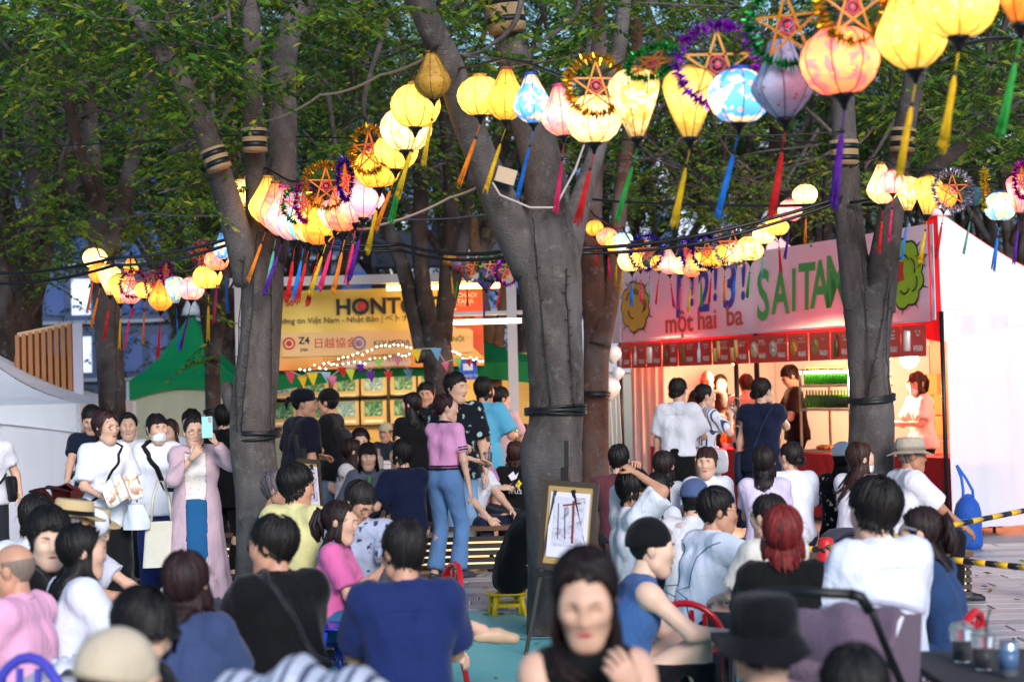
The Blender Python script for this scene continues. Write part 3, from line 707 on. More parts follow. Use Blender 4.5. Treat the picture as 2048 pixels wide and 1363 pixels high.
for i, a in enumerate([(408,505,24,'#d88098',30,0,16.3,'rose'),(332,545,24,'#b81c90',75,0,17.4,'magenta'),(306,570,26,'#e08098',65,0,17.8,'pink'),(266,568,26,'#c01c80',0,0,18.2,'purple')]):
    tinsel_star(S3, i, *a[:4], a[6], a[4], a[5], scol='#e0701c', cw=a[7])
for i, a in enumerate([(1610,390,53,'globe','cream','orange',17.2),(1580,421,53,'globe','pink','purple',17.4),(1555,450,52,'globe','yellow','red',17.6),(1528,469,48,'globe','cream','turquoise',17.8),(1500,497,60,'globe','floral','green',17.9),(1474,504,52,'globe','cream','blue',18.1),(1448,510,52,'globe','golden','orange',18.2),
    (1424,518,46,'globe','orange','red',18.4),(1403,523,46,'globe','yellow','green',18.5),(1384,528,44,'onion','coral','yellow',18.6),(1364,531,44,'globe','cream','pink',18.8),(1338,523,42,'onion','pink','pink',19),(1318,526,38,'globe','golden','red',19.1),(1300,520,36,'globe','unlit teal','turquoise',19.2),(1280,522,44,'globe','yellow','pink',19.3),(1262,520,56,'globe','cream','blue',19.4),(1246,492,42,'cone','blue','yellow',19.6),
    (1233,488,44,'globe','yellow','yellow',19.8),(1214,474,44,'globe','coral','pink',20),(1189,456,38,'globe','orange','red',20.2)]):
    lantern(S4, i, *a[:6], a[6], 2, .75)
for i, a in enumerate([(1466,492,38,'#c8c0d8',10,0,18,'silver'),(1414,504,32,'#2c1ca8',20,0,18.3,'indigo'),(1372,505,30,'#3c2cc0',70,0,18.6,'blue'),(1292,505,34,'#4838b0',-20,0,19,'violet')]):
    tinsel_star(S4, i, *a[:4], a[6], a[4], a[5], scol='#e0701c', cw=a[7])
for i, a in enumerate([(1764,368,66,'onion','cream','red',14.2),(1784,364,56,'globe','pink','pink',14.1),(1816,388,54,'cone','floral','blue',14.1),(1856,392,60,'cone','yellow','yellow',14.0),(1886,394,58,'globe','orange','red',14.0),(1944,392,50,'globe','unlit teal','turquoise',13.9),(2000,413,70,'globe','blue','blue',13.7),(2040,388,60,'cone','pink','purple',13.6)]):
    lantern(S5, i, *a[:6], a[6], 8, .8, 'left')
for i, a in enumerate([(1905,380,38,'#c8c0d0',0,0,13.8,'silver'),(1970,380,38,'#d0b428',72,0,13.7,'gold'),(2044,362,34,'#c01c90',50,0,13.4,'magenta')]):
    tinsel_star(S5, i, *a[:4], a[6], a[4], a[5], scol='#e0701c', side='left', cw=a[7])
for i, a in enumerate([(900,520,34,'globe','unlit amber','yellow',22.5),(917,530,32,'globe','unlit patterned','green',22.4),(934,538,34,'diamond','unlit red','red',22.3),(972,556,38,'diamond','unlit violet','purple',22),(1002,546,34,'globe','unlit patterned','red',21.8)]):
    lantern(S6, i, *a[:6], a[6], 2, .7, 'left')
for i, a in enumerate([(953,536,26,'#c0c0c8',0,0,22,'silver'),(985,535,28,'#1c9a50',10,0,21.9,'green'),(1014,545,24,'#a01cb0',20,0,21.7,'purple')]):
    tinsel_star(S6, i, *a[:4], a[6], a[4], a[5], scol='#e0901c', side='left', cw=a[7])
# ------------------------------------------------------------------ cables
def cable(label, pts, r=.011, sag=0, mat=None, n=10):
    b = MB(); P = []
    for i in range(len(pts)-1):
        for k in range(n):
            t = k/n; p = Vector(pts[i]).lerp(Vector(pts[i+1]), t); p.z -= sag*4*t*(1-t); P.append(p)
    P.append(Vector(pts[-1])); b.tube(P, r, 6); o = b.obj('cable', mat or BLACK); tag(o, label, 'cable', 'cables strung between the trees'); return o
for s, T in LANTERN_TOPS.items():
    T = sorted(T, key=lambda p: p.x/p.y)
    if s == S1: T = [at(905,140,13.0)]+T+[at(2120,-150,7)]
    if s == S2: T = T[:-1]+[at(868,96,12.5),at(905,70,12.6)]
    if s == S3: T = T+[at(480,450,14.9)]
    if s == S4: T = [at(1180,420,20.3)]+T+[at(1690,330,15.3)]
    if s == S5: T = [at(1700,335,15.0)]+T+[at(2110,330,13.4)]
    if s == S6: T = [at(880,500,23.5)]+T+[at(1050,520,21)]
    cable('black wire carrying the lanterns of '+s, T, .008, 0, None, 2)
cb = [('pair of black cables upper strand sagging from the left edge to the grey trunk', [at(-30,546,17),at(230,515,16.6),at(480,470,14.9)], .014, .04),
 ('pair of black cables lower strand sagging from the left edge to the grey trunk', [at(-30,566,17),at(230,530,16.6),at(480,480,14.9)], .014, .05),
 ('black cable from left trunk towards the central tree, upper strand', [at(560,462,14.8),at(800,488,15),at(1020,500,14)], .014, .05),
 ('black cable from left trunk towards the central tree, lower strand', [at(560,470,14.8),at(800,500,15),at(1020,512,14)], .012, .05),
 ('heavy black cable above the pink banner lanterns, upper strand', [at(1160,496,14.5),at(1400,470,15),at(1700,388,15.2)], .016, .02),
 ('heavy black cable above the pink banner lanterns, lower strand', [at(1160,506,14.5),at(1400,486,15),at(1700,396,15.2)], .014, .02),
 ('thin wire crossing the whole canopy, upper', [at(-60,296,17),at(500,268,15),at(900,274,14)], .006, .02),
 ('thin wire between the central and right trunks', [at(1100,280,14),at(1400,268,15),at(1690,262,15.2)], .006, .02),
 ('thin grey wire low across the canopy', [at(560,322,15),at(1000,318,14),at(1690,310,15.2)], .004, .02),
 ('dark cable behind the front tassels', [at(1160,396,20),at(1420,408,18),at(1690,406,15.4),at(1780,402,15.2)], .014, .02),
 ('black cable over the striped tent roof', [at(1700,405,15.1),at(1850,340,14.8),at(2100,300,14.5)], .012, .05),
 ('cable across the grove from the left edge', [at(-30,456,19),at(170,440,19.5),at(300,425,18),at(480,428,14.9)], .010, .02)]
for l,p,r,s in cb: cable(l,p,r,s)
cable('pale rope looping from the grey trunk up to the central limb', [at(520,245,14.2),at(640,190,13.8),at(760,150,13.4),at(890,90,12.9)], .009, .03, basic('#8d8478',.7))
cable('pale cable from the junction box down to the left string', [at(1005,345,13.0),at(900,395,13.4),at(760,450,13.8),at(700,455,13.9)], .009, .02, basic('#a89c94',.6))
cable('pale looped cable hanging under the junction box', [at(985,365,12.95),at(1000,390,12.95),at(1060,415,12.95),at(1110,415,13.0),at(1150,340,13.2),at(1168,290,13.4)], .008, .0, basic('#b0a49c',.6))
cable('dark violet strip cable under the lantern string', [at(560,462,15.3),at(760,436,15.3),at(1000,424,15.3)], .007, .03, basic('#4a4660',.5))
jb = MB().box(at(1012,352,12.98), (.13,.06,.1), Matrix.Rotation(R(18),3,'Y')).obj('junction_box', basic('#b59a80',.5)); tag(jb, 'beige junction box tied to the limb of the central tree', 'junction box')
# ================================================================== pink stall
SL, SR = Vector((1.53,28.2,0)), Vector((4.46,20.7,0)); SE = (SR-SL).normalized(); SLEN = (SR-SL).length; SN = Vector((-SE.y, SE.x, 0))
if SN.x < 0: SN = -SN
S_ANG = math.atan2(SE.y, SE.x)
SM = Matrix((SE, SN, (0,0,1))).transposed()          # stall axes: along the front, into the stall, up
def ST(s, t, z): return SL + SE*s + SN*t + Vector((0,0,z))
def st_s(px, t=0, y=720):
    lo, hi = -2, SLEN+3
    v = CM.to_3x3() @ Vector(((px-1024)/FPX, -(y-681.5)/FPX, -1)); k = v.x/v.y
    for _ in range(50):
        m = (lo+hi)/2; p = ST(m,t,0)
        if p.x/p.y < k: lo = m
        else: hi = m
    return lo
TW, TD = SLEN/2, 2.65
RED = cloth('#c01f2c', None, .7); WHITE = cloth('#e6e6ee', None, .8)
def canopy_mat(col, trans=.25):
    key = ('canopy', col)
    if key in _MC: return _MC[key]
    c = srgb(col); m, n, b = nmat('tent_fabric'); b.inputs['Roughness'].default_value = .65; b.inputs['Specular IOR Level'].default_value = .25
    a = mixc(n, noise(n, 1.5, 4), [x*.9 for x in c], [min(1,x*1.05) for x in c]); n.links.new(a, b.inputs['Base Color'])
    bump(n, b, noise(n, 2.2, 4, .55, stretch=(1,1,.3), dist=1.0), .5, .06)
    t = N(n, 'BsdfTranslucent'); n.links.new(a, t.inputs[0]); x = N(n, 'MixShader'); x.inputs[0].default_value = trans
    n.links.new(b.outputs[0], x.inputs[1]); n.links.new(t.outputs[0], x.inputs[2]); n.links.new(x.outputs[0], n.nodes['Material Output'].inputs[0])
    _MC[key] = m; return m
def roof_panel(b, a, c, pk, sag=.12, val=.3, n=10):
    """one triangular panel: eave corners a, c, peak pk, with a concave sweep and a scalloped valance below the eave"""
    a, c, pk = Vector(a), Vector(c), Vector(pk)
    def fn(u, v):
        e = a.lerp(c, u); p = e.lerp(pk, v); p.z -= sag*math.sin(math.pi*v)*(1+.2*math.sin(u*9)); return p
    b.grid(fn, n, 8)
    def fv(u, v):
        e = a.lerp(c, u); e.z -= v*(val - val*.55*math.sin(math.pi*u)); return e
    b.grid(fv, n*2, 2)
def tent(label, c0, ex, ey, eave, peak, cols, val=.3, leg='#d8d8e0', group=None):
    """c0 front-left corner, ex / ey edge vectors; cols: front, right, back, left panels"""
    c0, ex, ey = Vector(c0), Vector(ex), Vector(ey); root = empty('event_tent', c0, 0, label, 'tent', group)
    K = [c0, c0+ex, c0+ex+ey, c0+ey]; K = [Vector((p.x,p.y,eave))-c0 for p in K]; pk = (ex+ey)/2; pk.z = peak
    for i, col in enumerate(cols):
        b = MB(); roof_panel(b, K[i], K[(i+1)%4], pk, .1*(peak-eave)+.05, val); b.obj('roof_panel', canopy_mat(col), root)
    MB().lathe([(.16,-.06),(.13,.04),(.05,.22),(.015,.3)], 12, pk).obj('peak_cap', canopy_mat('#e8e8f0', .05), root)
    for p in K: MB().tube([(p.x,p.y,0),(p.x,p.y,eave)], .024, 10).obj('leg', basic(leg,.4,.2), root)
    return root, K, pk
def sheet(name, parent, p0, p1, z0, z1, mat, amp=.03, waves=7, nu=40, nv=6, ph=0, thick=0):
    """hanging cloth between two ground points with vertical folds"""
    p0, p1 = Vector(p0), Vector(p1); d = (p1-p0); nrm = Vector((-d.y,d.x,0)).normalized()
    def fn(u, v):
        f = amp*(math.sin(u*waves*6.28+ph+v*.8)*.6+math.sin(u*waves*2.7*6.28+ph*2)*.3)*(1-.6*v)
        p = p0+d*u+nrm*f; return (p.x, p.y, z0+(z1-z0)*v)
    return MB().grid(fn, nu, nv).obj(name, mat, parent)
rootR, KR, pkR = tent('red and white striped peak tent at the right end of the pink stall', ST(TW+.02,0,0), SE*TW, SN*TD, 2.34, 3.58, ('#d02232','#e6eaf0','#d02232','#e6eaf0'), .32, '#101014')
rootL, KL, pkL = tent('red and white peak tent behind the left half of the pink banner', ST(0,0,0), SE*(TW-.02), SN*TD, 2.34, 3.72, ('#c8202e','#e9e9f2','#c8202e','#e9e9f2'), .32, '#101014')
# walls hang inside the tents (parts of them)
o0 = Vector(rootR.location)
sheet('side_wall', rootR, SE*TW+SN*.06, SE*TW+SN*2.5, .08, 2.3, canopy_mat('#d8d6e0', .15), .05, 6)
sheet('back_wall', rootR, SN*2.47, SE*TW+SN*2.47, .05, 2.2, canopy_mat('#e2b494', .2), .03, 6)
sheet('back_wall', rootL, SN*2.47, SE*TW+SN*2.47, .05, 2.2, canopy_mat('#dfe0d2', .4), .02, 6)
sheet('side_wall', rootL, SN*.5, SN*2.47, .05, 2.2, canopy_mat('#dfe0d2', .4), .02, 5)
sheet('tied_curtain', rootL, SE*.1+SN*.1, SE*.75+SN*.35, .3, 2.0, canopy_mat('#e8c8c4', .3), .06, 5)
# the banner
pm, n, b = nmat('banner_print'); b.inputs['Roughness'].default_value = .5; c = mixc(n, noise(n, .8, 3), srgb('#f6d6e6'), srgb('#fde9f2')); n.links.new(c, b.inputs['Base Color']); bump(n, b, noise(n, 1.6, 3, .5, stretch=(1,1,.5), dist=1.5), .5, .06)
t = N(n, 'BsdfTranslucent'); n.links.new(c, t.inputs[0]); x = N(n, 'MixShader'); x.inputs[0].default_value = .35; n.links.new(b.outputs[0], x.inputs[1]); n.links.new(t.outputs[0], x.inputs[2]); n.links.new(x.outputs[0], n.nodes['Material Output'].inputs[0])
BZ0, BZ1 = 2.24, 3.25
ban = empty('stall_banner', ST(0,-.12,BZ0), S_ANG, 'long pink banner reading 1! 2! 3! SAITAMA above the food stall', 'banner'); BH = BZ1-BZ0
def banw(u, v): return .008*math.sin(u*21+v*3)*math.sin(v*3.0)+.004*math.sin(u*47+v*9)
MB().grid(lambda u,v: (u*SLEN, banw(u,v), v*BH+.02*math.sin(u*3.14)*(-1 if v > .5 else 0)), 90, 8).obj('banner_cloth', pm, ban)
MB().grid(lambda u,v: (.01+u*SLEN*.992, -.02+.0*u, (.003 if v<.5 else .02)), 4, 1).obj('hem', cloth('#d8d8ea'), ban)
FR = Matrix.Rotation(R(90),4,'X')
def decal(parent, me, x, z, off=-.018, rot=0, sx=1, sz=1, name='lettering'):
    o = link(name, me, parent, (x,off,z)); o.rotation_euler = (R(90), R(rot), 0); o.scale = (sx,sz,1); return o
def flat_poly(pts, mat, name, parent, x, z, off=-.05, sc=1, th=.002):
    b = MB(); b.poly([(p[0]*sc, 0, p[1]*sc) for p in pts], th, (0,-1,0)); return b.obj(name, mat, parent, (x,off,z))
purple = basic('#3a1cb4',.5,0,.12,3); green_l = basic('#4cb050',.5,0,.08,3); red_l = basic('#e0483c',.5,0,.05,3); ink = basic('#0a0a0c',.5)
fx = lambda px: st_s(px, -.12, 600)
for s_, px, z, size in (('1',1357,.56,.56),('!',1385,.62,.40),('2',1408,.56,.46),('!',1432,.66,.42),('3',1460,.60,.52),('!',1488,.66,.46)):
    decal(ban, text_mesh(s_, size*1.45, purple, .001, shear=.12, bold=.012), fx(px), z, -.015, 0, 1.05, 1.12)
for s_, px, z, size in (('S',1527,.42,.52),('A',1562,.44,.44),('I',1589,.45,.42),('T',1615,.47,.46),('A',1642,.48,.46),('M',1676,.49,.50),('A',1720,.50,.54)):
    decal(ban, text_mesh(s_, size*1.36, green_l, .001, shear=.08, bold=.014), fx(px), z, -.015, 0, 1.0, 1.2)
for s_, px, z in (('một',1358,.20),('hai',1415,.21),('ba',1470,.23)): decal(ban, text_mesh(s_, .36, red_l, .002, bold=.006), fx(px), z, -.018, 0, 1.35)
def cloud_blob(cx, cz, rx, rz, col, seed, lobes=9):
    r = random.Random(seed)
    def outline(k):
        pts = []
        for i in range(lobes*8):
            a = i/(lobes*8)*6.283; q = 1+.13*abs(math.sin(a*lobes/2+.4*math.sin(a*2)))-.05
            pts.append((math.cos(a)*rx*q*k, math.sin(a)*rz*q*k))
        return pts
    flat_poly(outline(1.07), ink, 'burst_outline', ban, cx, cz, -.014); flat_poly(outline(1.0), basic(col,.5,0,.2,6), 'burst', ban, cx, cz, -.017)
    for k in range(6):
        b = MB(); a = r.random()*6.28; q = r.uniform(.25,.6); p0 = (cx+math.cos(a)*rx*q, cz+math.sin(a)*rz*q)
        b.tube([(p0[0]+rx*.3*math.cos(a+t*.5),-.021,p0[1]+rz*.3*math.sin(a+t*.5)) for t in range(-2,3)], .009, 4); b.obj('ink_line', ink, ban)
    for k in range(10):
        a = k*.63+.2; w = .035
        if abs(math.sin(a)) < .35: continue
        p = [(cx+math.cos(a+w)*rx*1.16,-.016,cz+math.sin(a+w)*rz*1.1),(cx+math.cos(a-w)*rx*1.16,-.016,cz+math.sin(a-w)*rz*1.1),(cx+math.cos(a)*rx*1.5,-.016,cz+math.sin(a)*rz*1.3)]
        b = MB(); b.poly(p, .002, (0,-1,0)); b.obj('ink_line', ink, ban)
cloud_blob(fx(1272), .48, .42, .32, '#ffa010', 3)
cloud_blob(fx(1812), .52, .34, .34, '#a8d018', 4)
flat_poly([(math.cos(a)*(.16 if i%2 else .11), math.sin(a)*(.16 if i%2 else .11)) for i,a in enumerate([k*.628 for k in range(10)])], basic('#d03028',.5), 'burst_heart', ban, fx(1800), .55, -.022)
st = [(math.sin(k*.628)*(1 if k%2==0 else .42), math.cos(k*.628)*(1 if k%2==0 else .42)) for k in range(10)]
flat_poly([(x*.125,y*.125) for x,y in st], ink, 'star_outline', ban, fx(1848), .66, -.018); flat_poly([(x*.095,y*.095) for x,y in st], basic('#e8b020',.5), 'star', ban, fx(1848), .66, -.021)
decal(ban, text_mesh('♣', .3, ink), fx(1738), .62, -.018)
for px in (1242,1872):   # eyelet tape at the ends
    MB().box((fx(px),-.03,BH/2),(.06,.006,BH*.98)).obj('end_tape', cloth('#e8e4ee'), ban)
# menu posters
strip = empty('menu_strip', ST(.06,-.08,1.88), S_ANG, 'row of red laminated drink and food menu cards under the pink banner', 'menu strip')
mred = basic('#e01c28',.3,0,.18,4); wtxt = basic('#f2ece8',.4); npost = 16; pw = (SLEN-.2)/npost
kinds = ['tall','wine','can','bottle','reed','tall','glass','glass','food','food','food','food','bottle','food','bottle','can']
names = ['ネプモイ','ハノイ','ビール\n333','ビール\nSaigon\nspecial','さとうきび\nジュース','ネプモイ\nコーク','ハイボール\nコーク\nハイボール','ウーロンハイ\n緑茶ハイ','揚げ春巻\nスイートチリ','揚げ春巻\nパクチーソース','チキン\nスパイシー','フォー','ビール\nHanoi','バインミー','ビール\nSaigon\nspecial','ビール\n333']
price = ['¥300','¥500','¥500','¥500','¥500','¥300','¥500','¥500','¥600','¥600','¥600','¥600','¥500','¥600','¥500','¥500']
pmesh = MB().box((0,0,0),(pw-.012,.006,.335)).mesh('menu_card', mred); _txt = {}
def T(s, size, m, al='CENTER', bold=0):
    k = (s,size,m.name,al,bold)
    if k not in _txt: _txt[k] = text_mesh(s, size, m, .0008, al, 0, bold)
    return _txt[k]
for i in range(npost):
    c = link('menu_card', pmesh, strip, (pw*(i+.5), random.uniform(-.006,.006), .168)); c.rotation_euler = (random.uniform(-.04,.04),0,0)
    b = MB(); k = kinds[i]; x = -.1
    if k in ('tall','wine','bottle'):
        b.lathe([(.001,-.13),(.026,-.13),(.028,-.02),(.022,.03),(.010,.06),(.009,.13)], 12, (x,-.01,0)); m = basic({'tall':'#cdd6e8','wine':'#d8c8c0','bottle':'#3c4a1c'}[k],.3)
    elif k == 'can': b.lathe([(.034,-.11),(.046,-.10),(.046,.09),(.036,.11)], 14, (x,-.01,0)); m = basic('#d8d0cc',.3,.3)
    elif k == 'glass': b.lathe([(.036,-.12),(.05,.04),(.05,.05)], 14, (x-.03,-.01,-.01)); b.lathe([(.026,-.1),(.03,.12)], 12, (x+.05,-.008,.01)); m = basic('#d8a868',.3)
    elif k == 'reed':
        for q in range(7): b.tube([(x-.05+q*.017,-.008,-.12),(x-.05+q*.015,-.01,.12)], .008, 6)
        m = basic('#9a6a38',.6)
    else:
        b.ell((x,-.006,0),(.095,.004,.10),14,6)
        for q in range(9): b.ell((x+random.uniform(-.05,.05),-.014,random.uniform(-.05,.05)),(.03,.012,.03),7,5)
        m = basic(['#d8c0a0','#c8b8a8','#d89038','#b08850'][i%4],.6,0,.4,40)
    b.obj('product_photo', m, c)
    q = decal(c, T(names[i], .036, wtxt), .085, .075, -.005); decal(c, T(price[i], .085, wtxt, 'CENTER', .001), .09, -.085, -.005)
# fittings inside the stall
def counter(label, s0, s1, t0, t1, z, col):
    root = empty('counter', ST((s0+s1)/2,(t0+t1)/2,0), S_ANG, label, 'counter'); w, dp = s1-s0, t1-t0
    MB().box((0,0,z-.02),(w,dp,.04)).obj('table_top', basic('#b8a898',.5), root)
    def fn(u,v): 
        per = [(-w/2-.02,-dp/2-.02),(w/2+.02,-dp/2-.02),(w/2+.02,dp/2+.02),(-w/2-.02,dp/2+.02),(-w/2-.02,-dp/2-.02)]; k = min(int(u*4),3); f = u*4-k
        x = per[k][0]*(1-f)+per[k+1][0]*f; y = per[k][1]*(1-f)+per[k+1][1]*f; g = 1+.02*math.sin(u*120)*(1-v); return (x*g, y*g, .06+(z-.055)*v)
    MB().grid(fn, 96, 4).obj('table_cloth', cloth(col), root)
    MB().box((0,0,z+.005),(w+.04,dp+.04,.006)).obj('cloth_top', cloth(col), root)
    for sx in (-1,1):
        for sy in (-1,1): MB().tube([(sx*(w/2-.05),sy*(dp/2-.05),0),(sx*(w/2-.05),sy*(dp/2-.05),z-.04)], .016, 8).obj('leg', METAL_DARK, root)
    return root
counter('red cloth counter at the right end of the stall', st_s(1745,.2)+.1, SLEN-.12, .15, .75, .8, '#b0121c')
counter('red cloth counter under the glass showcase', st_s(1530,.2), st_s(1735,.2), .2, .8, .78, '#b0121c')
counter('red cloth counter at the left end of the stall', st_s(1300,.2), st_s(1500,.2), .2, .8, .78, '#b8202a')
# glass showcase with green bottles
s0, s1 = st_s(1606,.35), st_s(1704,.35); cw = s1-s0
sc_ = empty('showcase', ST((s0+s1)/2,.5,.80), S_ANG, 'glass food showcase with a shelf of green bottles on the counter', 'showcase')
alu = basic('#b8b4ac',.3,.7,.1,9); b = MB(); Hc = .98
for x in (-cw/2,cw/2):
    for y in (-.2,.2): b.bar((x,y,0),(x,y,Hc),.025)
for z in (.012,.50,.78,Hc): 
    for y in (-.2,.2): b.bar((-cw/2,y,z),(cw/2,y,z),.022)
    for x in (-cw/2,cw/2): b.bar((x,-.2,z),(x,.2,z),.022)
b.obj('frame', alu, sc_)
gm, n, b = nmat('clear_glass'); b.inputs['Roughness'].default_value = .05; b.inputs['Transmission Weight'].default_value = 1; b.inputs['IOR'].default_value = 1.05; b.inputs['Base Color'].default_value = (.93,.96,.95,1); CLEAR = gm
for y in (-.2,.2): MB().box((0,y*1.02,Hc/2),(cw-.03,.004,Hc-.04)).obj('pane', CLEAR, sc_)
MB().box((0,-.15,Hc-.03),(cw-.1,.03,.025)).obj('tube_lamp', emit('#fff0d0', 45), sc_)
for z in (.50,.78): MB().box((0,0,z+.014),(cw-.03,.38,.006)).obj('shelf', alu, sc_)
bg_, n, b = nmat('green_glass'); b.inputs['Base Color'].default_value = (*srgb('#5cc02c'),1); b.inputs['Transmission Weight'].default_value = .5; b.inputs['Roughness'].default_value = .12; b.inputs['Emission Color'].default_value = (*srgb('#4cae20'),1); b.inputs['Emission Strength'].default_value = .0; GREEN_GLASS = bg_
bm = MB().lathe([(.026,0),(.030,.01),(.030,.11),(.022,.14),(.011,.165),(.011,.20)], 10).mesh('glass_bottle', GREEN_GLASS); cm = MB().lathe([(.013,.198),(.013,.212)],8).mesh('bottle_cap', basic('#d8c030',.4,.4))
for z in (.80,.80):
    pass
nb = int(cw/.075); bi = 0
for row, z in enumerate((.80,.525)):
    for i in range(nb):
        p = ST(s0+.05+i*(cw-.1)/(nb-1), .36+.0*row, .80+z); o = link('glass_bottle', bm, None, p); link('bottle_cap', cm, o)
        tag(o, f'small green glass bottle, {ORD[i]} from the left on the {"top" if row == 0 else "lower"} showcase shelf', 'bottle', 'green bottles in the showcase')
for i in range(7):
    b = MB(); b.ell((0,0,.03),(.09,.05,.035),10,6); o = b.obj('bread_roll', basic('#c88848',.6,0,.3,20), None, ST(s0+.15+i*(cw-.3)/6, .5, .815)); o.rotation_euler = (0,0,random.random())
    tag(o, f'golden bread roll in the bottom of the showcase, {ORD[i]} from the left', 'bread roll', 'bread rolls in the showcase')
# lamps hung inside
for i, (px, py, dd, w) in enumerate(((1818,718,22.6,36),(1762,714,22.6,34),(1470,716,26.4,26))):  # third lamp is an addition, unseen behind the banner, to light the stall
    c = at(px,py,dd); r = w/2/scl(dd)
    root = empty('paper_lamp', c, 0, ('large glowing paper lamp above the masked server','glowing paper lamp partly behind the forked trunk','added glowing paper lamp, unseen behind the banner, over the left counter')[i], 'lamp')
    MB().lathe([(.03,-r*.98)]+[(r*math.sin(t*.314)*(1+.03*(-1)**t)+.004, -r*math.cos(t*.314)) for t in range(1,10)]+[(.03,r*.98)], 18).obj('paper_shade', emit('#ffd2a0', 14), root)
    MB().tube([(0,0,r*.95),(0,0,r+.25)], .006, 5).obj('flex', BLACK, root)
    L = bpy.data.lights.new('lamp_light', 'POINT'); L.energy = (190,180,300)[i]; L.color = (1,.52,.28); L.shadow_soft_size = .12; lo = bpy.data.objects.new('lamp_light', L); COL.objects.link(lo); lo.parent = root; lo.location = (0,0,-r-.14)
# cardboard boxes piled behind the server
for i, (px,py,w,h,dd) in enumerate(((1868,768,58,40,24.0),(1880,808,44,40,24.0),(1852,838,50,34,24.1),(1882,850,44,38,23.9))):
    s = scl(dd); c = at(px,py,dd); b = MB(); b.box((0,0,0),(w/s,.3,h/s)); o = b.obj('cardboard_box', basic('#b06c3a',.8,0,.15,6), None, c, S_ANG*0+.2); b2 = MB().box((0,-.152,0),(.05,.003,h/s)).obj('tape', basic('#8c5428',.5), o)
    tag(o, ('wide cardboard box on top of the pile behind the server','narrow cardboard box under the wide one at the right','cardboard box low in the pile beside the server','lowest cardboard box of the pile by the right pole')[i], 'box', 'cardboard boxes in the stall')
# shelf rack the boxes stand on
rk = empty('rack', at(1868,900,24.0), .2, 'low wire rack carrying the cardboard boxes in the stall', 'rack'); rk.location.z = 0; zt = at(1868,872,24.0).z-.02
b = MB(); b.box((0,0,zt-.02),(.62,.34,.03)); b.obj('shelf', alu, rk)
for x in (-.29,.29):
    for y in (-.15,.15): MB().tube([(x,y,0),(x,y,zt-.03)], .012, 6).obj('leg', alu, rk)
# jugs and tubs standing along the counters
for i, (px, t_, col, nm, lb) in enumerate(((1425,.5,'#f09a20','drink_dispenser','orange juice dispenser on the left counter beside the striped customer'),(1446,.5,'#e8c060','drink_dispenser','pale lemonade dispenser on the left counter'),(1466,.45,'#d86a20','drink_dispenser','dark orange tea dispenser at the right of the left counter'),(1545,.4,'#e8e0d8','food_tub','white food tub on the counter left of the showcase'),(1722,.4,'#e0d0c0','food_tub','cream food tub beside the forked trunk on the counter'),(1782,.4,'#e8e4e0','food_tub','white food tub in front of the server'),(1806,.35,'#d8a858','food_tub','ochre food tub at the server counter'))):
    s_ = st_s(px, t_, 850); root = empty(nm, ST(s_,t_,.80), 0, lb, 'dispenser' if nm == 'drink_dispenser' else 'tub')
    if nm == 'drink_dispenser':
        MB().lathe([(.085,.06),(.09,.065),(.09,.30),(.085,.31)], 16).obj('tank', basic(col,.15), root); MB().lathe([(.095,.31),(.095,.335),(.03,.36)], 16).obj('lid', PL('#e8e8ee'), root); MB().lathe([(.08,0),(.08,.06)], 16).obj('foot', PL('#c8c8d0'), root); MB().bar((0,-.09,.09),(0,-.13,.08),.016).obj('tap', METAL_DARK, root)
    else:
        MB().lathe([(.07,0),(.085,.01),(.10,.11),(.103,.115)], 16).obj('tub_body', PL(col), root); MB().lathe([(.106,.113),(.106,.125),(.02,.128)], 16).obj('lid', PL('#f0eee8'), root)
# middle front pole with cords
mp = empty('stall_pole', ST(st_s(1472,-.02),-.02,0), 0, 'black pole in the middle of the stall front with cords tied round it', 'pole')
MB().tube([(0,0,0),(0,0,2.15)], .03, 10).obj('shaft', METAL_DARK, mp)
b = MB()
for z in (.7,1.1,1.45): b.tube([(math.cos(t*.52)*.036, math.sin(t*.52)*.036, z+.01*math.sin(t)) for t in range(13)], .006, 5)
b.obj('cord', basic('#d8d8e0',.6), mp)
# blue weight bag tied to the right pole
wb = empty('weight_bag', at(1937,1078,19.1), 0, 'blue drawstring weight bag tied to the foot of the right tent pole', 'bag'); wb.location.z = .012
MB().lathe([(.11,0),(.135,.03),(.14,.10),(.128,.18),(.135,.27),(.128,.36),(.11,.43),(.075,.48),(.05,.505)], 18).obj('sack', cloth('#2050a8',None,.6), wb)
b = MB()
for z in (.12,.28): b.lathe([(.134,z-.015),(.134,z+.015)], 18)
b.obj('webbing', cloth('#3c78d0'), wb); [MB().tube([(sx_*.05,-.03,.47),(sx_*.045,-.04,.56),(-.03+sx_*.02,.0,.68),(-.08,.05,.80)], .014, 6, flat=.5).obj('strap', cloth('#2c60c0'), wb) for sx_ in (-1,1)]; b = MB().ell((.0,-.02,.50),(.05,.035,.03),10,6).obj('gathered_neck', cloth('#2458b4'), wb)

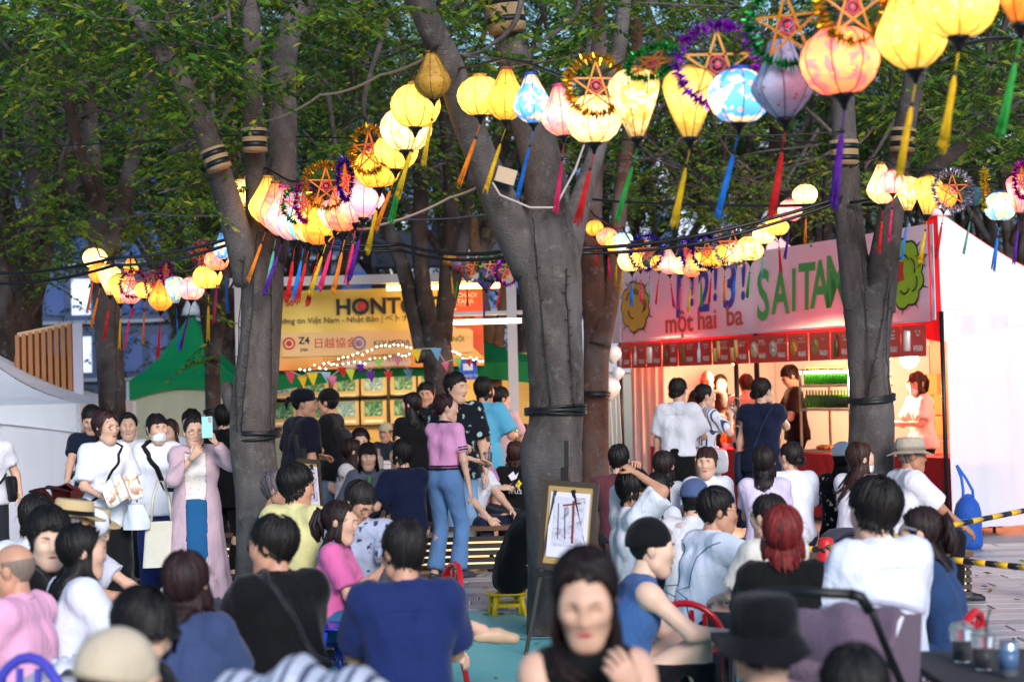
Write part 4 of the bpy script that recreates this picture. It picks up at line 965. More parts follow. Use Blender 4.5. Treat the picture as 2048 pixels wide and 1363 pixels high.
# ================================================================== exhibition stand with the orange banner
HD = 27.0; s = scl(HD)
tl, tr, bl, br = at(556,582,HD), at(968,562,HD), at(556,741,HD), at(968,720,HD)
hb = empty('exhibition_banner', bl, 0, 'orange and yellow banner headed HONTO hung across the exhibition stand', 'banner'); W_, H_ = (br-bl).x, (tl-bl).z
m, n, b = nmat('banner_print'); b.inputs['Roughness'].default_value = .5; tc = N(n,'TexCoord'); sp = N(n,'SeparateXYZ'); n.links.new(tc.outputs['Object'], sp.inputs[0])
q = N(n,'Math',operation='MULTIPLY_ADD'); q.inputs[1].default_value = 1/H_; q.inputs[2].default_value = 0; n.links.new(sp.outputs[2], q.inputs[0])
c = ramp(n, q.outputs[0], [(0,srgb('#f8923a')),(.22,srgb('#fbc468')),(.5,srgb('#f6d468')),(1,srgb('#eecb58'))]); n.links.new(c, b.inputs['Base Color']); bump(n, b, noise(n, 2, 3), .3, .04)
MB().grid(lambda u,v: (u*W_, .012*math.sin(u*26+v*4), v*H_), 40, 6).obj('banner_cloth', m, hb)
rd = basic('#d8502c',.5,0,.1,2)
MB().poly([(W_*.80,-.022,H_*.998),(W_*.999,-.022,H_*.998),(W_*.999,-.022,H_*.12),(W_*.86,-.022,H_*.5)], .002, (0,-1,0)).obj('corner_field', rd, hb)
MB().poly([(0,-.022,H_*.998),(W_*.10,-.022,H_*.998),(W_*.065,-.022,H_*.9),(0,-.022,H_*.9)], .002, (0,-1,0)).obj('corner_field', rd, hb)
MB().poly([(W_*.02,-.024,H_*.17),(W_*.93,-.024,H_*.17),(W_*.95,-.024,H_*.2),(W_*.95,-.024,H_*.44),(W_*.93,-.024,H_*.47),(W_*.02,-.024,H_*.47)], .002, (0,-1,0)).obj('logo_panel', basic('#f0c487',.5,0,.05,2), hb)
MB().poly([(W_*.32,-.026,H_*.02),(W_*.64,-.026,H_*.02),(W_*.65,-.026,H_*.07),(W_*.64,-.026,H_*.12),(W_*.32,-.026,H_*.12),(W_*.31,-.026,H_*.07)], .002, (0,-1,0)).obj('caption_panel', basic('#f2d6b4',.5), hb)
dk = basic('#1c1a28',.5); crm = basic('#f6e2cc',.5); rr_ = basic('#d02c3c',.5); bl_ = basic('#3c4878',.5)
def hdec(s_, px, py, size, m, bold=0): 
    x = (px-556)/(968-556)*W_; z = ((741-(px-556)*.05)-py)/(159)*H_; return decal(hb, text_mesh(s_, size, m, .001, bold=bold), x, z, -.032)
hdec('HONTO TV', 790, 607, .30, dk, .008); hdec('Kênh thông tin Việt Nam - Nhật Bản | ベトナム・日本 総合情報', 735, 634, .108, dk)
hdec('日越協会', 672, 684, .15, rr_); hdec('KOI MEDIA', 785, 680, .10, bl_); hdec('JVBA', 610, 698, .05, dk, .001); hdec('Z4', 610, 680, .13, dk, .003); hdec('Nà NỘI', 908, 670, .09, basic('#3c7a3c',.5), .001)
hdec('『シンチャオ！さいたま』を応援しています。', 757, 714, .075, rr_); hdec('XIN CHÀO!\nSAITAMA', 925, 588, .085, crm, .002); hdec('ベトナムフェスタ', 925, 602, .035, crm); hdec('>>>', 570, 641, .07, rd); hdec('50', 583, 606, .11, rr_, .003)
for px, py, r_, mm_ in ((580,686,.075,rr_),(720,682,.085,basic('#8a78b0',.5))):
    x = (px-556)/(968-556)*W_; z = ((741-(px-556)*.05)-py)/159*H_
    b = MB(); b.tube([(x+r_*math.cos(t*.349),-.03,z+r_*math.sin(t*.349)) for t in range(19)], .012, 5); b.ell((x,-.03,z),(r_*.55,.006,r_*.55),14,4); b.obj('emblem', mm_, hb)
b = MB()
for k in range(7):
    a = R(90+(k-3)*26); x = (905-556)/412*W_; z = ((741-349*.05)-612)/159*H_
    b.poly([(x,-.032,z),(x+.05*math.cos(a-.25),-.032,z+.06*math.sin(a-.25)),(x+.085*math.cos(a),-.032,z+.095*math.sin(a)),(x+.05*math.cos(a+.25),-.032,z+.06*math.sin(a+.25))], .002, (0,-1,0))
b.obj('lotus_emblem', crm, hb)
rd2 = empty('red_dot', (0,0,0)); bpy.data.objects.remove(rd2)
x = (727-556)/412*W_; z = ((741-171*.05)-608)/159*H_; b = MB(); b.ell((x,-.036,z),(.06,.004,.06),16,4); b.obj('letter_dot', rr_, hb)
# tent frame the banner hangs on, green roof and straw wall of the stand
gt, GK, gp = tent('green tent of the exhibition stand behind the orange banner', (-3.5,HD+.15,0), (4.1,0,0), (0,3.6,0), 2.0, 2.95, ('#0f7a44',)*4, .34)
wm, n, b = nmat('straw_matting'); b.inputs['Roughness'].default_value = .8
f = noise(n, 30, 4, .6, stretch=(.1,1,6)); n.links.new(mixc(n, f, srgb('#b98f4c'), srgb('#e0c084')), b.inputs['Base Color']); bump(n, b, f, .5, .01)
straw = MB().box((2.05,3.2,1.1),(4.0,.04,2.15)).obj('straw_wall', wm, gt)
fx0 = at(556,800,30.2)
pics = []
for r_, (py, hh) in enumerate(((770,66),(822,66))):
    for i, px in enumerate((565,628,690,745,805,860)):
        p = at(px, py-(px-700)*.03, 30.0); k = empty('framed_picture', (p.x,30.25,p.z), 0, f'framed green abstract picture on the straw wall, {ORD[i]} from the left in the {"upper" if r_ == 0 else "lower"} row', 'picture', 'framed pictures on the straw wall')
        w_, h_ = .40, .46 if r_ == 0 else .44; w_ = .42; fr = basic('#3a2a1a',.5)
        b = MB()
        for a_, c_ in (((-w_/2,0,-h_/2),(w_/2,0,-h_/2)),((-w_/2,0,h_/2),(w_/2,0,h_/2)),((-w_/2,0,-h_/2),(-w_/2,0,h_/2)),((w_/2,0,-h_/2),(w_/2,0,h_/2))): b.bar(a_, c_, .022)
        b.obj('frame', fr, k); MB().box((0,.004,0),(w_-.01,.01,h_-.01)).obj('mount', basic('#c8a878',.7), k)
        pm_, n, b = nmat('print'); f = noise(n, 9, 5, .7, dist=2); n.links.new(ramp(n, f, [(0,srgb('#061a12')),(.42,srgb('#124a30')),(.52,srgb('#3c8060')),(.62,srgb('#a8bcb0')),(1,srgb('#2c4450'))] if (i+r_)%3 else [(0,srgb('#1c3448')),(.5,srgb('#6c94a8')),(.7,srgb('#e0e8e8')),(1,srgb('#5a7a3c'))]), b.inputs['Base Color'])
        MB().box((0,-.006,.03),(w_*.66,.01,h_*.52)).obj('print', pm_, k); MB().box((0,-.004,-h_*.36),(w_*.66,.01,h_*.08)).obj('caption', basic('#eee8dc',.6), k)
# strip light under the stand roof (its glow fills the straw wall)
sl = empty('strip_light', (-1.45,29.2,2.0), 0, 'white strip light under the green tent roof above the pictures', 'light'); MB().box((0,0,0),(2.6,.06,.05)).obj('diffuser', emit('#ffdfae', 4), sl)
L = bpy.data.lights.new('strip_glow','AREA'); L.shape = 'RECTANGLE'; L.size = 3.0; L.size_y = .3; L.energy = 42; L.color = (1,.78,.42); lo = bpy.data.objects.new('strip_glow', L); COL.objects.link(lo); lo.parent = sl; lo.location = (0,-.1,-.05); lo.rotation_euler = (R(38),0,0)
# white metal frame with light bars right of the banner
pf = empty('light_gantry', at(1034,ground_px(1034,26.4),26.4), 0, 'white metal gantry with lit bars right of the orange banner', 'gantry'); o = pf.location.copy(); o.z = 0; pf.location = o
zt = at(1034,560,26.4).z; z2 = at(1000,642,26.4).z; wht = basic('#c8c4c8',.5,0,.08,3)
MB().box((0,0,zt/2),(.13,.13,zt)).obj('post', wht, pf); MB().box((-2.0,0,zt+.06),(4.3,.16,.12)).obj('beam', wht, pf)
MB().box((-.35,-.02,z2),(.95,.09,.06)).obj('light_bar', emit('#ffe2b8', 5), pf); MB().box((-.35,-.02,z2+.11),(1.0,.10,.05)).obj('bar_cover', wht, pf); MB().box((-.9,-.0,zt-.06),(1.5,.07,.07)).obj('light_bar', emit('#ffc060', 9), pf)
MB().box((-3.6,0,zt/2),(.13,.13,zt)).obj('post', wht, pf)
# blue sign
sg = empty('blue_sign', at(936,738,26.6), 0, 'small blue HONTO TV sign hanging under the orange banner', 'sign'); MB().box((0,0,0),(.24,.015,.27)).obj('board', basic('#1c58c8',.4), sg); decal(sg, text_mesh('HONTO TV', .05, wtxt), 0, -.09, -.012); MB().box((0,-.012,.03),(.13,.01,.09)).obj('screen_mark', basic('#cfdcf0',.4), sg)
# bunting and fairy bulbs in front of the stand
def bunting(label, flags, d):
    root = empty('bunting', at(flags[0][0],flags[0][1],d), 0, label, 'bunting'); o = root.location
    MB().tube([at(x,y,d)-o for x,y,_,_ in flags], .006, 5).obj('cord', basic('#d0c8c0',.7), root)
    for x,y,w,col in flags:
        p = at(x,y,d)-o; q = w/scl(d)/2; b = MB(); b.grid(lambda u,v: (p.x+(u*2-1)*q*(1-v*.96)+.02*v, p.y-.01+.03*math.sin(v*3+x), p.z-v*q*2.3), 4, 5); b.obj('pennant', cloth(col,None,.7), root)
bunting('string of coloured pennants hung below the orange banner', [(580,742,22,'#d83a50'),(604,752,20,'#e8b020'),(624,744,24,'#e8c020'),(652,744,20,'#a8c8e0'),(664,752,20,'#e87aa0'),(684,734,18,'#d83028'),(700,738,20,'#b8c83c'),(720,728,18,'#5a2898'),(740,742,20,'#6a2ca0'),(756,716,18,'#8cc850'),(776,742,18,'#c82838'),(793,710,20,'#e88aa0'),(816,738,20,'#7cb8e0')], 25.2)
bunting('pennants strung past the dark trunk right of the banner', [(832,698,22,'#e8c428'),(872,696,22,'#78bcec'),(890,724,16,'#e87098'),(915,716,18,'#98d070'),(936,718,14,'#d83838'),(948,722,12,'#5a3098')], 23.9)
def fairy(label, pts, d, nb):
    root = empty('fairy_lights', at(*pts[0],d), 0, label, 'fairy lights'); o = root.location; P = [at(x,y,d)-o for x,y in pts]
    MB().tube(P, .004, 4).obj('wire', BLACK, root); me = MB().ell((0,0,0), .011, 6, 5).mesh('bulb', emit('#fff0d8', 7)); Lh = len(P)-1
    for k in range(nb):
        t = k/(nb-1)*Lh; i = min(int(t), Lh-1); link('bulb', me, root, P[i].lerp(P[i+1], t-i)+Vector((0,0,random.uniform(-.03,.03))))
fairy('upper string of tiny warm bulbs across the orange banner', [(600,742),(680,720),(760,694),(830,690)], 25.6, 26)
fairy('lower string of tiny warm bulbs below the orange banner', [(640,735),(720,724),(790,712),(840,700)], 25.7, 22)
fairy('string of tiny warm bulbs right of the dark trunk', [(884,696),(910,706),(936,716),(965,718)], 25.6, 16)
# table at the stand
tb = empty('display_table', at(775,ground_px(775,26.0),26.0), 0, 'white clothed table with boxes at the exhibition stand', 'table'); tb.location.z = 0
MB().box((0,0,.36),(.9,.5,.70)).obj('table_cloth', cloth('#d8d4dc'), tb); MB().box((0,0,.73),(.94,.54,.025)).obj('table_top', cloth('#e4e0e4'), tb)
o = MB().box((0,0,.08),(.34,.25,.16)).obj('display_box', basic('#8a7a8c',.6,0,.2,9), None, tb.location+Vector((-.25,0,.745))); MB().box((0,-.127,.08),(.2,.004,.05)).obj('printed_label', basic('#e8d8d8',.5), o); tag(o, 'grey printed box on the white exhibition table', 'box')

# ================================================================== other tents
t2, K2, p2 = tent('green peak tent with cream walls behind the phone photographer', (-6.0,31.0,0), (1.75,0,0), (0,1.75,0), 1.9, 3.0, ('#12985a','#12985a','#12985a','#d8dce4'), .3)
sheet('front_wall', t2, (0.02,.06,0), (1.73,.06,0), .06, 1.75, canopy_mat('#e0dcc0', .3), .02, 4); sheet('side_wall', t2, (.05,.08,0), (.05,1.7,0), .06, 1.8, canopy_mat('#e0dcc8', .3), .02, 4)
e0 = at(158,850,20.4); t1x = e0.x
t1, K1, p1 = tent('white peak tent with white walls at the left edge', (t1x-3.3,20.4,0), (3.3,0,0), (0,3.0,0), 1.62, 2.45, ('#f0f2fc',)*4, .3)
sheet('front_wall', t1, (.02,.05,0), (3.24,.05,0), .05, 1.5, canopy_mat('#f0f0fa', .3), .03, 5); sheet('side_wall', t1, (3.24,.1,0), (3.24,2.9,0), .05, 1.5, canopy_mat('#dcdcec', .3), .03, 4)
t3, K3, p3 = tent('pale tent with cream walls between the gantry and the stall', (.0,33,0), (2.9,0,0), (0,3,0), 2.0, 3.0, ('#dfe2ec',)*4, .3)
sheet('front_wall', t3, (0.02,.06,0), (2.88,.06,0), .05, 1.9, canopy_mat('#e2dccb', .35), .02, 4)
t4, K4, p4 = tent('beige tent behind the dark trunk beside the green tent', (-5.0,36,0), (3.2,0,0), (0,3,0), 1.9, 3.0, ('#d8b890',)*4, .3)
sheet('front_wall', t4, (0.02,.06,0), (3.18,.06,0), .05, 1.8, canopy_mat('#dccba8', .35), .02, 4)
# wooden slatted stage flat at the left
wd = empty('wooden_flat', at(36,ground_px(36,22),22), 0, 'timber framed slatted panel standing behind the white tent', 'panel'); wd.location.z = 0; a, c = at(36,670,22), at(140,648,22); zb = at(60,830,22).z; o = wd.location; wood = basic('#b0754a',.7,0,.25,5)
for i in range(9):
    t = i/8; p = a.lerp(c,t)-o; MB().box((p.x,0,(p.z)/2),(.045,.09,p.z)).obj('slat', wood, wd)
MB().bar(a-o, c-o, .05, .05).obj('top_rail', basic('#d8b48c',.6), wd); MB().box((.3,.06,a.z/2-.1),(.62,.015,a.z-.25)).obj('back_board', basic('#9a6038',.8,0,.2,3), wd)
q = at(152,646,21.9)-o; MB().box((q.x,-.03,q.z/2),(.10,.05,q.z)).obj('end_post', basic('#c8c4d8',.5), wd)
# white balloons by the stall
for i, (px,py,r_) in enumerate(((1226,706,17),(1220,775,21),(1236,745,12))):
    dd = 24.5; c = at(px,py,dd); R_ = r_/scl(dd); b = MB(); b.lathe([(.008,-R_*1.25),(.02,-R_*1.18),(R_*.55,-R_*.85),(R_*.9,-R_*.4),(R_,.05*R_),(R_*.88,R_*.5),(R_*.55,R_*.83),(.02,R_)], 18); o = b.obj('balloon', basic('#dcdce2',.35), None, c); MB().tube([(0,0,-R_*1.2),(.02,0,-.8),(0,0,-c.z+.02)], .004, 4).obj('string', basic('#d0d0d0',.6), o)
    tag(o, ('upper white balloon beside the pink banner','lower large white balloon left of the stall','small white balloon between two larger ones')[i], 'balloon', 'white balloons by the stall')
# rooftop machinery behind the gantry
eq = empty('plant_unit', (-1.8,40,0), 0, 'dark steel plant unit on a frame behind the orange banner', 'equipment')
zq = at(800,500,40).z
MB().box((0,0,zq),(1.9,.9,.7)).obj('casing', basic('#3c4660',.5,.2), eq); MB().box((1.3,0,zq+.05),(.6,.8,.6)).obj('fan_box', basic('#565c70',.5,.2), eq)
b = MB()
for x in (-.9,1.6):
    for y in (-.4,.4): b.box((x,y,(zq-.35)/2),(.08,.08,zq-.35))
b.obj('support', METAL_DARK, eq)
# cream panel walls low behind the stands so the far floor reads as a row of booths
# ================================================================== people
def _rc(P, a, b, r1, r2):
    ba = b-a; L = float(ba@ba)+1e-12; pa = P-a
    t = np.clip((pa@ba)/L, 0, 1); return np.linalg.norm(pa-t[...,None]*ba, axis=-1)-(r1+(r2-r1)*t)
class Field:
    """smooth union of tapered capsules / ellipsoids / skirts on a grid, meshed with surface nets"""
    def __init__(s, h, k=.03): s.h = h; s.k = k; s.p = []
    def rc(s, a, b, r1, r2=None, cut=None): s.p.append(('rc', np.array(a,float), np.array(b,float), r1, r1 if r2 is None else r2, cut)); return s
    def el(s, c, r, Rm=None): s.p.append(('el', np.array(c,float), np.array(r,float), np.eye(3) if Rm is None else Rm, None, None)); return s
    def skirt(s, c0, c1, r0, r1, flat=.8, pleat=0, npl=12): s.p.append(('sk', np.array(c0,float), np.array(c1,float), r0, r1, (flat,pleat,npl))); return s
    def bounds(s, p):
        if p[0] == 'rc': r = max(p[3],p[4]); return np.minimum(p[1],p[2])-r, np.maximum(p[1],p[2])+r
        if p[0] == 'el': r = p[2].max(); return p[1]-r, p[1]+r
        r = max(p[3],p[4])*1.15; lo = np.minimum(p[1],p[2])-[r,r,0]; hi = np.maximum(p[1],p[2])+[r,r,0]; return lo, hi
    def mesh(s, amp=0, seed=0, planes=()):
        h = s.h; B = [s.bounds(p) for p in s.p]; m = 3*h
        lo = np.min([b[0] for b in B],0)-m; hi = np.max([b[1] for b in B],0)+m; n = np.ceil((hi-lo)/h).astype(int)+1
        F = np.full(n, 1.0, np.float32); ax = [lo[i]+h*np.arange(n[i]) for i in range(3)]; k = s.k; pad = k+2.5*h
        for p, (bl,bh) in zip(s.p, B):
            i0 = np.maximum(0, np.floor((bl-pad-lo)/h).astype(int)); i1 = np.minimum(n, np.ceil((bh+pad-lo)/h).astype(int)+1)
            sl = tuple(slice(i0[i],i1[i]) for i in range(3))
            P = np.stack(np.meshgrid(*[ax[i][sl[i]] for i in range(3)], indexing='ij'), -1)
            if p[0] == 'rc':
                d = _rc(P, *p[1:5])
                if p[5] is not None:
                    c, nn = p[5]; d = np.maximum(d, (P-np.array(c))@np.array(nn))
            elif p[0] == 'el':
                q = ((P-p[1])@p[3])/p[2]; ln = np.linalg.norm(q,axis=-1); d = (ln-1)*p[2].min()*.5+(ln-1)*p[2].mean()*.5
            else:
                c0, c1 = p[1], p[2]; fl, pl, npl = p[5]; z0, z1 = c1[2], c0[2]; t = np.clip((P[...,2]-z0)/(z1-z0),0,1)
                x = P[...,0]-(c1[0]+(c0[0]-c1[0])*t); y = (P[...,1]-(c1[1]+(c0[1]-c1[1])*t))/fl; a = np.arctan2(y,x)
                rr = p[4]+(p[3]-p[4])*t**.8; rr = rr*(1+pl*(1-t)*np.sin(a*npl+3*np.sin(a*2)))
                d = np.maximum(np.sqrt(x*x+y*y)-rr, np.maximum(P[...,2]-z1, z0-P[...,2]))
            A = F[sl]; hh = np.maximum(k-np.abs(A-d),0)/k; F[sl] = np.minimum(A,d)-hh*hh*k*.25
        if amp or planes:
            P = np.stack(np.meshgrid(*ax, indexing='ij'), -1)
            if amp:
                r = np.random.RandomState(seed); ph = r.rand(6)*6
                x,y,z = P[...,0],P[...,1],P[...,2]
                w = np.sin(21*z+9*np.sin(13*x+ph[0])+7*np.sin(11*y+ph[1])+ph[2])*.6+np.sin(34*x+23*z+6*np.sin(15*y+ph[3])+ph[4])*.4+np.sin(29*y-31*z+5*np.sin(19*x)+ph[5])*.4
                F += amp*w
            for c, nn in planes: F = np.maximum(F, (P-np.array(c))@np.array(nn))
        S = F < 0; N8 = [(0,0,0),(1,0,0),(0,1,0),(1,1,0),(0,0,1),(1,0,1),(0,1,1),(1,1,1)]
        cc = sum(S[a:n[0]-1+a, b:n[1]-1+b, c:n[2]-1+c].astype(np.int8) for a,b,c in N8)
        idx = np.argwhere((cc > 0) & (cc < 8))
        if len(idx) == 0: return np.zeros((0,3)), np.zeros((0,4),int)
        cv = np.stack([F[idx[:,0]+a, idx[:,1]+b, idx[:,2]+c] for a,b,c in N8], 1); co = np.array(N8,float)
        acc = np.zeros((len(idx),3)); cnt = np.zeros(len(idx))
        for i,j in ((0,1),(2,3),(4,5),(6,7),(0,2),(1,3),(4,6),(5,7),(0,4),(1,5),(2,6),(3,7)):
            a, b = cv[:,i], cv[:,j]; x = (a < 0) != (b < 0); t = np.where(x, a/np.where(x,a-b,1), 0)
            acc += (co[i]+(co[j]-co[i])*t[:,None])*x[:,None]; cnt += x
        V = lo+h*(idx+acc/cnt[:,None]); vid = np.full(n-1, -1, np.int64); vid[tuple(idx.T)] = np.arange(len(idx)); Q = []
        for axn in range(3):
            u, v = (axn+1)%3, (axn+2)%3
            a = np.take(S, range(n[axn]-1), axn); b = np.take(S, range(1,n[axn]), axn); e = np.argwhere(a != b)
            e = e[(e[:,u] > 0) & (e[:,v] > 0) & (e[:,u] < n[u]-1) & (e[:,v] < n[v]-1)]
            fl = a[tuple(e.T)]; q = []
            for du, dv in ((-1,-1),(0,-1),(0,0),(-1,0)):
                c = e.copy(); c[:,u] += du; c[:,v] += dv; q.append(vid[tuple(c.T)])
            q = np.stack(q,1); q[~fl] = q[~fl][:,::-1]; Q.append(q)
        return V, np.concatenate(Q)
def rotx(a): c,s = math.cos(a),math.sin(a); return np.array([[1,0,0],[0,c,-s],[0,s,c]])
def roty(a): c,s = math.cos(a),math.sin(a); return np.array([[c,0,s],[0,1,0],[-s,0,c]])
def rotz(a): c,s = math.cos(a),math.sin(a); return np.array([[c,-s,0],[s,c,0],[0,0,1]])
def unit(v): v = np.array(v,float); return v/(np.linalg.norm(v)+1e-9)
def ik(a, t, l1, l2, hint):
    d = t-a; L = np.linalg.norm(d); L2 = min(max(L, abs(l1-l2)+.01), (l1+l2)*.995); d = d/(L+1e-9); t = a+d*L2
    x = (l1*l1-l2*l2+L2*L2)/(2*L2); y = math.sqrt(max(l1*l1-x*x,1e-6)); h = np.array(hint,float); h = h-d*(h@d); h = unit(h)
    return a+d*x+h*y, t
# ---------------------------------------------------------------- head
class Head:
    def __init__(s, fem, seed):
        r = random.Random(seed); j = r.uniform
        s.o = np.array([0,0,-.005]); w = (.96 if fem else 1.0)*j(.97,1.03); jw = (.9 if fem else 1.05)*j(.94,1.06); nz = (.9 if fem else 1.08)*j(.92,1.1)
        s.nz = nz; P = []
        P.append(('e',(0,-.012,.034),(.074*w,.094,.088))); P.append(('e',(0,.022,-.03),(.059*w*jw,.066,.082)))
        P.append(('c',(-.012,.058,-.098),(.012,.058,-.098),.021*jw,.021*jw))
        for q in (-1,1):
            P.append(('e',(q*.037,.058,-.014),(.03,.03,.028))); P.append(('c',(q*.048*jw,.012,-.066),(q*.018,.05,-.096),.022,.02))
            P.append(('c',(q*.014,.083 if fem else .085,.028),(q*.042,.070 if fem else .072,.027),.012,.010))
        s.add = P; s.nose = [('c',(0,.086,.014),(0,.104*(.97+.03*nz),-.026),.007,.0115*nz),('c',(-.011*nz,.094,-.031),(.011*nz,.094,-.031),.0075,.0075)]
        s.lip = [('c',(-.017,.087,-.058),(.017,.087,-.058),.0055,.0055),('c',(-.013,.087,-.067),(.013,.087,-.067),.0065,.0065)]
        s.sub = [((q*.031,.098,.008),.0135 if fem else .0155) for q in (-1,1)]
        n_t, n_p = 34, 46; u = np.arange(n_p)/n_p*2*np.pi; ph = u-.5*np.sin(u)     # azimuth from the front, dense at the face
        tt = np.linspace(0,1,n_t+1); th = np.pi*(tt+.055*np.sin(2*np.pi*tt*2)*0-.06*np.sin(2*np.pi*tt)); th = np.clip(th, .03, np.pi-.03)
        T, A = np.meshgrid(th, ph, indexing='ij'); s.dirs = np.stack([np.sin(T)*np.sin(A), np.sin(T)*np.cos(A), np.cos(T)],-1); s.az = A; s.shape = (n_t+1,n_p)
        s.r = s.radius(s.dirs.reshape(-1,3)).reshape(s.shape); s.pts = s.o+s.dirs*s.r[...,None]
    def f(s, P, full=True):
        d = np.full(P.shape[:-1], 1.0)
        def sm(a,b,k): h = np.maximum(k-np.abs(a-b),0)/k; return np.minimum(a,b)-h*h*k*.25
        def ev(p):
            if p[0] == 'e': q = (P-np.array(p[1]))/np.array(p[2]); ln = np.linalg.norm(q,axis=-1); return (ln-1)*np.mean(p[2])
            return _rc(P, np.array(p[1]), np.array(p[2]), p[3], p[4])
        for p in s.add: d = sm(d, ev(p), .045)
        if full:
            for c, r in s.sub:
                q = r-np.linalg.norm(P-np.array(c),axis=-1); h = np.maximum(.016-np.abs(d-q),0)/.016; d = np.maximum(d,q)+h*h*.004
            for p in s.nose: d = sm(d, ev(p), .012)
            for p in s.lip: d = sm(d, ev(p), .007)
        return d
    def radius(s, D, full=True):
        rs = np.linspace(.05,.146,44); P = s.o+D[:,None,:]*rs[None,:,None]; v = s.f(P, full); ins = v < 0
        last = ins.shape[1]-1-np.argmax(ins[:,::-1],1); last = np.clip(last,0,len(rs)-2); i = np.arange(len(D)); a, b = v[i,last], v[i,last+1]
        return rs[last]+(rs[1]-rs[0])*np.clip(a/(a-b+1e-9),0,1)
    def proj(s, X, Z):
        ys = np.linspace(.05,.130,60); P = np.stack([np.broadcast_to(X[:,None],(len(X),60)), np.broadcast_to(ys,(len(X),60)), np.broadcast_to(Z[:,None],(len(X),60))],-1)
        v = s.f(P); ins = v < 0; last = 59-np.argmax(ins[:,::-1],1); return ys[np.clip(last,0,59)]
    def patch(s, b, up, lo, off, n=9):
        """strip on the face between two curves x->(x,z)"""
        t = np.linspace(0,1,n); U = np.array([up(q) for q in t]); L = np.array([lo(q) for q in t]); rows = [U*(1-w)+L*w for w in (0,.5,1)]; vs = []
        for rw in rows: y = s.proj(rw[:,0], rw[:,1])+off; vs += [(x,yy,z) for x,yy,z in zip(rw[:,0],y,rw[:,1])]
        b.add(vs, [(r*n+i, r*n+i+1, (r+1)*n+i+1, (r+1)*n+i) for r in range(2) for i in range(n-1)], True)
    def build(s, fem, eyes=1.0, brow=1.0, lip=1.0, mouth=0):
        b = MB(); nt_, np_ = s.shape; b.cur = 0
        fs = [(i*np_+k, (i+1)*np_+k, (i+1)*np_+(k+1)%np_, i*np_+(k+1)%np_) for i in range(nt_-1) for k in range(np_)]
        fs += [tuple(range(np_)), tuple(range((nt_-1)*np_,nt_*np_))[::-1]]
        b.add(s.pts.reshape(-1,3), fs, True)
        for q in (-1,1):
            M = (Matrix.Rotation(R(-18*q),3,'Z') @ Matrix.Rotation(R(8*q),3,'Y')); c = (q*.073,-.008,-.004)
            b.ell(c, (.009,.020,.031), 8, 6, M); b.ell((q*.080,-.012,.004), (.006,.022,.026), 8, 5, M)
        for q in (-1,1):
            zc = .007; sx = lambda t: q*(.0165+t*.029); h = .0062*eyes; sl = .0022
            up = lambda t: (sx(t), zc+sl*t+h*math.sin(math.pi*t)**.7); lo = lambda t: (sx(t), zc+sl*t-.0042*eyes*math.sin(math.pi*t))
            if eyes > .25:
                b.cur = 2; s.patch(b, up, lo, .0008)
                b.cur = 3; s.patch(b, lambda t: (q*.031+(t-.5)*.0125, zc+.001+.0052*eyes*math.sin(math.pi*t)**.5), lambda t: (q*.031+(t-.5)*.0125, zc+.001-.0046*eyes*math.sin(math.pi*t)**.5), .0015, 7)
            b.cur = 3; s.patch(b, lambda t: (sx(t*1.08), zc+sl*t+h*math.sin(math.pi*min(t,1))**.7+.0028), lambda t: (sx(t*1.08), zc+sl*t+h*math.sin(math.pi*min(t,1))**.7-(.0006 if eyes > .25 else .0022)), .0018)
            b.cur = 4; s.patch(b, lambda t: (q*(.013+t*.037), .0265+.006*math.sin(t*2.4)+.0024*brow*(1-t*.6)), lambda t: (q*(.013+t*.037), .0265+.006*math.sin(t*2.4)-.0024*brow*(1-t*.6)), .0012)
        b.cur = 1; s.patch(b, lambda t: ((t-.5)*.050, -.0615+.0058*lip*math.sin(math.pi*t)), lambda t: ((t-.5)*.050, -.0615-.0068*lip*math.sin(math.pi*t)), .0009, 11)
        b.cur = 3; s.patch(b, lambda t: ((t-.5)*.040, -.0612+.0006+mouth*.003*math.sin(math.pi*t)), lambda t: ((t-.5)*.040, -.0612-.0006-mouth*.003*math.sin(math.pi*t)), .0016, 9)
        return b
BZ = {'base':[(0,.078),(35,.072),(58,.048),(75,.012),(92,-.006),(112,-.012),(140,-.058),(180,-.07)], 'bangs':[(0,.045),(35,.042),(55,.026),(72,-.02),(95,-.03),(120,-.05),(150,-.07),(180,-.078)],
      'balding':[(0,.115),(35,.105),(60,.06),(78,.02),(92,0),(112,-.01),(140,-.055),(180,-.068)]}
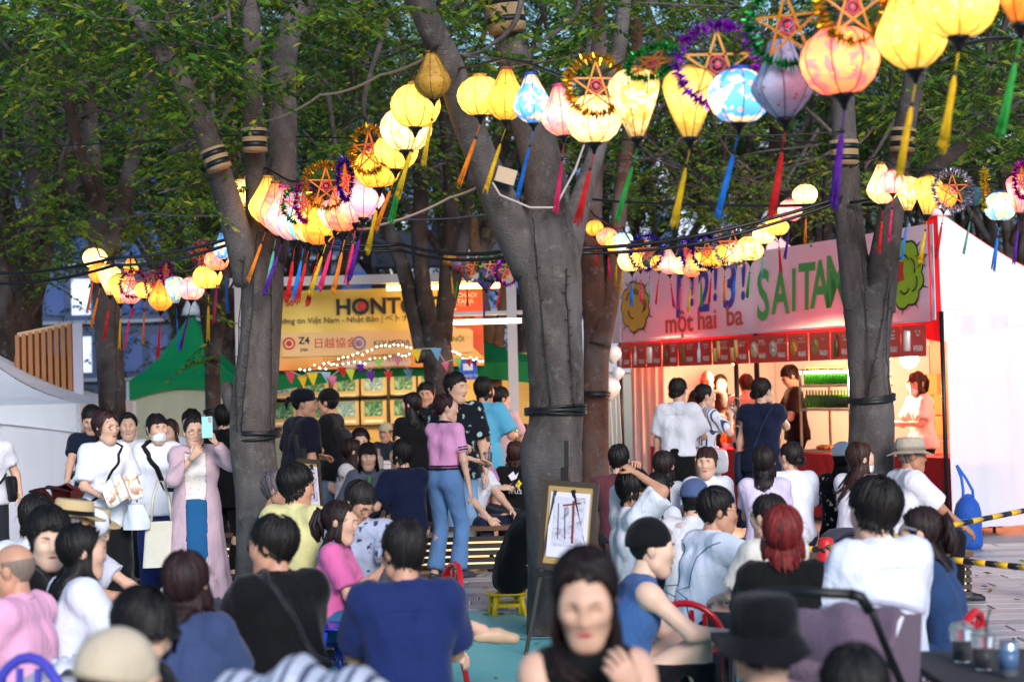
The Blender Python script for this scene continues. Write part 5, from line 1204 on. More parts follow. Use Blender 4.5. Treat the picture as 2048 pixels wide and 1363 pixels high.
def make_hair(hd, style, col, down, seed, bangs=False, length=None, part=0, push=None, far=False, under=False):
    """hair shell plus layered locks; down = gravity direction in the head frame"""
    r = np.random.RandomState(seed); key = 'bangs' if bangs else ('balding' if style == 'balding' else 'base'); tab = np.array(BZ[key])
    zb = lambda az: .004*np.sin(az*7+seed)+.003*np.sin(az*17+seed*2)+np.interp(np.degrees(np.abs((az+np.pi)%(2*np.pi)-np.pi)), tab[:,0], tab[:,1])
    topcut = .062 if style == 'balding' else 9
    TH = {'buzz':.006,'short':.016,'balding':.007,'medium':.022,'bob':.022,'long':.020,'pony':.014,'bun':.014,'tied':.014,'fluffy':.03}[style]
    z = hd.pts[...,2]; m = np.clip((z-zb(hd.az))/.026+.25,0,1); m = m*m*(3-2*m)*np.clip((topcut-z)/.02,0,1); P0 = hd.o+hd.dirs*(hd.radius(hd.dirs.reshape(-1,3),False).reshape(hd.shape))[...,None]
    wob = .0035*np.sin(hd.az*17+z*90)+.0025*np.sin(hd.az*31)
    crop = style in ('short','fluffy','medium'); zk = np.clip((z-.02)/.09,0,1); prof_ = (.45+1.25*zk) if crop else (.75+.35*zk)
    TH = TH*(.35 if under else 1); t = np.where(m > 0, TH*m*prof_*.62+wob*m*(TH > .01), 0)-.006*(1-m); S = P0+hd.dirs*t[...,None]
    nt_, np_ = hd.shape; fs = [(i*np_+k, (i+1)*np_+k, (i+1)*np_+(k+1)%np_, i*np_+(k+1)%np_) for i in range(nt_-1) for k in range(np_) if max(m[i,k],m[i+1,k],m[i+1,(k+1)%np_],m[i,(k+1)%np_]) > .02]
    b = MB(); b.add(S.reshape(-1,3), fs+([tuple(range(np_))] if style != 'balding' else []), True)
    # locks
    n = {'buzz':0,'short':150,'balding':40,'medium':150,'bob':150,'long':170,'pony':110,'bun':110,'tied':110,'fluffy':200}[style]; n = int(n*(.62 if far else 1.5))
    L = {'short':.012,'balding':.004,'medium':.05,'bob':.09,'long':.30,'pony':.0,'bun':.0,'tied':.0,'fluffy':.04}.get(style,0) if length is None else length
    if n and style != 'balding':
        az = np.linspace(-np.pi,np.pi,n,endpoint=False)+r.randn(n)*.03; lay = r.rand(n); crown = unit((part*.3,-.25,1.0)); J = 7
        tgt = np.stack([np.sin(az),np.cos(az),np.zeros(n)],1); az0 = az.copy()
        if style in ('long','bob','medium','pony','tied','bun') and not bangs:       # curtain parting: the front locks sweep to the temples
            sg = np.where(az-part*.4 >= 0, 1., -1.); az = np.where(np.abs(az) < R(80), sg*np.maximum(np.abs(az), R(70)+.25*r.rand(n)), az)
        zt = zb(az); end = np.stack([np.sin(az)*.085,np.cos(az)*.09,zt-.002],1)-hd.o; end /= np.linalg.norm(end,axis=1,keepdims=True)
        st = unit(crown)+(.12 if crop else .12+.5*np.clip(np.cos(az0),0,1)[:,None])*tgt; start = (st+r.randn(n,3)*.12*[1,1,.3]); start += (end-start)*(r.rand(n)[:,None]*.55 if style in ('short','fluffy','balding') else r.rand(n)[:,None]*.15)
        tt = np.linspace(0,1,J); D = start[:,None,:]*(1-tt)[None,:,None]+end[:,None,:]*tt[None,:,None]; D /= np.linalg.norm(D,axis=2,keepdims=True)
        rad = hd.radius(D.reshape(-1,3),False).reshape(n,J); pz = np.clip((D[:,:,2]*.1-.02)/.09,0,1); lift = TH*((.45+1.25*pz) if crop else (.75+.35*pz))*(.8+.55*lay)[:,None]*(1-.45*tt[None,:]**3)+.002
        if style in ('short','fluffy'): lift = lift+(.012 if style == 'short' else .02)*tt[None,:]**2*r.rand(n)[:,None]*pz
        P = hd.o+D*(rad+lift)[...,None]
        if L > .001:
            side = np.degrees(np.abs(az)); fall = np.where(side < (50 if bangs else 62), .012 if bangs else .004, L*(.75+.3*r.rand(n)))
            if style in ('short','fluffy','medium'): fall = L*(.6+.7*r.rand(n))*(1 if style != 'medium' else np.where(side<60,.35,1))
            if style == 'fluffy': fall = fall*np.where(side < 65,.45,1)
            K = 6; kk = np.linspace(0,1,K+1)[1:]; out = np.stack([np.sin(az),np.cos(az),np.zeros(n)],1); base = P[:,-1:,:]
            q = base+down[None,None,:]*(fall[:,None]*kk[None,:])[...,None]+out[:,None,:]*(.012*np.sin(kk*2.6)[None,:]*(L > .06)+.0)[...,None]
            if L > .12: q[:,:,1] -= (.035*kk[None,:]*np.clip(side/120,0,1)[:,None]); q[:,:,0] *= (1-.12*kk[None,:])
            q += r.randn(n,1,3)*.006*kk[None,:,None]
            if push is not None and L > .06: q = push(q)
            P = np.concatenate([P,q],1)
        M = P.shape[1]; T = np.gradient(P,axis=1); T /= np.linalg.norm(T,axis=2,keepdims=True)+1e-9; Nn = P-hd.o; Nn[:,:,2] *= .4; Nn /= np.linalg.norm(Nn,axis=2,keepdims=True)
        sd = np.cross(T,Nn); sd /= np.linalg.norm(sd,axis=2,keepdims=True)+1e-9; w = (.0085+.005*r.rand(n))[:,None]*(1 if far else .75)*np.interp(np.linspace(0,1,M),[0,.2,.75,1],[.5,1,.95,.2])[None,:]
        A = P-sd*w[...,None]-Nn*.003; Bm = P+Nn*.004; C = P+sd*w[...,None]-Nn*.003
        V = np.stack([A,Bm,C],2).reshape(-1,3); base = (np.arange(n)[:,None]*M+np.arange(M-1)[None,:]).reshape(-1)*3
        F = np.concatenate([np.stack([base+i,base+i+1,base+i+4,base+i+3],1) for i in (0,1)]); b.add(V.tolist(), F.tolist(), True)
    if n and style not in ('balding',) and not under:      # stray hairs break the outline
        for _ in range(14 if far else 34):
            a = r.uniform(-np.pi,np.pi); dv = unit((math.sin(a)*r.uniform(.3,1), math.cos(a)*r.uniform(.3,1)*(1 if abs(a) > 1 else .4), r.uniform(.1,1))); p0 = hd.o+dv*(.098+TH*.6); sw_ = unit(np.cross(dv, r.randn(3)))
            b.tube([Vector(p0), Vector(p0+dv*.012+sw_*.02), Vector(p0+dv*.016+sw_*.045+down*.012)], [.0016,.0014,.0006], 3, caps=False)
    dn = Vector(down)
    if style == 'pony':
        L = length or .26; p0 = Vector((0,-.108,.045)); back = Vector((0,-1,0))
        for k in range(16):
            o = Vector((r.randn()*.012, r.randn()*.008, r.randn()*.012)); q = 1+.25*r.randn()
            b.tube([p0+o*.3, p0+back*.035+o*.8+Vector((0,0,.012)), p0+back*.05+dn*(L*.35)+o*1.6, p0+back*.035+dn*(L*.7)*q**.3+o*1.9, p0+back*.02+dn*L*q**.3+o], [.012,.016,.017,.012,.003], 6)
    if style in ('bun','tied'):
        c = Vector((0,-.112,.03 if style == 'bun' else -.02))
        b.ell(c, (.042,.032,.038), 12, 8)
        for k in range(9):
            a0 = k*.7; b.tube([c+Vector((math.cos(a0+t*.5)*.040, -.008-.012*math.sin(t*.6), math.sin(a0+t*.5)*.036)) for t in range(6)], [.006,.010,.011,.011,.009,.004], 6)
    return b.mesh('hair', hairmat(col))
def rings(b, frames, seg=8):
    vs = []
    for c,x,y,rx,ry in frames: vs += [c+x*(math.cos(2*math.pi*k/seg)*rx)+y*(math.sin(2*math.pi*k/seg)*ry) for k in range(seg)]
    n = len(frames); b.add(vs, [(i*seg+k,i*seg+(k+1)%seg,(i+1)*seg+(k+1)%seg,(i+1)*seg+k) for i in range(n-1) for k in range(seg)]+[tuple(range(seg-1,-1,-1)), tuple((n-1)*seg+k for k in range(seg))], True)
def make_hand(b, w, d, palm, k, curl, sx, spread=.1):
    """w wrist, d pointing direction, palm = normal out of the palm; sx +1 right hand"""
    w, d, p = Vector(w), Vector(d).normalized(), Vector(palm); p = (p-d*p.dot(d)).normalized(); s = d.cross(p)*sx     # s points to the thumb side
    rings(b, [(w-d*.03*k,s,p,.024*k,.020*k),(w+d*.01*k,s,p,.028*k,.018*k),(w+d*.05*k,s,p,.040*k,.016*k),(w+d*.088*k,s,p,.041*k,.014*k),(w+d*.097*k,s,p,.036*k,.009*k)], 10)
    for i, (o, L) in enumerate(((.029,.070),(.010,.078),(-.010,.073),(-.028,.057))):
        c = w+d*(.088-.004*abs(i-1))*k+s*o*k; q = (d+s*spread*(o/.03)).normalized(); pts = [c-q*.012*k, c]; a = 0
        for t, f in enumerate((.45,.32,.23)):
            a += curl*(.9,1.1,.8)[t]*(1+.08*(i-1)); v = q*math.cos(a)+p*math.sin(a); pts.append(pts[-1]+v*L*f*k)
        b.tube(pts, [.0088*k,.0092*k,.0085*k,.0076*k,.0055*k], 7)
    c = w+d*.028*k+s*.026*k; v0 = (d*.6+s*.75+p*.25).normalized(); v1 = (d*.9+s*.25+p*(.25+curl*.5)).normalized(); b.tube([c-v0*.012*k, c+v0*.03*k, c+v0*.03*k+v1*.03*k, c+v0*.03*k+v1*.052*k], [.0115*k,.0115*k,.0095*k,.007*k], 7)
ARM = {'down':(.25,.02,-.60),'lap':(.10,.30,-.44),'table':(.14,.36,-.33),'chest':(.06,.24,-.18),'front':(.12,.32,-.28),'knees':(.14,.40,-.42),'cross':(-.08,.22,-.28),'chin':(.03,.17,.02),'back':(.22,-.12,-.55),'mouth':(.02,.20,.07)}
PEOPLE = {}
def person(key, label, px, py, d, f, pose='sit', sex='m', hgt=None, hair='short', hc='#0d0a0b', bangs=False, hlen=None, top='#e8e8f0', tpat=None, tc2=None, tps=14, sleeve=.55, hem=-.07, loose=.012, collar=None,
           bot='#1c2030', bkind='pants', blen=1.0, lean=4, head=None, pitch=0, roll=0, arms=('lap','lap'), legs=(.0,.0), cross=False, tone=0, fat=0, shoe='#1a1a1e', hat=None, hatc='#101014', glasses=None, mask=None, eyes=1.0, mouth=0,
           coat=None, curl=(.35,.35), palms=None, stool='#1c3c98', group=None, face=True, feet=None, lipc='#a8504c', beard=0, twist=0, elbow=None, cuff=None):
    fem = sex == 'f'; seed = int(px*7+py*3+d*11) % 9973; tp = at(px,py,d); ztop = tp.z
    if hat: ztop -= {'straw':.035,'cap':.012,'bucket':.02,'bandana':.012,'beanie':.012,'sunhat':.03}.get(hat,.01)
    le = R(lean); ux = lambda a: np.array([0,math.sin(a),math.cos(a)])
    def spine(k):
        s1 = .12*k*ux(le*.5); s2 = s1+.19*k*ux(le); nb = s2+.185*k*ux(le); hcn = nb+.138*k*ux(le*.55+R(9)); return s1,s2,nb,hcn
    hyaw = 0 if head is None else -R(head-f); Rh = rotz(hyaw)@rotx(R(pitch))@roty(R(roll)); hs = 1.0
    _,_,_,h1 = spine(1.0); topoff = Rh@np.array([0,-.015,.128])
    if pose == 'stand':
        k = ztop/(.90+(h1+topoff)[2]); Pz = .90*k
    else:
        k = (hgt or (1.58 if fem else 1.68))/1.70; Pz = ztop-(spine(k)[3]+topoff*k**.5)[2]
    s1,s2,nb,hcn = spine(k); hs = k**.6
    topl = hcn+topoff*hs; rz = -R(f); off = rotz(rz)@np.array([topl[0],topl[1],0]); loc = Vector((tp.x-off[0], tp.y-off[1], 0))
    O = np.array([0,0,Pz]); s1,s2,nb,hcn = s1+O,s2+O,nb+O,hcn+O; pel = O.copy(); u2 = ux(le); fw = np.array([0,math.cos(le),-math.sin(le)])
    tw = R(twist); rx = np.array([math.cos(tw),math.sin(tw),0]); X = np.array([1.,0,0]); h = .013 if d < 7 else .016 if d < 12 else .02; hsk = .0155 if d < 7 else .020 if d < 12 else .025; hb_ = h*1.22
    sw = (.138 if fem else .158)*k; sh = {q: nb-.055*k*u2+rx*q*sw for q in (1,-1)}; g = (.92 if fem else 1.04)*k; fa = fat*k
    # limbs
    EL = {}; WR = {}
    for i, q in enumerate((1,-1)):
        a = arms[i]; a = ARM[a] if isinstance(a,str) else a; t = nb+np.array([a[0]*q if isinstance(arms[i],str) else a[0], a[1], a[2]])*k
        EL[q], WR[q] = ik(sh[q], t, .275*k, .245*k, (elbow[i] if elbow and elbow[i] else (q*.5,-.35,-.8)))
    HP = {}; KN = {}; AN = {}
    for i, q in enumerate((1,-1)):
        HP[q] = pel+np.array([q*.085*k,0,-.03*k])
        if pose == 'stand': t = np.array([q*(.085+legs[i]*.0)*k, legs[i], .075*k]); hint = (q*.1,1,0)
        else: t = np.array([q*.12*k, (.40+legs[i])*k, .075*k]); hint = (q*.12,.7,1)
        if feet and feet[i] is not None: t = np.array(feet[i],float)
        if cross and q == 1: t = np.array([-.10*k,.66*k,.42*k])
        KN[q], AN[q] = ik(HP[q], t, .41*k, .41*k, hint)
    FT_ = {q: AN[q]+np.array([q*.03,.17*k,-.045*k]) for q in (1,-1)}
    if cross: FT_[1] = AN[1]+np.array([-.02,.16*k,-.06*k])
    def torso(F, gr, slv=1):
        for q in (1,-1):
            F.rc(s1+X*q*.045*k, s2+rx*q*.064*k, (.086+fa)*g+gr, .092*g+gr); F.rc(s2+rx*q*.064*k, nb-.08*k*u2+rx*q*.085*k, .092*g+gr, .062*g+gr)
            F.rc(pel+X*q*.055*k, s1+X*q*.045*k, (.100+fa*.6)*(1.04 if fem else .98)*k+gr, (.086+fa)*g+gr)
        cS = (sh[1]+sh[-1])/2; fS = 1 if slv else .66; F.rc(cS+(sh[1]-cS)*fS, cS+(sh[-1]-cS)*fS, .056*g+gr, .056*g+gr); F.rc(nb-.045*k*u2, nb+.0*u2, .07*g+gr*.6, .055*g+gr*.4)
        if fem:
            for q in (1,-1): F.el(s2+.02*u2+fw*.072*k+rx*q*.062*k, np.array([.058,.05,.056])*k+gr*.8)
        if fa: F.el(s1+fw*.05*k, np.array([.13,.10,.13])*k+fa)
    sk = Field(hsk); torso(sk, -.006); sk.rc(nb-.03*k*u2, hcn-np.array([0,.02,.045])*k, .056*g, .05*g)
    for q in (1,-1):
        sk.rc(sh[q], EL[q], .047*g, .038*g).rc(EL[q], WR[q], .039*g, .026*g); sk.el(sh[q]+(EL[q]-sh[q])*.12, np.array([.055,.055,.055])*g)
        sk.rc(HP[q], KN[q], .085*k, .056*k).rc(KN[q], AN[q], .054*k, .034*k); sk.el(KN[q]+(AN[q]-KN[q])*.3+np.array([0,-.018*k,0]), np.array([.05,.055,.09])*k); sk.rc(AN[q]+[0,-.025*k,-.03*k], FT_[q], .034*k, .026*k)
    V, Q = sk.mesh(); SKM = skin(tone); body = MB(); body.add(V.tolist(), Q.tolist(), True)
    hd = Head(fem, seed); hb = hd.build(fem, eyes, 1.35 if not fem else .8, 1.15 if fem else .9, mouth)
    hv = (np.array(hb.v)*hs)@Rh.T+hcn; bs = len(body.v); body.v += [tuple(p) for p in hv]; body.f += [[i+bs for i in q] for q in hb.f]; body.m += hb.m; body.sm += hb.sm
    for i, q in enumerate((1,-1)):
        dr = unit(WR[q]-EL[q]); pm_ = (palms[i] if palms and palms[i] is not None else (-q*.6,-.2,-.8)); make_hand(body, WR[q], dr, pm_, k*.98, curl[i], q)
    me = body.mesh('person', [SKM, basic(lipc,.4,0,.05,30), basic('#d8d4d0',.25,0,.02,5), basic('#120c0a',.2,0,.05,5), basic(hc,.7,0,.05,5)])
    root = link('person', me, None, loc, rz); tag(root, label, 'person', group)
    # clothes
    def garment(name, F, mat, amp=.004, planes=()):
        V, Q = F.mesh(amp, seed+len(name), planes)
        if len(V): return link(name, np_mesh(name, V, Q, None, [mat]), root)
    def cutp(a, b, t): c = a+(b-a)*t; return (tuple(c), tuple(unit(b-a)))
    tm = cloth(top, tpat, .85, tc2, tps) if isinstance(top,str) else top
    G = Field(h, .028); torso(G, .010+loose*.7, sleeve > 0)
    for q in (1,-1):
        if sleeve > 0:
            fl = .012+loose; t = min(sleeve,1)
            G.rc(sh[q], EL[q], .050*g+fl, .046*g+fl*1.25, cutp(sh[q],EL[q],t) if sleeve < 1 else None)
            if sleeve > 1: G.rc(EL[q], WR[q], .043*g+fl, .032*g+fl, cutp(EL[q],WR[q],sleeve-1))
    hz = Pz+hem*k
    if pose == 'stand' and hem < -.03:
        for q in (1,-1): G.rc(pel+X*q*.06*k, pel+X*q*.06*k+[0,0,hem*k-.03], .112*k+.010+loose, .115*k+.012+loose)
    garment('shirt' if sleeve > 0 else 'sleeveless_top', G, tm, .0025+loose*.06, [((0,0,hz+(.0 if pose == 'stand' else -.02)),(0,0,-1))])
    bm = cloth(bot) if isinstance(bot,str) else bot
    if bkind == 'skirt' or bkind == 'dress':
        if pose == 'stand':
            zh = Pz-.9*k+blen; B = Field(h,.02); B.skirt((0,0,Pz+.1*k),(0,0,zh),.155*k,.255*k,.78,.05,14); garment('skirt', B, bm, .002)
        else:
            B = Field(hb_,.03)
            for q in (1,-1): B.rc(pel+X*q*.07*k, s1+X*q*.04*k, .125*k, .095*k); B.rc(HP[q], KN[q], .115*k, .085*k); B.rc(KN[q], AN[q], .09*k, .10*k, cutp(KN[q],AN[q],.8))
            B.rc((HP[1]+HP[-1])/2, (KN[1]+KN[-1])/2, .12*k, .09*k); garment('skirt', B, bm, .003)
    else:
        B = Field(hb_,.022); ww = .028 if bkind == 'wide' else .012 if bkind == 'pants' else .006
        for q in (1,-1):
            B.rc(pel+X*q*.06*k, s1+X*q*.05*k, .112*k+.006, (.090+fa)*g+.006); B.rc(HP[q], KN[q], .088*k+.009+ww*.5, .060*k+ww, cutp(HP[q],KN[q],blen) if blen < 1 else None)
            if blen >= 1: B.rc(KN[q], AN[q], .060*k+ww, (.046*k+ww*1.1) if bkind != 'flare' else .085*k, cutp(KN[q],AN[q],.94))
        garment('shorts' if blen < 1 else 'jeans' if bkind in ('jeans','flare') else 'trousers', B, bm, .0035, [((0,0,Pz+.10*k),(0,0,1))])
    sm_ = PL(shoe,.5)
    for q in (1,-1):
        S = Field(.017 if d < 14 else .025,.022); a = AN[q]; t = FT_[q]; dv = t-a; S.rc(a+[0,-.03*k,-.032*k], a+dv*.5+[0,0,-.006], .042*k, .045*k).rc(a+dv*.5+[0,0,-.008], t+[0,.02*k,.0], .043*k, .034*k)
        fl_ = [((0,0,max(0.002, a[2]-.073*k)),(0,0,-1))] if not (cross and q == 1) else []
        V, Q = S.mesh(0,0,fl_); 
        if len(V): link('shoe', np_mesh('shoe', V, Q, None, [sm_]), root)
    if coat:
        col, ln, oh = coat; Cc = Field(h,.028); torso(Cc, .026+loose)
        for q in (1,-1): Cc.rc(sh[q], EL[q], .07*g, .066*g).rc(EL[q], WR[q], .066*g, .05*g, cutp(EL[q],WR[q],.9))
        Cc.skirt((0,0,Pz+.15*k),(0,0,Pz-.9*k+ln),.185*k,.30*k,.75,.06,9)
        V, Q = Cc.mesh(.004,seed); c = V[Q].mean(1); op = (np.abs(c[:,0]) < oh*k) & (c[:,1] > np.interp(c[:,2],[0,nb[2]],[0,0])) & (c[:,2] < nb[2]-.02); nk = (np.linalg.norm(c[:,:2]-nb[:2],axis=1) < .075) & (c[:,2] > nb[2]-.06)
        lk = (c[:,2] < Pz-.9*k+ln+.02); Q = Q[~(op|nk|lk)]; o = link('cardigan', np_mesh('cardigan', V, Q, None, [cloth(col)]), root); md = o.modifiers.new('thickness','SOLIDIFY'); md.thickness = .006
    if sleeve > 0 and not collar:
        cy = nb+.004*u2; MB().tube([cy+np.array([math.cos(a)*.068*g, math.sin(a)*.066*g, 0])+fw*.008-u2*(.018*math.sin(a)) for a in [i*.3927 for i in range(17)]], .0075*k, 5).obj('neckband', tm, root)
    if collar:
        b = MB(); cy = nb+.012*u2; P = []
        for i in range(17):
            a = R(-70+i*(320)/16)-R(90)+R(-90)
            a = R(90)+R(25)+i/16*R(310); P.append(cy+np.array([math.cos(a)*.066*g, math.sin(a)*.066*g, 0])+fw*.006+u2*(.012*math.sin(a)*-1))
        b.tube(P, .013*k, 6, flat=1.0); b.obj('collar', cloth(collar), root)
    # hair, hats, glasses, masks: built in the head frame
    Hm = Matrix.Translation(Vector(hcn)) @ Matrix(Rh.tolist()).to_4x4() @ Matrix.Scale(hs,4)
    def onhead(b_or_me, name, mats=None):
        me = b_or_me if not isinstance(b_or_me, MB) else b_or_me.mesh(name, mats); o = link(name, me, root); o.matrix_local = Hm; return o
    down = Rh.T@np.array([0,0,-1.0])
    def push(Q):
        W_ = (Q.reshape(-1,3)*hs)@Rh.T+hcn; T_ = Field(h,.03); torso(T_, .016+loose*.8)
        def dist(X_): return np.min([_rc(X_,*p[1:5]) if p[0] == 'rc' else (np.linalg.norm((X_-p[1])/p[2],axis=-1)-1)*p[2].mean() for p in T_.p],0)
        for _ in range(4):
            dd_ = dist(W_); e_ = .004; gx = np.stack([dist(W_+np.eye(3)[i]*e_)-dd_ for i in range(3)],1)/e_; gx[:,2] *= .3; W_ = W_+gx*np.clip(.012-dd_,0,.08)[:,None]
        return ((W_-hcn)@Rh/hs).reshape(Q.shape)
    if hair: onhead(make_hair(hd, hair, hc, down, seed, bangs, hlen, 0, push, d > 13.5, bool(hat)), 'hair')
    fit = lambda z: 1.0
    if hat in ('cap','beanie','bandana','bucket','straw','sunhat'):
        hm = cloth(hatc) if not hat == 'straw' else STRAW; b = MB(); RX, RY = .092,.112; z0 = {'bandana':.06,'beanie':.034}.get(hat,.052); E = Matrix.Diagonal((RX,RY,1.0)); c0 = (0,-.012,0)
        dome = [(1.0,z0-.01),(1.0,z0+.008)]+[(math.cos(t*.157)*1.0, z0+.01+(.098 if hat != 'beanie' else .118)*math.sin(t*.157)) for t in range(1,10)]+[(.02,z0+(.108 if hat != 'beanie' else .128))]
        if hat == 'straw': dome = [(1.02,z0+.01),(.98,z0+.05),(.93,z0+.085),(.85,z0+.095),(.5,z0+.088),(.02,z0+.086)]
        if hat in ('bucket','sunhat'): dome = [(1.05,z0-.01),(1.0,z0+.04),(.93,z0+.075),(.8,z0+.088),(.4,z0+.094),(.02,z0+.095)]
        if hat == 'bandana': dome = [(1.02,z0-.02),(1.0,z0+.01),(.95,z0+.04),(.8,z0+.068),(.5,z0+.084),(.02,z0+.09)]
        b.lathe(dome, 28, c0, M=E)
        if hat in ('straw','sunhat','bucket'):
            w_, dz = {'straw':(1.62,-.004),'sunhat':(1.58,-.022),'bucket':(1.38,-.062)}[hat]; zb_ = dome[0][1]
            b.grid(lambda u,v: (math.cos(u*6.2832)*RX*(1.0+(w_-1.0)*v), c0[1]+math.sin(u*6.2832)*RY*(1.0+(w_-1.0)*v), zb_+dz*v+.012*v*math.cos(u*12.566+.4)+.004*math.sin(u*30)*v), 40, 4)
            b.grid(lambda u,v: (math.cos(-u*6.2832)*RX*(1.0+(w_-1.0)*v), c0[1]+math.sin(-u*6.2832)*RY*(1.0+(w_-1.0)*v), zb_-.003+dz*v+.012*v*math.cos(-u*12.566+.4)+.004*math.sin(-u*30)*v), 40, 4)
        o = onhead(b, {'cap':'cap','beanie':'beanie','bandana':'bandana','bucket':'bucket_hat','straw':'straw_hat','sunhat':'sun_hat'}[hat], hm)
        if hat == 'cap':
            b = MB(); 
            for sgn in (0,-.004): b.grid(lambda u,v: ((u*2-1)*.075*(1-.25*v*abs(u*2-1)), .088+v*.075*math.sqrt(max(0,1-.55*(u*2-1)**2))-.03*(u*2-1)**2, z0+.004+sgn-.012*v-.018*(u*2-1)**2), 10, 4)
            b.obj('visor', hm, o)
        if hat == 'straw': MB().lathe([(1.03,z0+.015),(1.0,z0+.04)], 28, c0, M=E).obj('hat_band', cloth('#0c0c14'), o)
        if hat in ('sunhat',): MB().lathe([(1.055,z0+.0),(1.035,z0+.022)], 28, c0, M=E).obj('hat_band', cloth('#8c8070'), o)
        if hat == 'bandana': b = MB(); b.ell((.0,-.135,.06),(.028,.02,.022),10,6); b.tube([(0,-.14,.055),(.02,-.155,.02),(.015,-.15,-.03)],[.012,.02,.006],6,flat=.5); b.tube([(0,-.14,.055),(-.025,-.15,.03),(-.03,-.15,-.01)],[.012,.018,.006],6,flat=.5); b.obj('knot', hm, o)
        if hat == 'bucket': b = MB(); b.box((.0,.106,z0+.03),(.03,.004,.035)); b.obj('badge', basic('#d8d8e0',.4,.2), o)
    if glasses:
        gc = basic('#1a1416' if glasses != 'wire' else '#4a4448',.3,.2); b = MB()
        for q in (-1,1):
            c = (q*.032,.102,.006); b.tube([(c[0]+.0225*math.cos(t*.449),c[1]-.004*abs(math.cos(t*.449)),c[2]+.017*math.sin(t*.449)) for t in range(15)], .0018 if glasses == 'wire' else .003, 5); b.bar((q*.055,.098,.012),(q*.079,.0,.008),.003)
        b.bar((-.011,.104,.010),(.011,.104,.010),.003); o = onhead(b, 'glasses', gc)
        if glasses == 'sun':
            b = MB(); 
            for q in (-1,1): b.ell((q*.032,.100,.006),(.022,.003,.0165),12,6)
            b.obj('lens', basic('#0c0c10',.1), o)
    if mask:
        b = MB(); n_ = 9
        def fm(u,v):
            a = (u-.5)*2.5; x = math.sin(a)*.066; z = -.012-.092*v; y = .018+.088*math.cos(a)*(1-.12*(2*v-1)**2)+.012*math.exp(-((u-.5)/.12)**2)*(1-v); return (x,y,z-.012*abs(u-.5)*(2*v-1)*-2)
        b.grid(fm, 14, 8); o = onhead(b, 'face_mask', cloth(mask,None,.7)); md = o.modifiers.new('thickness','SOLIDIFY'); md.thickness = .002
        b = MB()
        for q in (-1,1): b.tube([(q*.063,.045,-.02),(q*.08,.0,.01),(q*.083,-.015,-.005),(q*.078,-.005,-.03),(q*.062,.044,-.088)], .0015, 4)
        b.obj('ear_loop', cloth('#e8e8f0'), o)
    if beard: b = MB(); hd.patch(b, lambda t: ((t-.5)*.075,-.073-.0*t), lambda t: ((t-.5)*.055,-.105), .0012, 11); onhead(b, 'beard', basic('#2a211e',.8))
    info = dict(root=root, loc=loc, rz=rz, k=k, seat=Pz-.095*k, Pz=Pz, nb=nb, wr=WR, el=EL, sh=sh, hc=hcn, Rh=Rh, pel=pel, s1=s1, s2=s2, g=g, f=f, hs=hs, u2=u2, fw=fw, kn=KN, an=AN, head_m=Hm, le=le, loose=loose)
    PEOPLE[key] = info
    if pose == 'sit' and stool: seat_under(key, info, stool, label)
    return info
def world(info, p): return Vector(info['loc']) + Matrix.Rotation(info['rz'],3,'Z') @ Vector(p)
STRAW = None
sm__, n, b = nmat('woven_straw'); b.inputs['Roughness'].default_value = .7; f_ = noise(n, 90, 3, .6, stretch=(1,1,4)); n.links.new(mixc(n, f_, srgb('#a88a58'), srgb('#dcc498')), b.inputs['Base Color']); bump(n, b, f_, .5, .004); STRAW = sm__
_st = {}
def seat_under(key, info, col, label):
    """plastic stool or chair under a seated person, scaled to the seat height"""
    z = max(.14, info['seat']-.005); kind = 'stool'; ck = (col, round(z,2))
    if ck not in _st:
        m = PL(col,.3); legs = []; b = MB()
        b.lathe([(.15,z-.02),(.165,z-.012),(.165,z-.003),(.15,z),(.06,z-.003),(.02,z-.003)], 20); top = b.mesh('seat', m)
        lg = []
        for k in range(4):
            a = R(45+90*k); b = MB(); c,s_ = math.cos(a),math.sin(a); b.tube([(c*.125,s_*.125,z-.02),(c*.165,s_*.165,0)], [.026,.018], 6); lg.append(b.mesh('leg', m))
        b = MB(); zz = z*.5; P = [(math.cos(R(45+90*k))*.145, math.sin(R(45+90*k))*.145, zz) for k in range(5)]
        for k in range(4): b.bar(P[k],P[k+1],.018,.025)
        _st[ck] = (top, lg, b.mesh('brace', m))
    top, lg, br = _st[ck]; loc = world(info, (0,-.03,0)); loc.z = 0
    root = empty('plastic_stool', loc, info['rz'], None, None)
    link('seat', top, root); [link('leg', l, root) for l in lg]; link('brace', br, root)
    word = {'#1c3c98':'blue','#b81c28':'red','#e0b810':'yellow','#c8c8d0':'white','#1c7858':'green','#6a5a48':'brown'}.get(col,'plastic'); w = label.split()
    tag(root, f'{word} plastic stool under the '+' '.join(w[:11]), 'stool', 'plastic stools')
P_ = person
BLUE_S, RED_S, YEL_S, WHT_S = '#1c3c98','#b81c28','#e0b810','#c8c8d0'
JEAN = '#2f4f86'; JEAN_L = '#5f86b8'
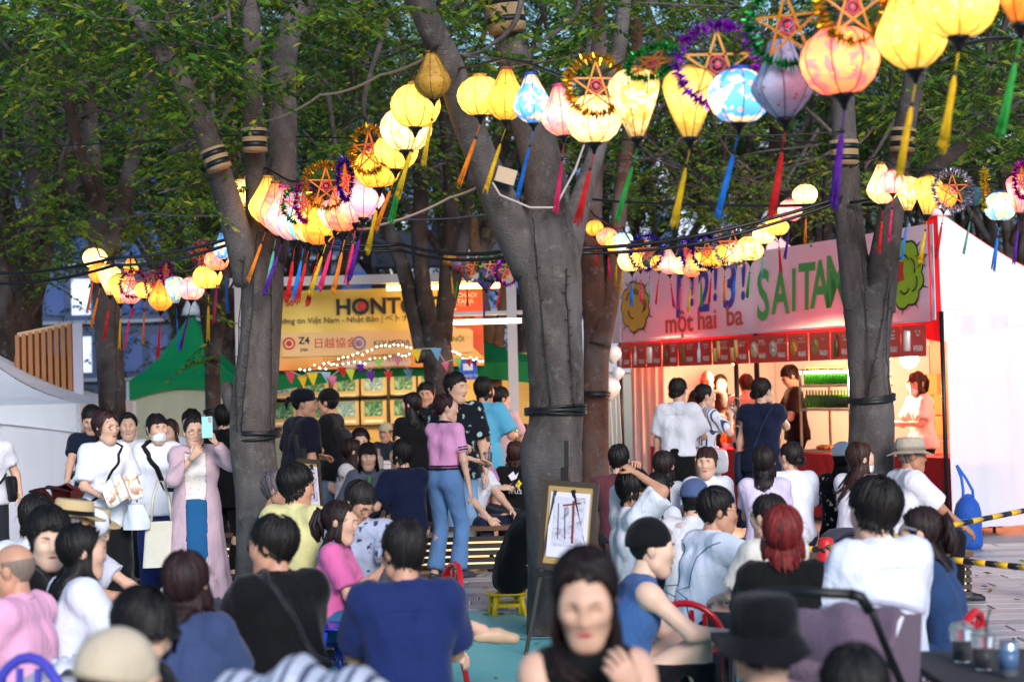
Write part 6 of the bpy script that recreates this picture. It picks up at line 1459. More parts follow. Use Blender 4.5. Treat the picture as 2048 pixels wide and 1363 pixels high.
# ---- left foreground group
P_('pinkpolo','bald man in a pink polo shirt and glasses at the left edge', 24,1085,8.6,285,hair='balding',hc='#6a6058',top='#e8a8c8',collar='#e8a8c8',sleeve=.75,loose=.022,bot='#3a3428',hgt=1.62,glasses='wire',pitch=-8,arms=('table','table'),tone=1,fat=.02,stool=RED_S)
P_('blacktee','young man in a black T-shirt looking over his shoulder among the left diners', 96,1030,9.3,100,head=158,hair='fluffy',top='#0e0e12',sleeve=.6,bot='#1c1c22',arms=('table','table'),tone=2,lean=10,stool=BLUE_S,mouth=.6)
P_('blackhair','woman with long black hair, white blouse and black camisole straps at the left table', 158,1053,9.0,60,sex='f',hair='long',hlen=.26,top='#dfe2f0',sleeve=1.6,loose=.025,bot='#15151a',arms=('table','table'),lean=10,head=70,stool=RED_S)
P_('handonhead','person in a white shirt resting a hand on dark hair behind the straw hats', 74,998,11.2,20,hair='medium',top='#e2e4ee',sleeve=1.7,loose=.02,bot='#202028',arms=((.10,.05,.06),'lap'),elbow=((1,.2,.1),None),curl=(.6,.3),lean=14,pitch=-14,stool=WHT_S)
P_('straw1','grey-haired person in a flat straw hat with black band at the left table', 148,992,10.8,80,hair='medium',hc='#77727a',top='#d8d8e4',sleeve=.6,bot='#3a3a48',hat='straw',arms=((.10,.42,-.26),'table'),lean=12,pitch=-8,tone=1,stool=WHT_S)
P_('straw2','person in a wide straw hat just behind the flat-hatted diner', 186,1008,11.6,100,sex='f',hair='medium',hc='#6b6468',top='#cfcfe0',sleeve=.6,bot='#303040',hat='straw',glasses='wire',arms=('table',(-.12,.44,-.30)),lean=10,pitch=-10,stool=BLUE_S)
P_('beigehat','blurred person in a beige knitted cap at the bottom left', 238,1268,5.2,70,hair='medium',hc='#3a302c',top='#b8a890',sleeve=1.6,hat='beanie',hatc='#c8b8a0',bot='#303030',arms=('table','table'),lean=12,pitch=-10,stool=RED_S)
P_('blurface','blurred dark-haired woman looking down to the right in the left foreground', 298,1188,6.2,110,sex='f',hair='bob',bangs=True,hlen=.07,top='#14141a',sleeve=.5,bot='#202028',arms=('table','table'),lean=12,head=125,pitch=-24,eyes=.2,stool=BLUE_S)
P_('blueback','woman with dark auburn hair and a slate blue shirt seen from behind', 368,1108,7.6,10,sex='f',hair='long',hlen=.10,hc='#1f1013',top='#3a486e',sleeve=.75,loose=.024,bot='#23283a',arms=('table','table'),lean=12,stool=BLUE_S)
# ---- left standing group
P_('leaflet','standing woman in glasses and a white blouse reading a leaflet', 208,824,15.0,150,'stand','f',hair='bob',hc='#26161a',hlen=.06,top='#e6e8f4',sleeve=.85,loose=.018,hem=-.16,bot='#101014',bkind='wide',glasses='wire',head=125,arms=((.10,.26,-.40),(-.16,.22,-.36)),curl=(.8,.8),palms=((0,.2,1),(0,.2,1)))
P_('hoodie','standing woman in a white hoodie and face mask with a black strap', 312,829,16.0,165,'stand','f',hair='tied',hc='#0c0a0c',bangs=True,top='#e8eaf6',sleeve=1.9,loose=.02,hem=-.12,bot='#1c2c66',bkind='wide',mask='#eef0f8',head=150,arms=('down','down'),collar='#e8eaf6',shoe='#c8c8d0')
P_('behindhood','smiling dark-haired woman standing behind the leaflet reader', 256,827,17.5,170,'stand','f',hair='tied',hc='#120d0f',top='#d8d8e0',sleeve=.6,bot='#23242c',mouth=.5,arms=('down','down'))
P_('offshoulder','woman in a black off-shoulder top mostly hidden behind the masked woman', 338,842,17.2,190,'stand','f',hair='long',hlen=.2,hc='#2a1a14',top='#0d0d10',sleeve=.3,bot='#15151c',arms=('down','down'))
P_('strollerdad','man in a navy T-shirt pushing the red stroller by the white tent', 182,814,18.0,180,'stand','m',hair='short',top='#141c30',sleeve=.6,bot='#2a2c38',arms=((.18,.36,-.44),(-.18,.36,-.44)),pitch=-20,curl=(1.2,1.2))
P_('photographer','standing woman in a pink cardigan raising a turquoise phone to take a picture', 388,834,15.0,172,'stand','f',hair='tied',hc='#171014',top='#e6dfdc',tpat='dots',tc2='#c89090',tps=40,sleeve=0,hem=.06,bot='#1f5a8c',bkind='skirt',blen=.16,glasses='wire',head=165,arms=((.02,.26,-.06),(-.17,.30,.06)),elbow=((.6,.1,-.9),(-.7,.1,-.7)),coat=('#c7a9b6',.14,.085),curl=(.9,.5),palms=((-.3,-.8,.2),(.6,-.3,0)))
P_('behindphone','man in a white T-shirt behind the phone photographer', 383,822,18.2,185,'stand','m',hair='short',top='#d4d4e4',sleeve=.6,bot='#2a2a34',arms=('down','down'))
P_('leftedge','person in a white T-shirt with a black bag cut by the left edge', -26,828,17.0,150,'stand','m',hair='short',top='#dcdce8',sleeve=.6,bot='#22242e',arms=('down',(-.26,.12,-.50)))
P_('darkjacket','figure in a black jacket standing behind the grey trunk', 448,812,18.0,20,'stand','m',hair='short',top='#0a0a0e',sleeve=1.9,loose=.035,hem=-.2,bot='#0e0e12',arms=('down','down'))
# ---- centre, standing
P_('bandana','man in a navy bandana, glasses and dark shirt standing beside the easel', 604,778,17.5,60,'stand','m',hair='buzz',hat='bandana',hatc='#0d1020',glasses='wire',head=88,top='#0f1222',sleeve=.8,loose=.03,hem=-.14,collar='#0f1222',bot='#14161f',arms=('down',(-.14,.2,-.32)),fat=.02,tone=1)
P_('blackcap','man in a black cap and black T-shirt adjusting his watch by the pictures', 658,779,20.0,280,'stand','m',hair='short',hat='cap',hatc='#0c0c10',top='#0c0d12',sleeve=.8,loose=.025,hem=-.12,bot='#6c7c98',bkind='jeans',head=290,arms=((.10,.34,-.14),(.05,.24,-.30)),curl=(.8,.6),tone=1)
P_('pinktop','woman in a pink cropped knit top and flared jeans seen from behind', 888,789,17.5,35,'stand','f',hair='tied',hc='#25131a',head=75,top='#e6a0d0',sleeve=.75,loose=.004,hem=.09,collar='#16121c',bot=JEAN_L,bkind='flare',arms=('down',(.13,.30,-.34)),legs=(.06,-.06),shoe='#3a3c48',elbow=(None,(-.3,-.3,-.9)))
P_('patternman','tall man in a dark tropical shirt and light jeans facing the pink-topped woman', 908,747,18.2,165,'stand','m',hair='short',top='#10141f',tpat='floral',tc2='#9fc0c0',tps=13,sleeve=.85,loose=.03,hem=-.12,collar='#10141f',bot='#7da4cc',bkind='jeans',head=130,arms=((.06,.32,-.34),'down'),legs=(.04,-.04),shoe='#d8dae4',curl=(.9,.4),mouth=.4)
P_('blackdress','long-haired woman in black with her back turned near the dark trunk', 824,787,21.0,330,'stand','f',hair='long',hlen=.24,head=290,top='#0b0b0f',sleeve=.5,hem=-.1,bot='#0d0d12',bkind='skirt',blen=.3,arms=('down','down'))
P_('orangestrap','man with an orange bag strap looking towards the camera by the dark trunk', 853,766,21.6,200,'stand','m',hair='short',top='#1a1c26',sleeve=.6,bot='#3c5070',bkind='jeans',head=190,arms=('down','down'),tone=1)
P_('blueshirt','man in a light blue shirt with a green bottle seen from behind', 966,759,21.0,20,'stand','m',hair='medium',top='#58a8cc',sleeve=.85,loose=.03,hem=-.14,bot='#8c9cac',bkind='jeans',blen=.9,head=40,arms=((.22,.26,-.30),'down'),curl=(1.3,.4),tone=1)
P_('pinkshirt','dark-haired man in a pale pink shirt behind the light blue shirt', 998,776,22.0,30,'stand','m',hair='short',top='#d8b0b8',sleeve=.8,bot='#343848',arms=((.1,.3,-.2),'down'),head=60)
# ---- centre, on the benches
P_('greycap','seated man in a grey cap and pink-white shirt on the far bench', 683,859,20.0,150,hair='short',hat='cap',hatc='#2a2c34',top='#e0c8d0',sleeve=.7,bot='#2c3040',stool=None,head=120,arms=('lap','lap'))
P_('longhair2','seated woman with long brown hair and a white frilled top beside the grey cap', 702,879,19.2,100,sex='f',hair='long',hlen=.24,hc='#20120f',top='#d8d0d4',sleeve=.5,loose=.02,bot='#c8b098',bkind='skirt',stool=None,head=75,arms=('knees','lap'),lean=8)
P_('darkbehind','dark-haired person seated behind the long-haired woman', 720,862,20.6,170,hair='medium',hc='#180f10',top='#a89890',sleeve=.6,bot='#242630',stool=None)
P_('bangs','woman with straight black fringe and grey top facing the camera holding a bottle', 735,887,18.0,172,sex='f',hair='long',hlen=.12,bangs=True,top='#5c6276',sleeve=1.6,bot='#1c1c24',stool=None,mouth=.7,arms=((.20,.26,-.30),'lap'),curl=(1.2,.4),lean=8)
P_('navyback','seated man in a navy T-shirt and tan trousers on the bench turning left', 805,884,17.4,325,hair='medium',top='#111a38',sleeve=.8,loose=.022,bot='#b89a72',stool=None,head=300,arms=('lap',(-.22,.24,-.22)),lean=10,curl=(.5,1.2))
P_('tiedye','brown-haired youngster in a tie-dye shirt looking at a phone on the bench', 966,868,19.0,120,sex='f',hair='medium',hc='#3a1f16',top='#b87aa8',tpat='floral',tc2='#5c8cc8',sleeve=.8,bot='#20222c',stool=None,head=100,pitch=-22,arms=('front','front'))
P_('whiteknee','man in a white T-shirt and navy trousers resting a hand on his knee', 950,890,18.4,140,hair='short',top='#d8dce8',sleeve=.6,bot='#1b2340',stool=None,arms=('knees',(-.10,.44,-.36)),lean=14,legs=(.1,.1))
P_('flowerback','person in a black T-shirt printed with a flower seen from behind on the bench', 1030,884,19.2,5,sex='f',hair='long',hlen=.08,hc='#26140f',top='#0a0a0d',sleeve=.7,loose=.02,bot='#14141a',stool=None,arms=('lap','lap'),lean=8)
P_('whitecapfar','far attendant in a white cap behind the exhibition table', 772,846,27.0,200,hair='short',hat='cap',hatc='#c8c4a8',top='#2c3440',sleeve=.7,bot='#22242c',arms=('table','table'))
P_('darkfar','dark-haired attendant beside the white cap at the exhibition table', 797,850,27.2,170,sex='f',hair='bob',top='#15161c',sleeve=.7,bot='#1c1c24',arms=('table','table'),stool=RED_S)
# ---- centre, middle ground seated
P_('greyprofile','grey-haired man in a dark shirt in profile left of the yellow shirt', 549,945,13.8,95,hair='short',hc='#4a464c',top='#10121c',sleeve=.8,bot='#1c1e28',arms=('lap','lap'),head=100,tone=1,stool=BLUE_S)
P_('yellowshirt','young man in a pale yellow shirt seen from behind in front of the grey trunk', 588,940,13.0,25,hair='fluffy',top='#d8cf92',sleeve=.85,loose=.03,collar='#d8cf92',bot='#8898b8',arms=('lap','lap'),head=75,lean=8,stool=BLUE_S,tone=1)
P_('overalls','woman with a ponytail, pink T-shirt and denim dungarees in profile', 678,1003,11.6,95,sex='f',hair='pony',hlen=.16,hc='#1a1012',top='#d868a0',sleeve=.8,loose=.014,bot='#3c6a94',arms=('lap','front'),head=98,pitch=-6,lean=6,stool=BLUE_S,eyes=.5)
P_('lookdown','balding man with glasses in a patterned shirt looking down', 728,970,12.6,190,hair='short',hc='#1a1718',glasses='wire',top='#aab0c8',tpat='floral',tc2='#3c4060',sleeve=.8,bot='#23252f',head=130,pitch=-34,eyes=.2,lean=18,arms=('table','table'),tone=1,stool=RED_S)
P_('sunglasses','man in red-framed sunglasses and a black shirt in the centre-left foreground', 552,1038,8.6,318,hair='short',hc='#100c0d',glasses='sun',head=290,top='#0b0b0f',sleeve=.9,loose=.028,collar='#0b0b0f',bot='#15151b',arms=('table','table'),tone=1,fat=.02,stool=BLUE_S,lean=6)
P_('bluepolo','broad man in a blue polo shirt seen from behind in the foreground', 810,1048,8.2,352,hair='short',hc='#131012',top='#1b2a5e',sleeve=.8,loose=.026,collar='#1b2a5e',bot='#202430',arms=('table','table'),tone=1,fat=.012,stool=RED_S,lean=8,head=330)
P_('sandals','person with crossed bare legs and cream sandals hidden behind the blue polo', 822,1054,10.6,88,sex='f',hair='bob',hc='#20151a',top='#50505e',sleeve=.6,bot='#dcd2c8',blen=.45,cross=True,arms=('lap','lap'),lean=24,pitch=-20,shoe='#c9a585',stool=RED_S)
# ---- centre-right foreground
P_('frontwoman','blurred woman in a black sleeveless top looking down with a hand at her collar', 1168,1108,5.2,172,sex='f',hair='long',hlen=.22,hc='#170f10',top='#0a0a0d',sleeve=0,loose=.004,bot='#15151a',head=185,pitch=-16,eyes=.18,arms=('lap',(-.10,.19,-.10)),curl=(.4,.7),palms=(None,(.2,-.9,.1)),lean=6,stool=WHT_S,lipc='#b0404c')
P_('blackbehind','person in black crouched on the yellow stool behind the central trunk', 1076,962,14.7,80,hair='medium',top='#08080b',sleeve=1.8,loose=.028,bot='#0c0c10',arms=('knees','knees'),lean=26,stool=YEL_S)
P_('armsup','man in a white T-shirt stretching both arms above his head', 1266,948,13.6,75,hair='fluffy',top='#e2e6f0',tpat='floral',tc2='#c8d0d8',sleeve=.9,loose=.03,bot='#23262f',head=95,pitch=-10,arms=((.08,.02,.28),(-.10,.06,.30)),elbow=((.6,.9,.5),(-.9,.2,.6)),curl=(.9,.9),lean=0,stool=WHT_S,tone=1)
P_('maroon','dark-haired man in a maroon shirt seen from behind near the orange-tinted trunk', 1237,892,16.6,8,hair='short',top='#5c2f38',sleeve=.8,loose=.02,collar='#5c2f38',bot='#22242c',arms=('lap','lap'),lean=8,stool=None)
P_('strapwoman','woman with long dark hair and a black shoulder strap seen from behind', 1326,904,16.0,25,sex='f',hair='long',hlen=.22,hc='#1c1212',top='#d8dae6',sleeve=.6,bot='#1e2028',arms=('lap','lap'),lean=8,stool=None)
P_('longblack','woman with very long black hair beside the man stretching his arms', 1314,948,14.6,35,sex='f',hair='long',hlen=.32,hc='#0e090b',top='#c8ccd8',sleeve=.6,bot='#1c1d26',arms=('lap','lap'),lean=10,stool=BLUE_S)
P_('facing','young woman in a white T-shirt with a fringe facing the camera', 1414,894,15.6,190,sex='f',hair='tied',hc='#2a1713',bangs=True,top='#e4e6f0',sleeve=.7,loose=.016,bot='#22242e',head=198,arms=('lap','lap'),stool=None)
P_('greyblue cap','man in a faded blue cap and pale checked shirt seen from behind', 1388,961,12.8,30,hair='short',hat='cap',hatc='#4a5a80',top='#e0dce0',tpat='floral',tc2='#c8a8a8',tps=9,sleeve=.9,loose=.03,bot='#23252f',arms=('lap','lap'),lean=10,stool=WHT_S)
P_('whiteathletic','man in a white athletic T-shirt eating in profile', 1428,980,11.2,68,hair='short',hc='#100c0d',top='#e6eaf8',sleeve=.75,loose=.02,bot='#15171f',head=82,arms=((.16,.34,.02),'table'),curl=(1.1,.6),lean=14,stool=RED_S,tone=1)
P_('beanie','man in a black beanie and blue tank top leaning on his elbow with food', 1294,1041,9.3,82,hair='buzz',hat='beanie',hatc='#0a0a0e',top='#3c6096',sleeve=0,loose=.006,bot='#121218',head=84,arms=((.20,.42,-.26),'table'),curl=(1.1,.8),lean=16,tone=2,beard=1,stool=RED_S)
P_('redhair','woman with dyed red hair and a black top seen from behind', 1564,1016,8.6,5,sex='f',hair='long',hlen=.10,hc='#5a1a1a',top='#09090c',sleeve=.7,loose=.022,bot='#101016',arms=('table','table'),lean=8,stool=BLUE_S)
P_('whitebehind','dark-haired woman in a cream top beyond the red-haired woman', 1540,990,10.4,330,sex='f',hair='tied',hc='#16100f',top='#dcd6cc',sleeve=.8,loose=.025,bot='#22242e',arms=('table','table'),head=320,lean=8,stool=RED_S)
P_('buckethat','blurred person in a black bucket hat in the bottom right foreground', 1527,1183,5.4,350,hair='short',hat='bucket',hatc='#090910',top='#0c0c12',sleeve=.9,bot='#101016',arms=('table','table'),lean=8,stool=RED_S)
P_('darkcrown','blurred dark-haired head at the bottom edge below the stroller', 1708,1300,5.0,5,sex='f',hair='bob',hc='#0c0a0c',top='#15151c',sleeve=.8,bot='#15151c',arms=('table','table'),lean=10,stool=BLUE_S)
P_('linen','man with shaggy black hair and a white linen shirt seen from behind', 1754,973,8.6,335,hair='fluffy',hc='#0d0909',top='#dfe3f4',sleeve=1.7,loose=.035,bot='#23262f',collar='#dfe3f4',arms=('table','table'),head=310,lean=6,stool=RED_S)
P_('hairclip','woman with a silver hair clip and denim dress beyond the linen shirt', 1838,1016,9.4,300,sex='f',hair='pony',hlen=.14,hc='#1b1113',top='#26406a',sleeve=.5,loose=.01,bot='#26406a',arms=('table','table'),head=292,pitch=-10,lean=14,stool=BLUE_S,eyes=.5)
# ---- right benches
P_('sunhatman','elderly man in a beige sun hat and white checked shirt sitting in profile', 1818,870,14.8,78,hair='short',hc='#6a645f',hat='sunhat',hatc='#b0a494',top='#e2e0e8',tpat='stripe',tc2='#d0ccd8',tps=18,sleeve=.9,loose=.026,bot='#12131a',head=88,arms=('knees','lap'),lean=12,tone=3,stool=None)
P_('brownhair','woman with long brown hair, glasses and a mask sitting in profile', 1717,887,15.0,40,sex='f',hair='long',hlen=.30,hc='#2c1b16',top='#dcd4e0',sleeve=.8,loose=.02,bot='#8890a8',mask='#e8ecf4',glasses='wire',head=72,arms=('lap','lap'),lean=10,stool=None)
P_('whitecap','woman in a white cap and black-and-cream patterned top on the bench', 1684,886,15.8,30,sex='f',hair='long',hlen=.22,hc='#15100f',hat='cap',hatc='#dcdce6',top='#15151a',tpat='floral',tc2='#d8d0bc',tps=22,sleeve=.8,loose=.02,bot='#20222a',arms=('lap','lap'),lean=10,stool=None)
P_('whitebun','woman with pinned-up dark hair and a white shirt on the bench', 1583,884,15.5,355,sex='f',hair='tied',hc='#130e10',top='#dcdff0',sleeve=.8,loose=.02,collar='#dcdff0',bot='#2b3450',arms=('lap','lap'),lean=8,stool=None,head=330)
P_('lilacback','woman with a dark half ponytail and a lilac-white top on the bench', 1527,894,15.1,10,sex='f',hair='long',hlen=.16,hc='#181012',top='#d2c4e2',sleeve=.7,loose=.014,bot='#1d2338',bkind='jeans',arms=('lap','lap'),lean=8,stool=None)
# ---- at the stall
P_('custwhite','customer in a white T-shirt and black skirt with her hair in a low bun', 1355,756,19.6,22,'stand','f',hair='tied',hc='#130d0f',top='#e8eaf6',sleeve=.85,loose=.03,hem=.02,bot='#0c0c10',bkind='skirt',blen=.25,arms=((.10,.3,-.2),'down'),head=30)
P_('custstripe','customer in a striped shirt drinking through a straw at the stall', 1407,769,20.4,60,'stand','f',hair='bun',hc='#170f10',top='#dfe2f0',tpat='stripe',tc2='#3c466c',tps=34,sleeve=.75,loose=.02,bot='#c8ccdc',bkind='wide',arms=((.06,.3,-.06),'down'),head=75,curl=(1.2,.4))
P_('custnavy','customer in a navy sleeveless dress with a cord bag at the stall', 1521,756,18.8,18,'stand','f',hair='tied',hc='#170e0d',top='#141a36',sleeve=.3,loose=.028,hem=-.1,bot='#141a36',bkind='skirt',blen=.3,arms=((.06,.24,.02),'down'),head=40)
P_('staffbrown','stall worker in a dark brown T-shirt bending over the counter', 1573,733,24.6,270,'stand','m',hair='bangs' if False else 'short',hc='#140d0b',top='#2a1512',sleeve=.75,loose=.02,bot='#15151a',head=262,pitch=-28,arms=((.12,.34,-.34),(-.12,.3,-.36)))
P_('staffbald','bald stall worker in glasses behind the left counter', 1412,740,26.4,200,'stand','m',hair='balding',hc='#2a2020',glasses='wire',top='#2a1a18',sleeve=.75,bot='#1a1a20',pitch=-15,arms=('front','front'),tone=1)
P_('stafflong','dark-haired worker behind the bald man in the stall', 1440,750,27.4,170,'stand','f',hair='long',hlen=.16,top='#18181e',sleeve=.75,bot='#1a1a20',arms=('down','down'))
P_('staffcap','stall worker in a pale cap between the two customers', 1492,750,25.8,10,'stand','m',hair='short',hc='#3a2018',top='#d8b8a8',sleeve=.75,bot='#22222a',arms=('front','front'))
P_('server','stall server in a white T-shirt and face mask at the right counter', 1832,744,22.3,255,'stand','f',hair='pony',hlen=.16,hc='#2a150f',bangs=True,top='#eee6e2',sleeve=.8,loose=.025,bot='#15151a',mask='#f0f0f4',head=230,arms=('front','front'),pitch=-8)
# ---- bottom right
P_('child','child in a floral white shirt at the bottom right corner', 2000,1392,5.8,330,sex='f',hgt=1.15,hair='bob',hc='#15100f',top='#e4e2ea',tpat='floral',tc2='#b8a8c0',sleeve=.9,bot='#8890b0',arms=((.16,.30,.02),(-.2,.3,.0)),lean=6,stool='#6a5a48',curl=(.8,.8))
P_('toddler','toddler reaching up an arm beside the pushchair', 1868,1392,6.4,320,hgt=1.0,hair='short',hc='#1a1210',top='#d8dcec',sleeve=.7,bot='#8890b0',arms=('lap',(-.20,.16,.14)),lean=4,stool='#6a5a48',curl=(.4,.7))
for k_, v_ in PEOPLE.items():
    if v_['seat'] < .16 or v_['seat'] > .6: print('SEAT', k_, round(v_['seat'],2), 'Pz', round(v_['Pz'],2), 'k', round(v_['k'],2))
# ================================================================== benches with lit slats
woodb = basic('#5a3a28',.55,0,.3,7); glow = emit('#ffd8a0', 1.1)
def bench(label, x0, x1, y0, y1, z):
    root = empty('slatted_bench', ((x0+x1)/2,(y0+y1)/2,0), 0, label, 'bench', 'slatted benches with hidden lights'); w, dp = x1-x0, y1-y0
    n_ = max(3,int(dp/.14))
    for i in range(n_): MB().box((0,-dp/2+dp/n_*(i+.5),z-.02),(w,dp/n_-.014,.04)).obj('seat_plank', woodb, root)
    for i in range(5): MB().box((0,-dp/2+.015,.07+i*(z-.12)/5),(w-.04,.03,(z-.12)/5-.018)).obj('front_slat', basic('#2a1c18',.5,0,.2,7), root)
    MB().box((0,-dp/2+.06,z/2-.02),(w-.1,.012,z-.16)).obj('light_panel', glow, root)
    for sx in (-1,1): MB().box((sx*(w/2-.05),0,(z-.045)/2),(.06,dp-.12,z-.045)).obj('support', METAL_DARK, root)
bench('slatted bench glowing from within behind the pink-topped woman', -2.15, .32, 17.95, 18.75, .43)
bench('slatted bench further back under the man in the grey cap', -2.1, -1.05, 18.85, 20.6, .42)
bench('slatted bench glowing between the diners on the right', .72, 2.42, 14.95, 16.7, .37)
bench('short slatted bench right of the forked trunk under the sun hat man', 2.98, 3.36, 14.7, 15.7, .38)
bench('bench end left of the grey trunk', -2.75, -2.2, 17.95, 18.8, .43)
# ================================================================== chairs
def chair(label, px, py_top, d, f, col, zseat=.40):
    t = at(px,py_top,d); zt = t.z; root = empty('plastic_chair', (t.x,t.y,0), -R(f), label, 'chair', 'red and blue plastic chairs'); m = PL(col,.25)
    MB().grid(lambda u,v: ((u-.5)*.38*(1-.1*v), .02+(v)*.38, zseat-.012*math.sin(math.pi*u)+.02*(1-v)), 8, 6).obj('seat', m, root).modifiers.new('t','SOLIDIFY').thickness = .008
    H = zt-zseat
    def arch(s_): return [((math.cos(a)*.19)*s_, .0-.05*max(0,math.sin(a)), zseat+.0+max(0,math.sin(a))**.75*H) for a in [math.pi*i/16 for i in range(17)]]
    MB().tube(arch(1), .018, 8).obj('backrest_frame', m, root)
    for x in (-.10,-.035,.035,.10): MB().bar((x,-.005,zseat+.01),(x,-.05,zt-.03-.9*abs(x)**1.6),.022,.012).obj('backrest_slat', m, root)
    for sx in (-1,1):
        MB().tube([(sx*.18,.02,zseat),(sx*.2,-.05,0)], [.02,.016], 7).obj('leg', m, root); MB().tube([(sx*.17,.38,zseat),(sx*.19,.42,0)], [.02,.016], 7).obj('leg', m, root)
chair('red plastic chair with an arched back beside the bare crossed legs', 893,1128,11.2,250,'#b8141e')
chair('red plastic chair behind the man in the white athletic T-shirt', 1374,1203,9.9,20,'#b8141e',.34)
chair('red plastic chair at the right table beside the denim dress', 1925,1222,8.0,300,'#c01822',.42)
chair('blue plastic chair behind the woman in dungarees', 640,1140,11.2,85,'#2038b0',.36)
chair('violet plastic chair at the bottom left corner', 40,1318,6.4,200,'#4a48b8',.34)
# ================================================================== easels
def easel(label, plabel, px, py0, py1, d, w_px, yaw, tilt, mast_top, seed):
    s = scl(d); tc = at(px,py0,d); bc = at(px,py1,d); h = (tc.z-bc.z); w = w_px/s; root = empty('easel', (bc.x,bc.y,0), R(yaw), label, 'easel'); zb = bc.z; top = at(px,mast_top,d).z
    dk_ = basic('#15120f',.5,0,.2,6)
    for sx in (-1,1): MB().bar((sx*.06,.02,zb+h*.9),(sx*.26,-.06,0),.035,.022).obj('leg', dk_, root)
    MB().bar((0,.05,zb+h*.9),(0,.62,0),.035,.022).obj('leg', dk_, root); MB().bar((0,.03,zb-.1),(0,.12,top),.03,.024).obj('mast', dk_, root); MB().box((0,-.02,zb-.02),(w*1.15,.07,.03)).obj('ledge', dk_, root); MB().box((0,.06,zb+h+.04),(.05,.06,.09)).obj('clamp', dk_, root)
    fr = empty('framed_picture', (bc.x,bc.y,zb), R(yaw), plabel, 'picture'); fr.rotation_euler = (R(-tilt),R(5),R(yaw)); b = MB(); t_ = .03; y_ = -.035
    for a_, c_ in (((-w/2,y_,t_/2),(w/2,y_,t_/2)),((-w/2,y_,h-t_/2),(w/2,y_,h-t_/2)),((-w/2+t_/2,y_,t_),(-w/2+t_/2,y_,h-t_)),((w/2-t_/2,y_,t_),(w/2-t_/2,y_,h-t_))): MB().bar(a_, c_, t_, .03).obj('frame_rail', basic('#3a2a1c',.4), fr)
    MB().box((0,y_+.004,h/2),(w-.02,.008,h-.02)).obj('mount', basic('#b09058',.5,0,.1,3), fr); MB().box((0,y_-.004,h*.5),(w*.72,.008,h*.74)).obj('paper', basic('#dcd8ea',.5,0,.03,4), fr)
    pm_, n, b = nmat('print'); f = noise(n, 11, 6, .75, dist=1.5); n.links.new(ramp(n, f, [(0,srgb('#5a4a4c')),(.38,srgb('#8c8490')),(.5,srgb('#ccc8d8')),(1,srgb('#d8d4e4'))]), b.inputs['Base Color'])
    pr = MB().box((0,y_-.007,h*.54),(w*.56,.008,h*.56)).obj('print', pm_, fr)
    rd_ = basic('#7a2c2c',.6); b = MB(); b.bar((w*.10,y_-.0125,h*.30),(w*.07,y_-.0125,h*.78),.014,.003,(0,1,0)); b.bar((-w*.12,y_-.0125,h*.72),(w*.2,y_-.0125,h*.76),.010,.003,(0,1,0)); b.obj('painted_crane', rd_, fr)
    b = MB(); b.bar((-w*.17,y_-.0125,h*.34),(-w*.2,y_-.0125,h*.74),.006,.003,(0,1,0)); b.bar((-w*.04,y_-.0125,h*.34),(-w*.08,y_-.0125,h*.7),.006,.003,(0,1,0)); b.obj('painted_mast', basic('#5a5868',.6), fr)
easel('black easel holding a picture in front of the central trunk','framed pale drawing of masts on the front easel', 1132,962,1138,12.4,112,-14,6,882,1)
easel('black easel beside the man in the bandana','dark framed picture on the rear easel', 618,918,1032,15.9,70,58,8,868,2)
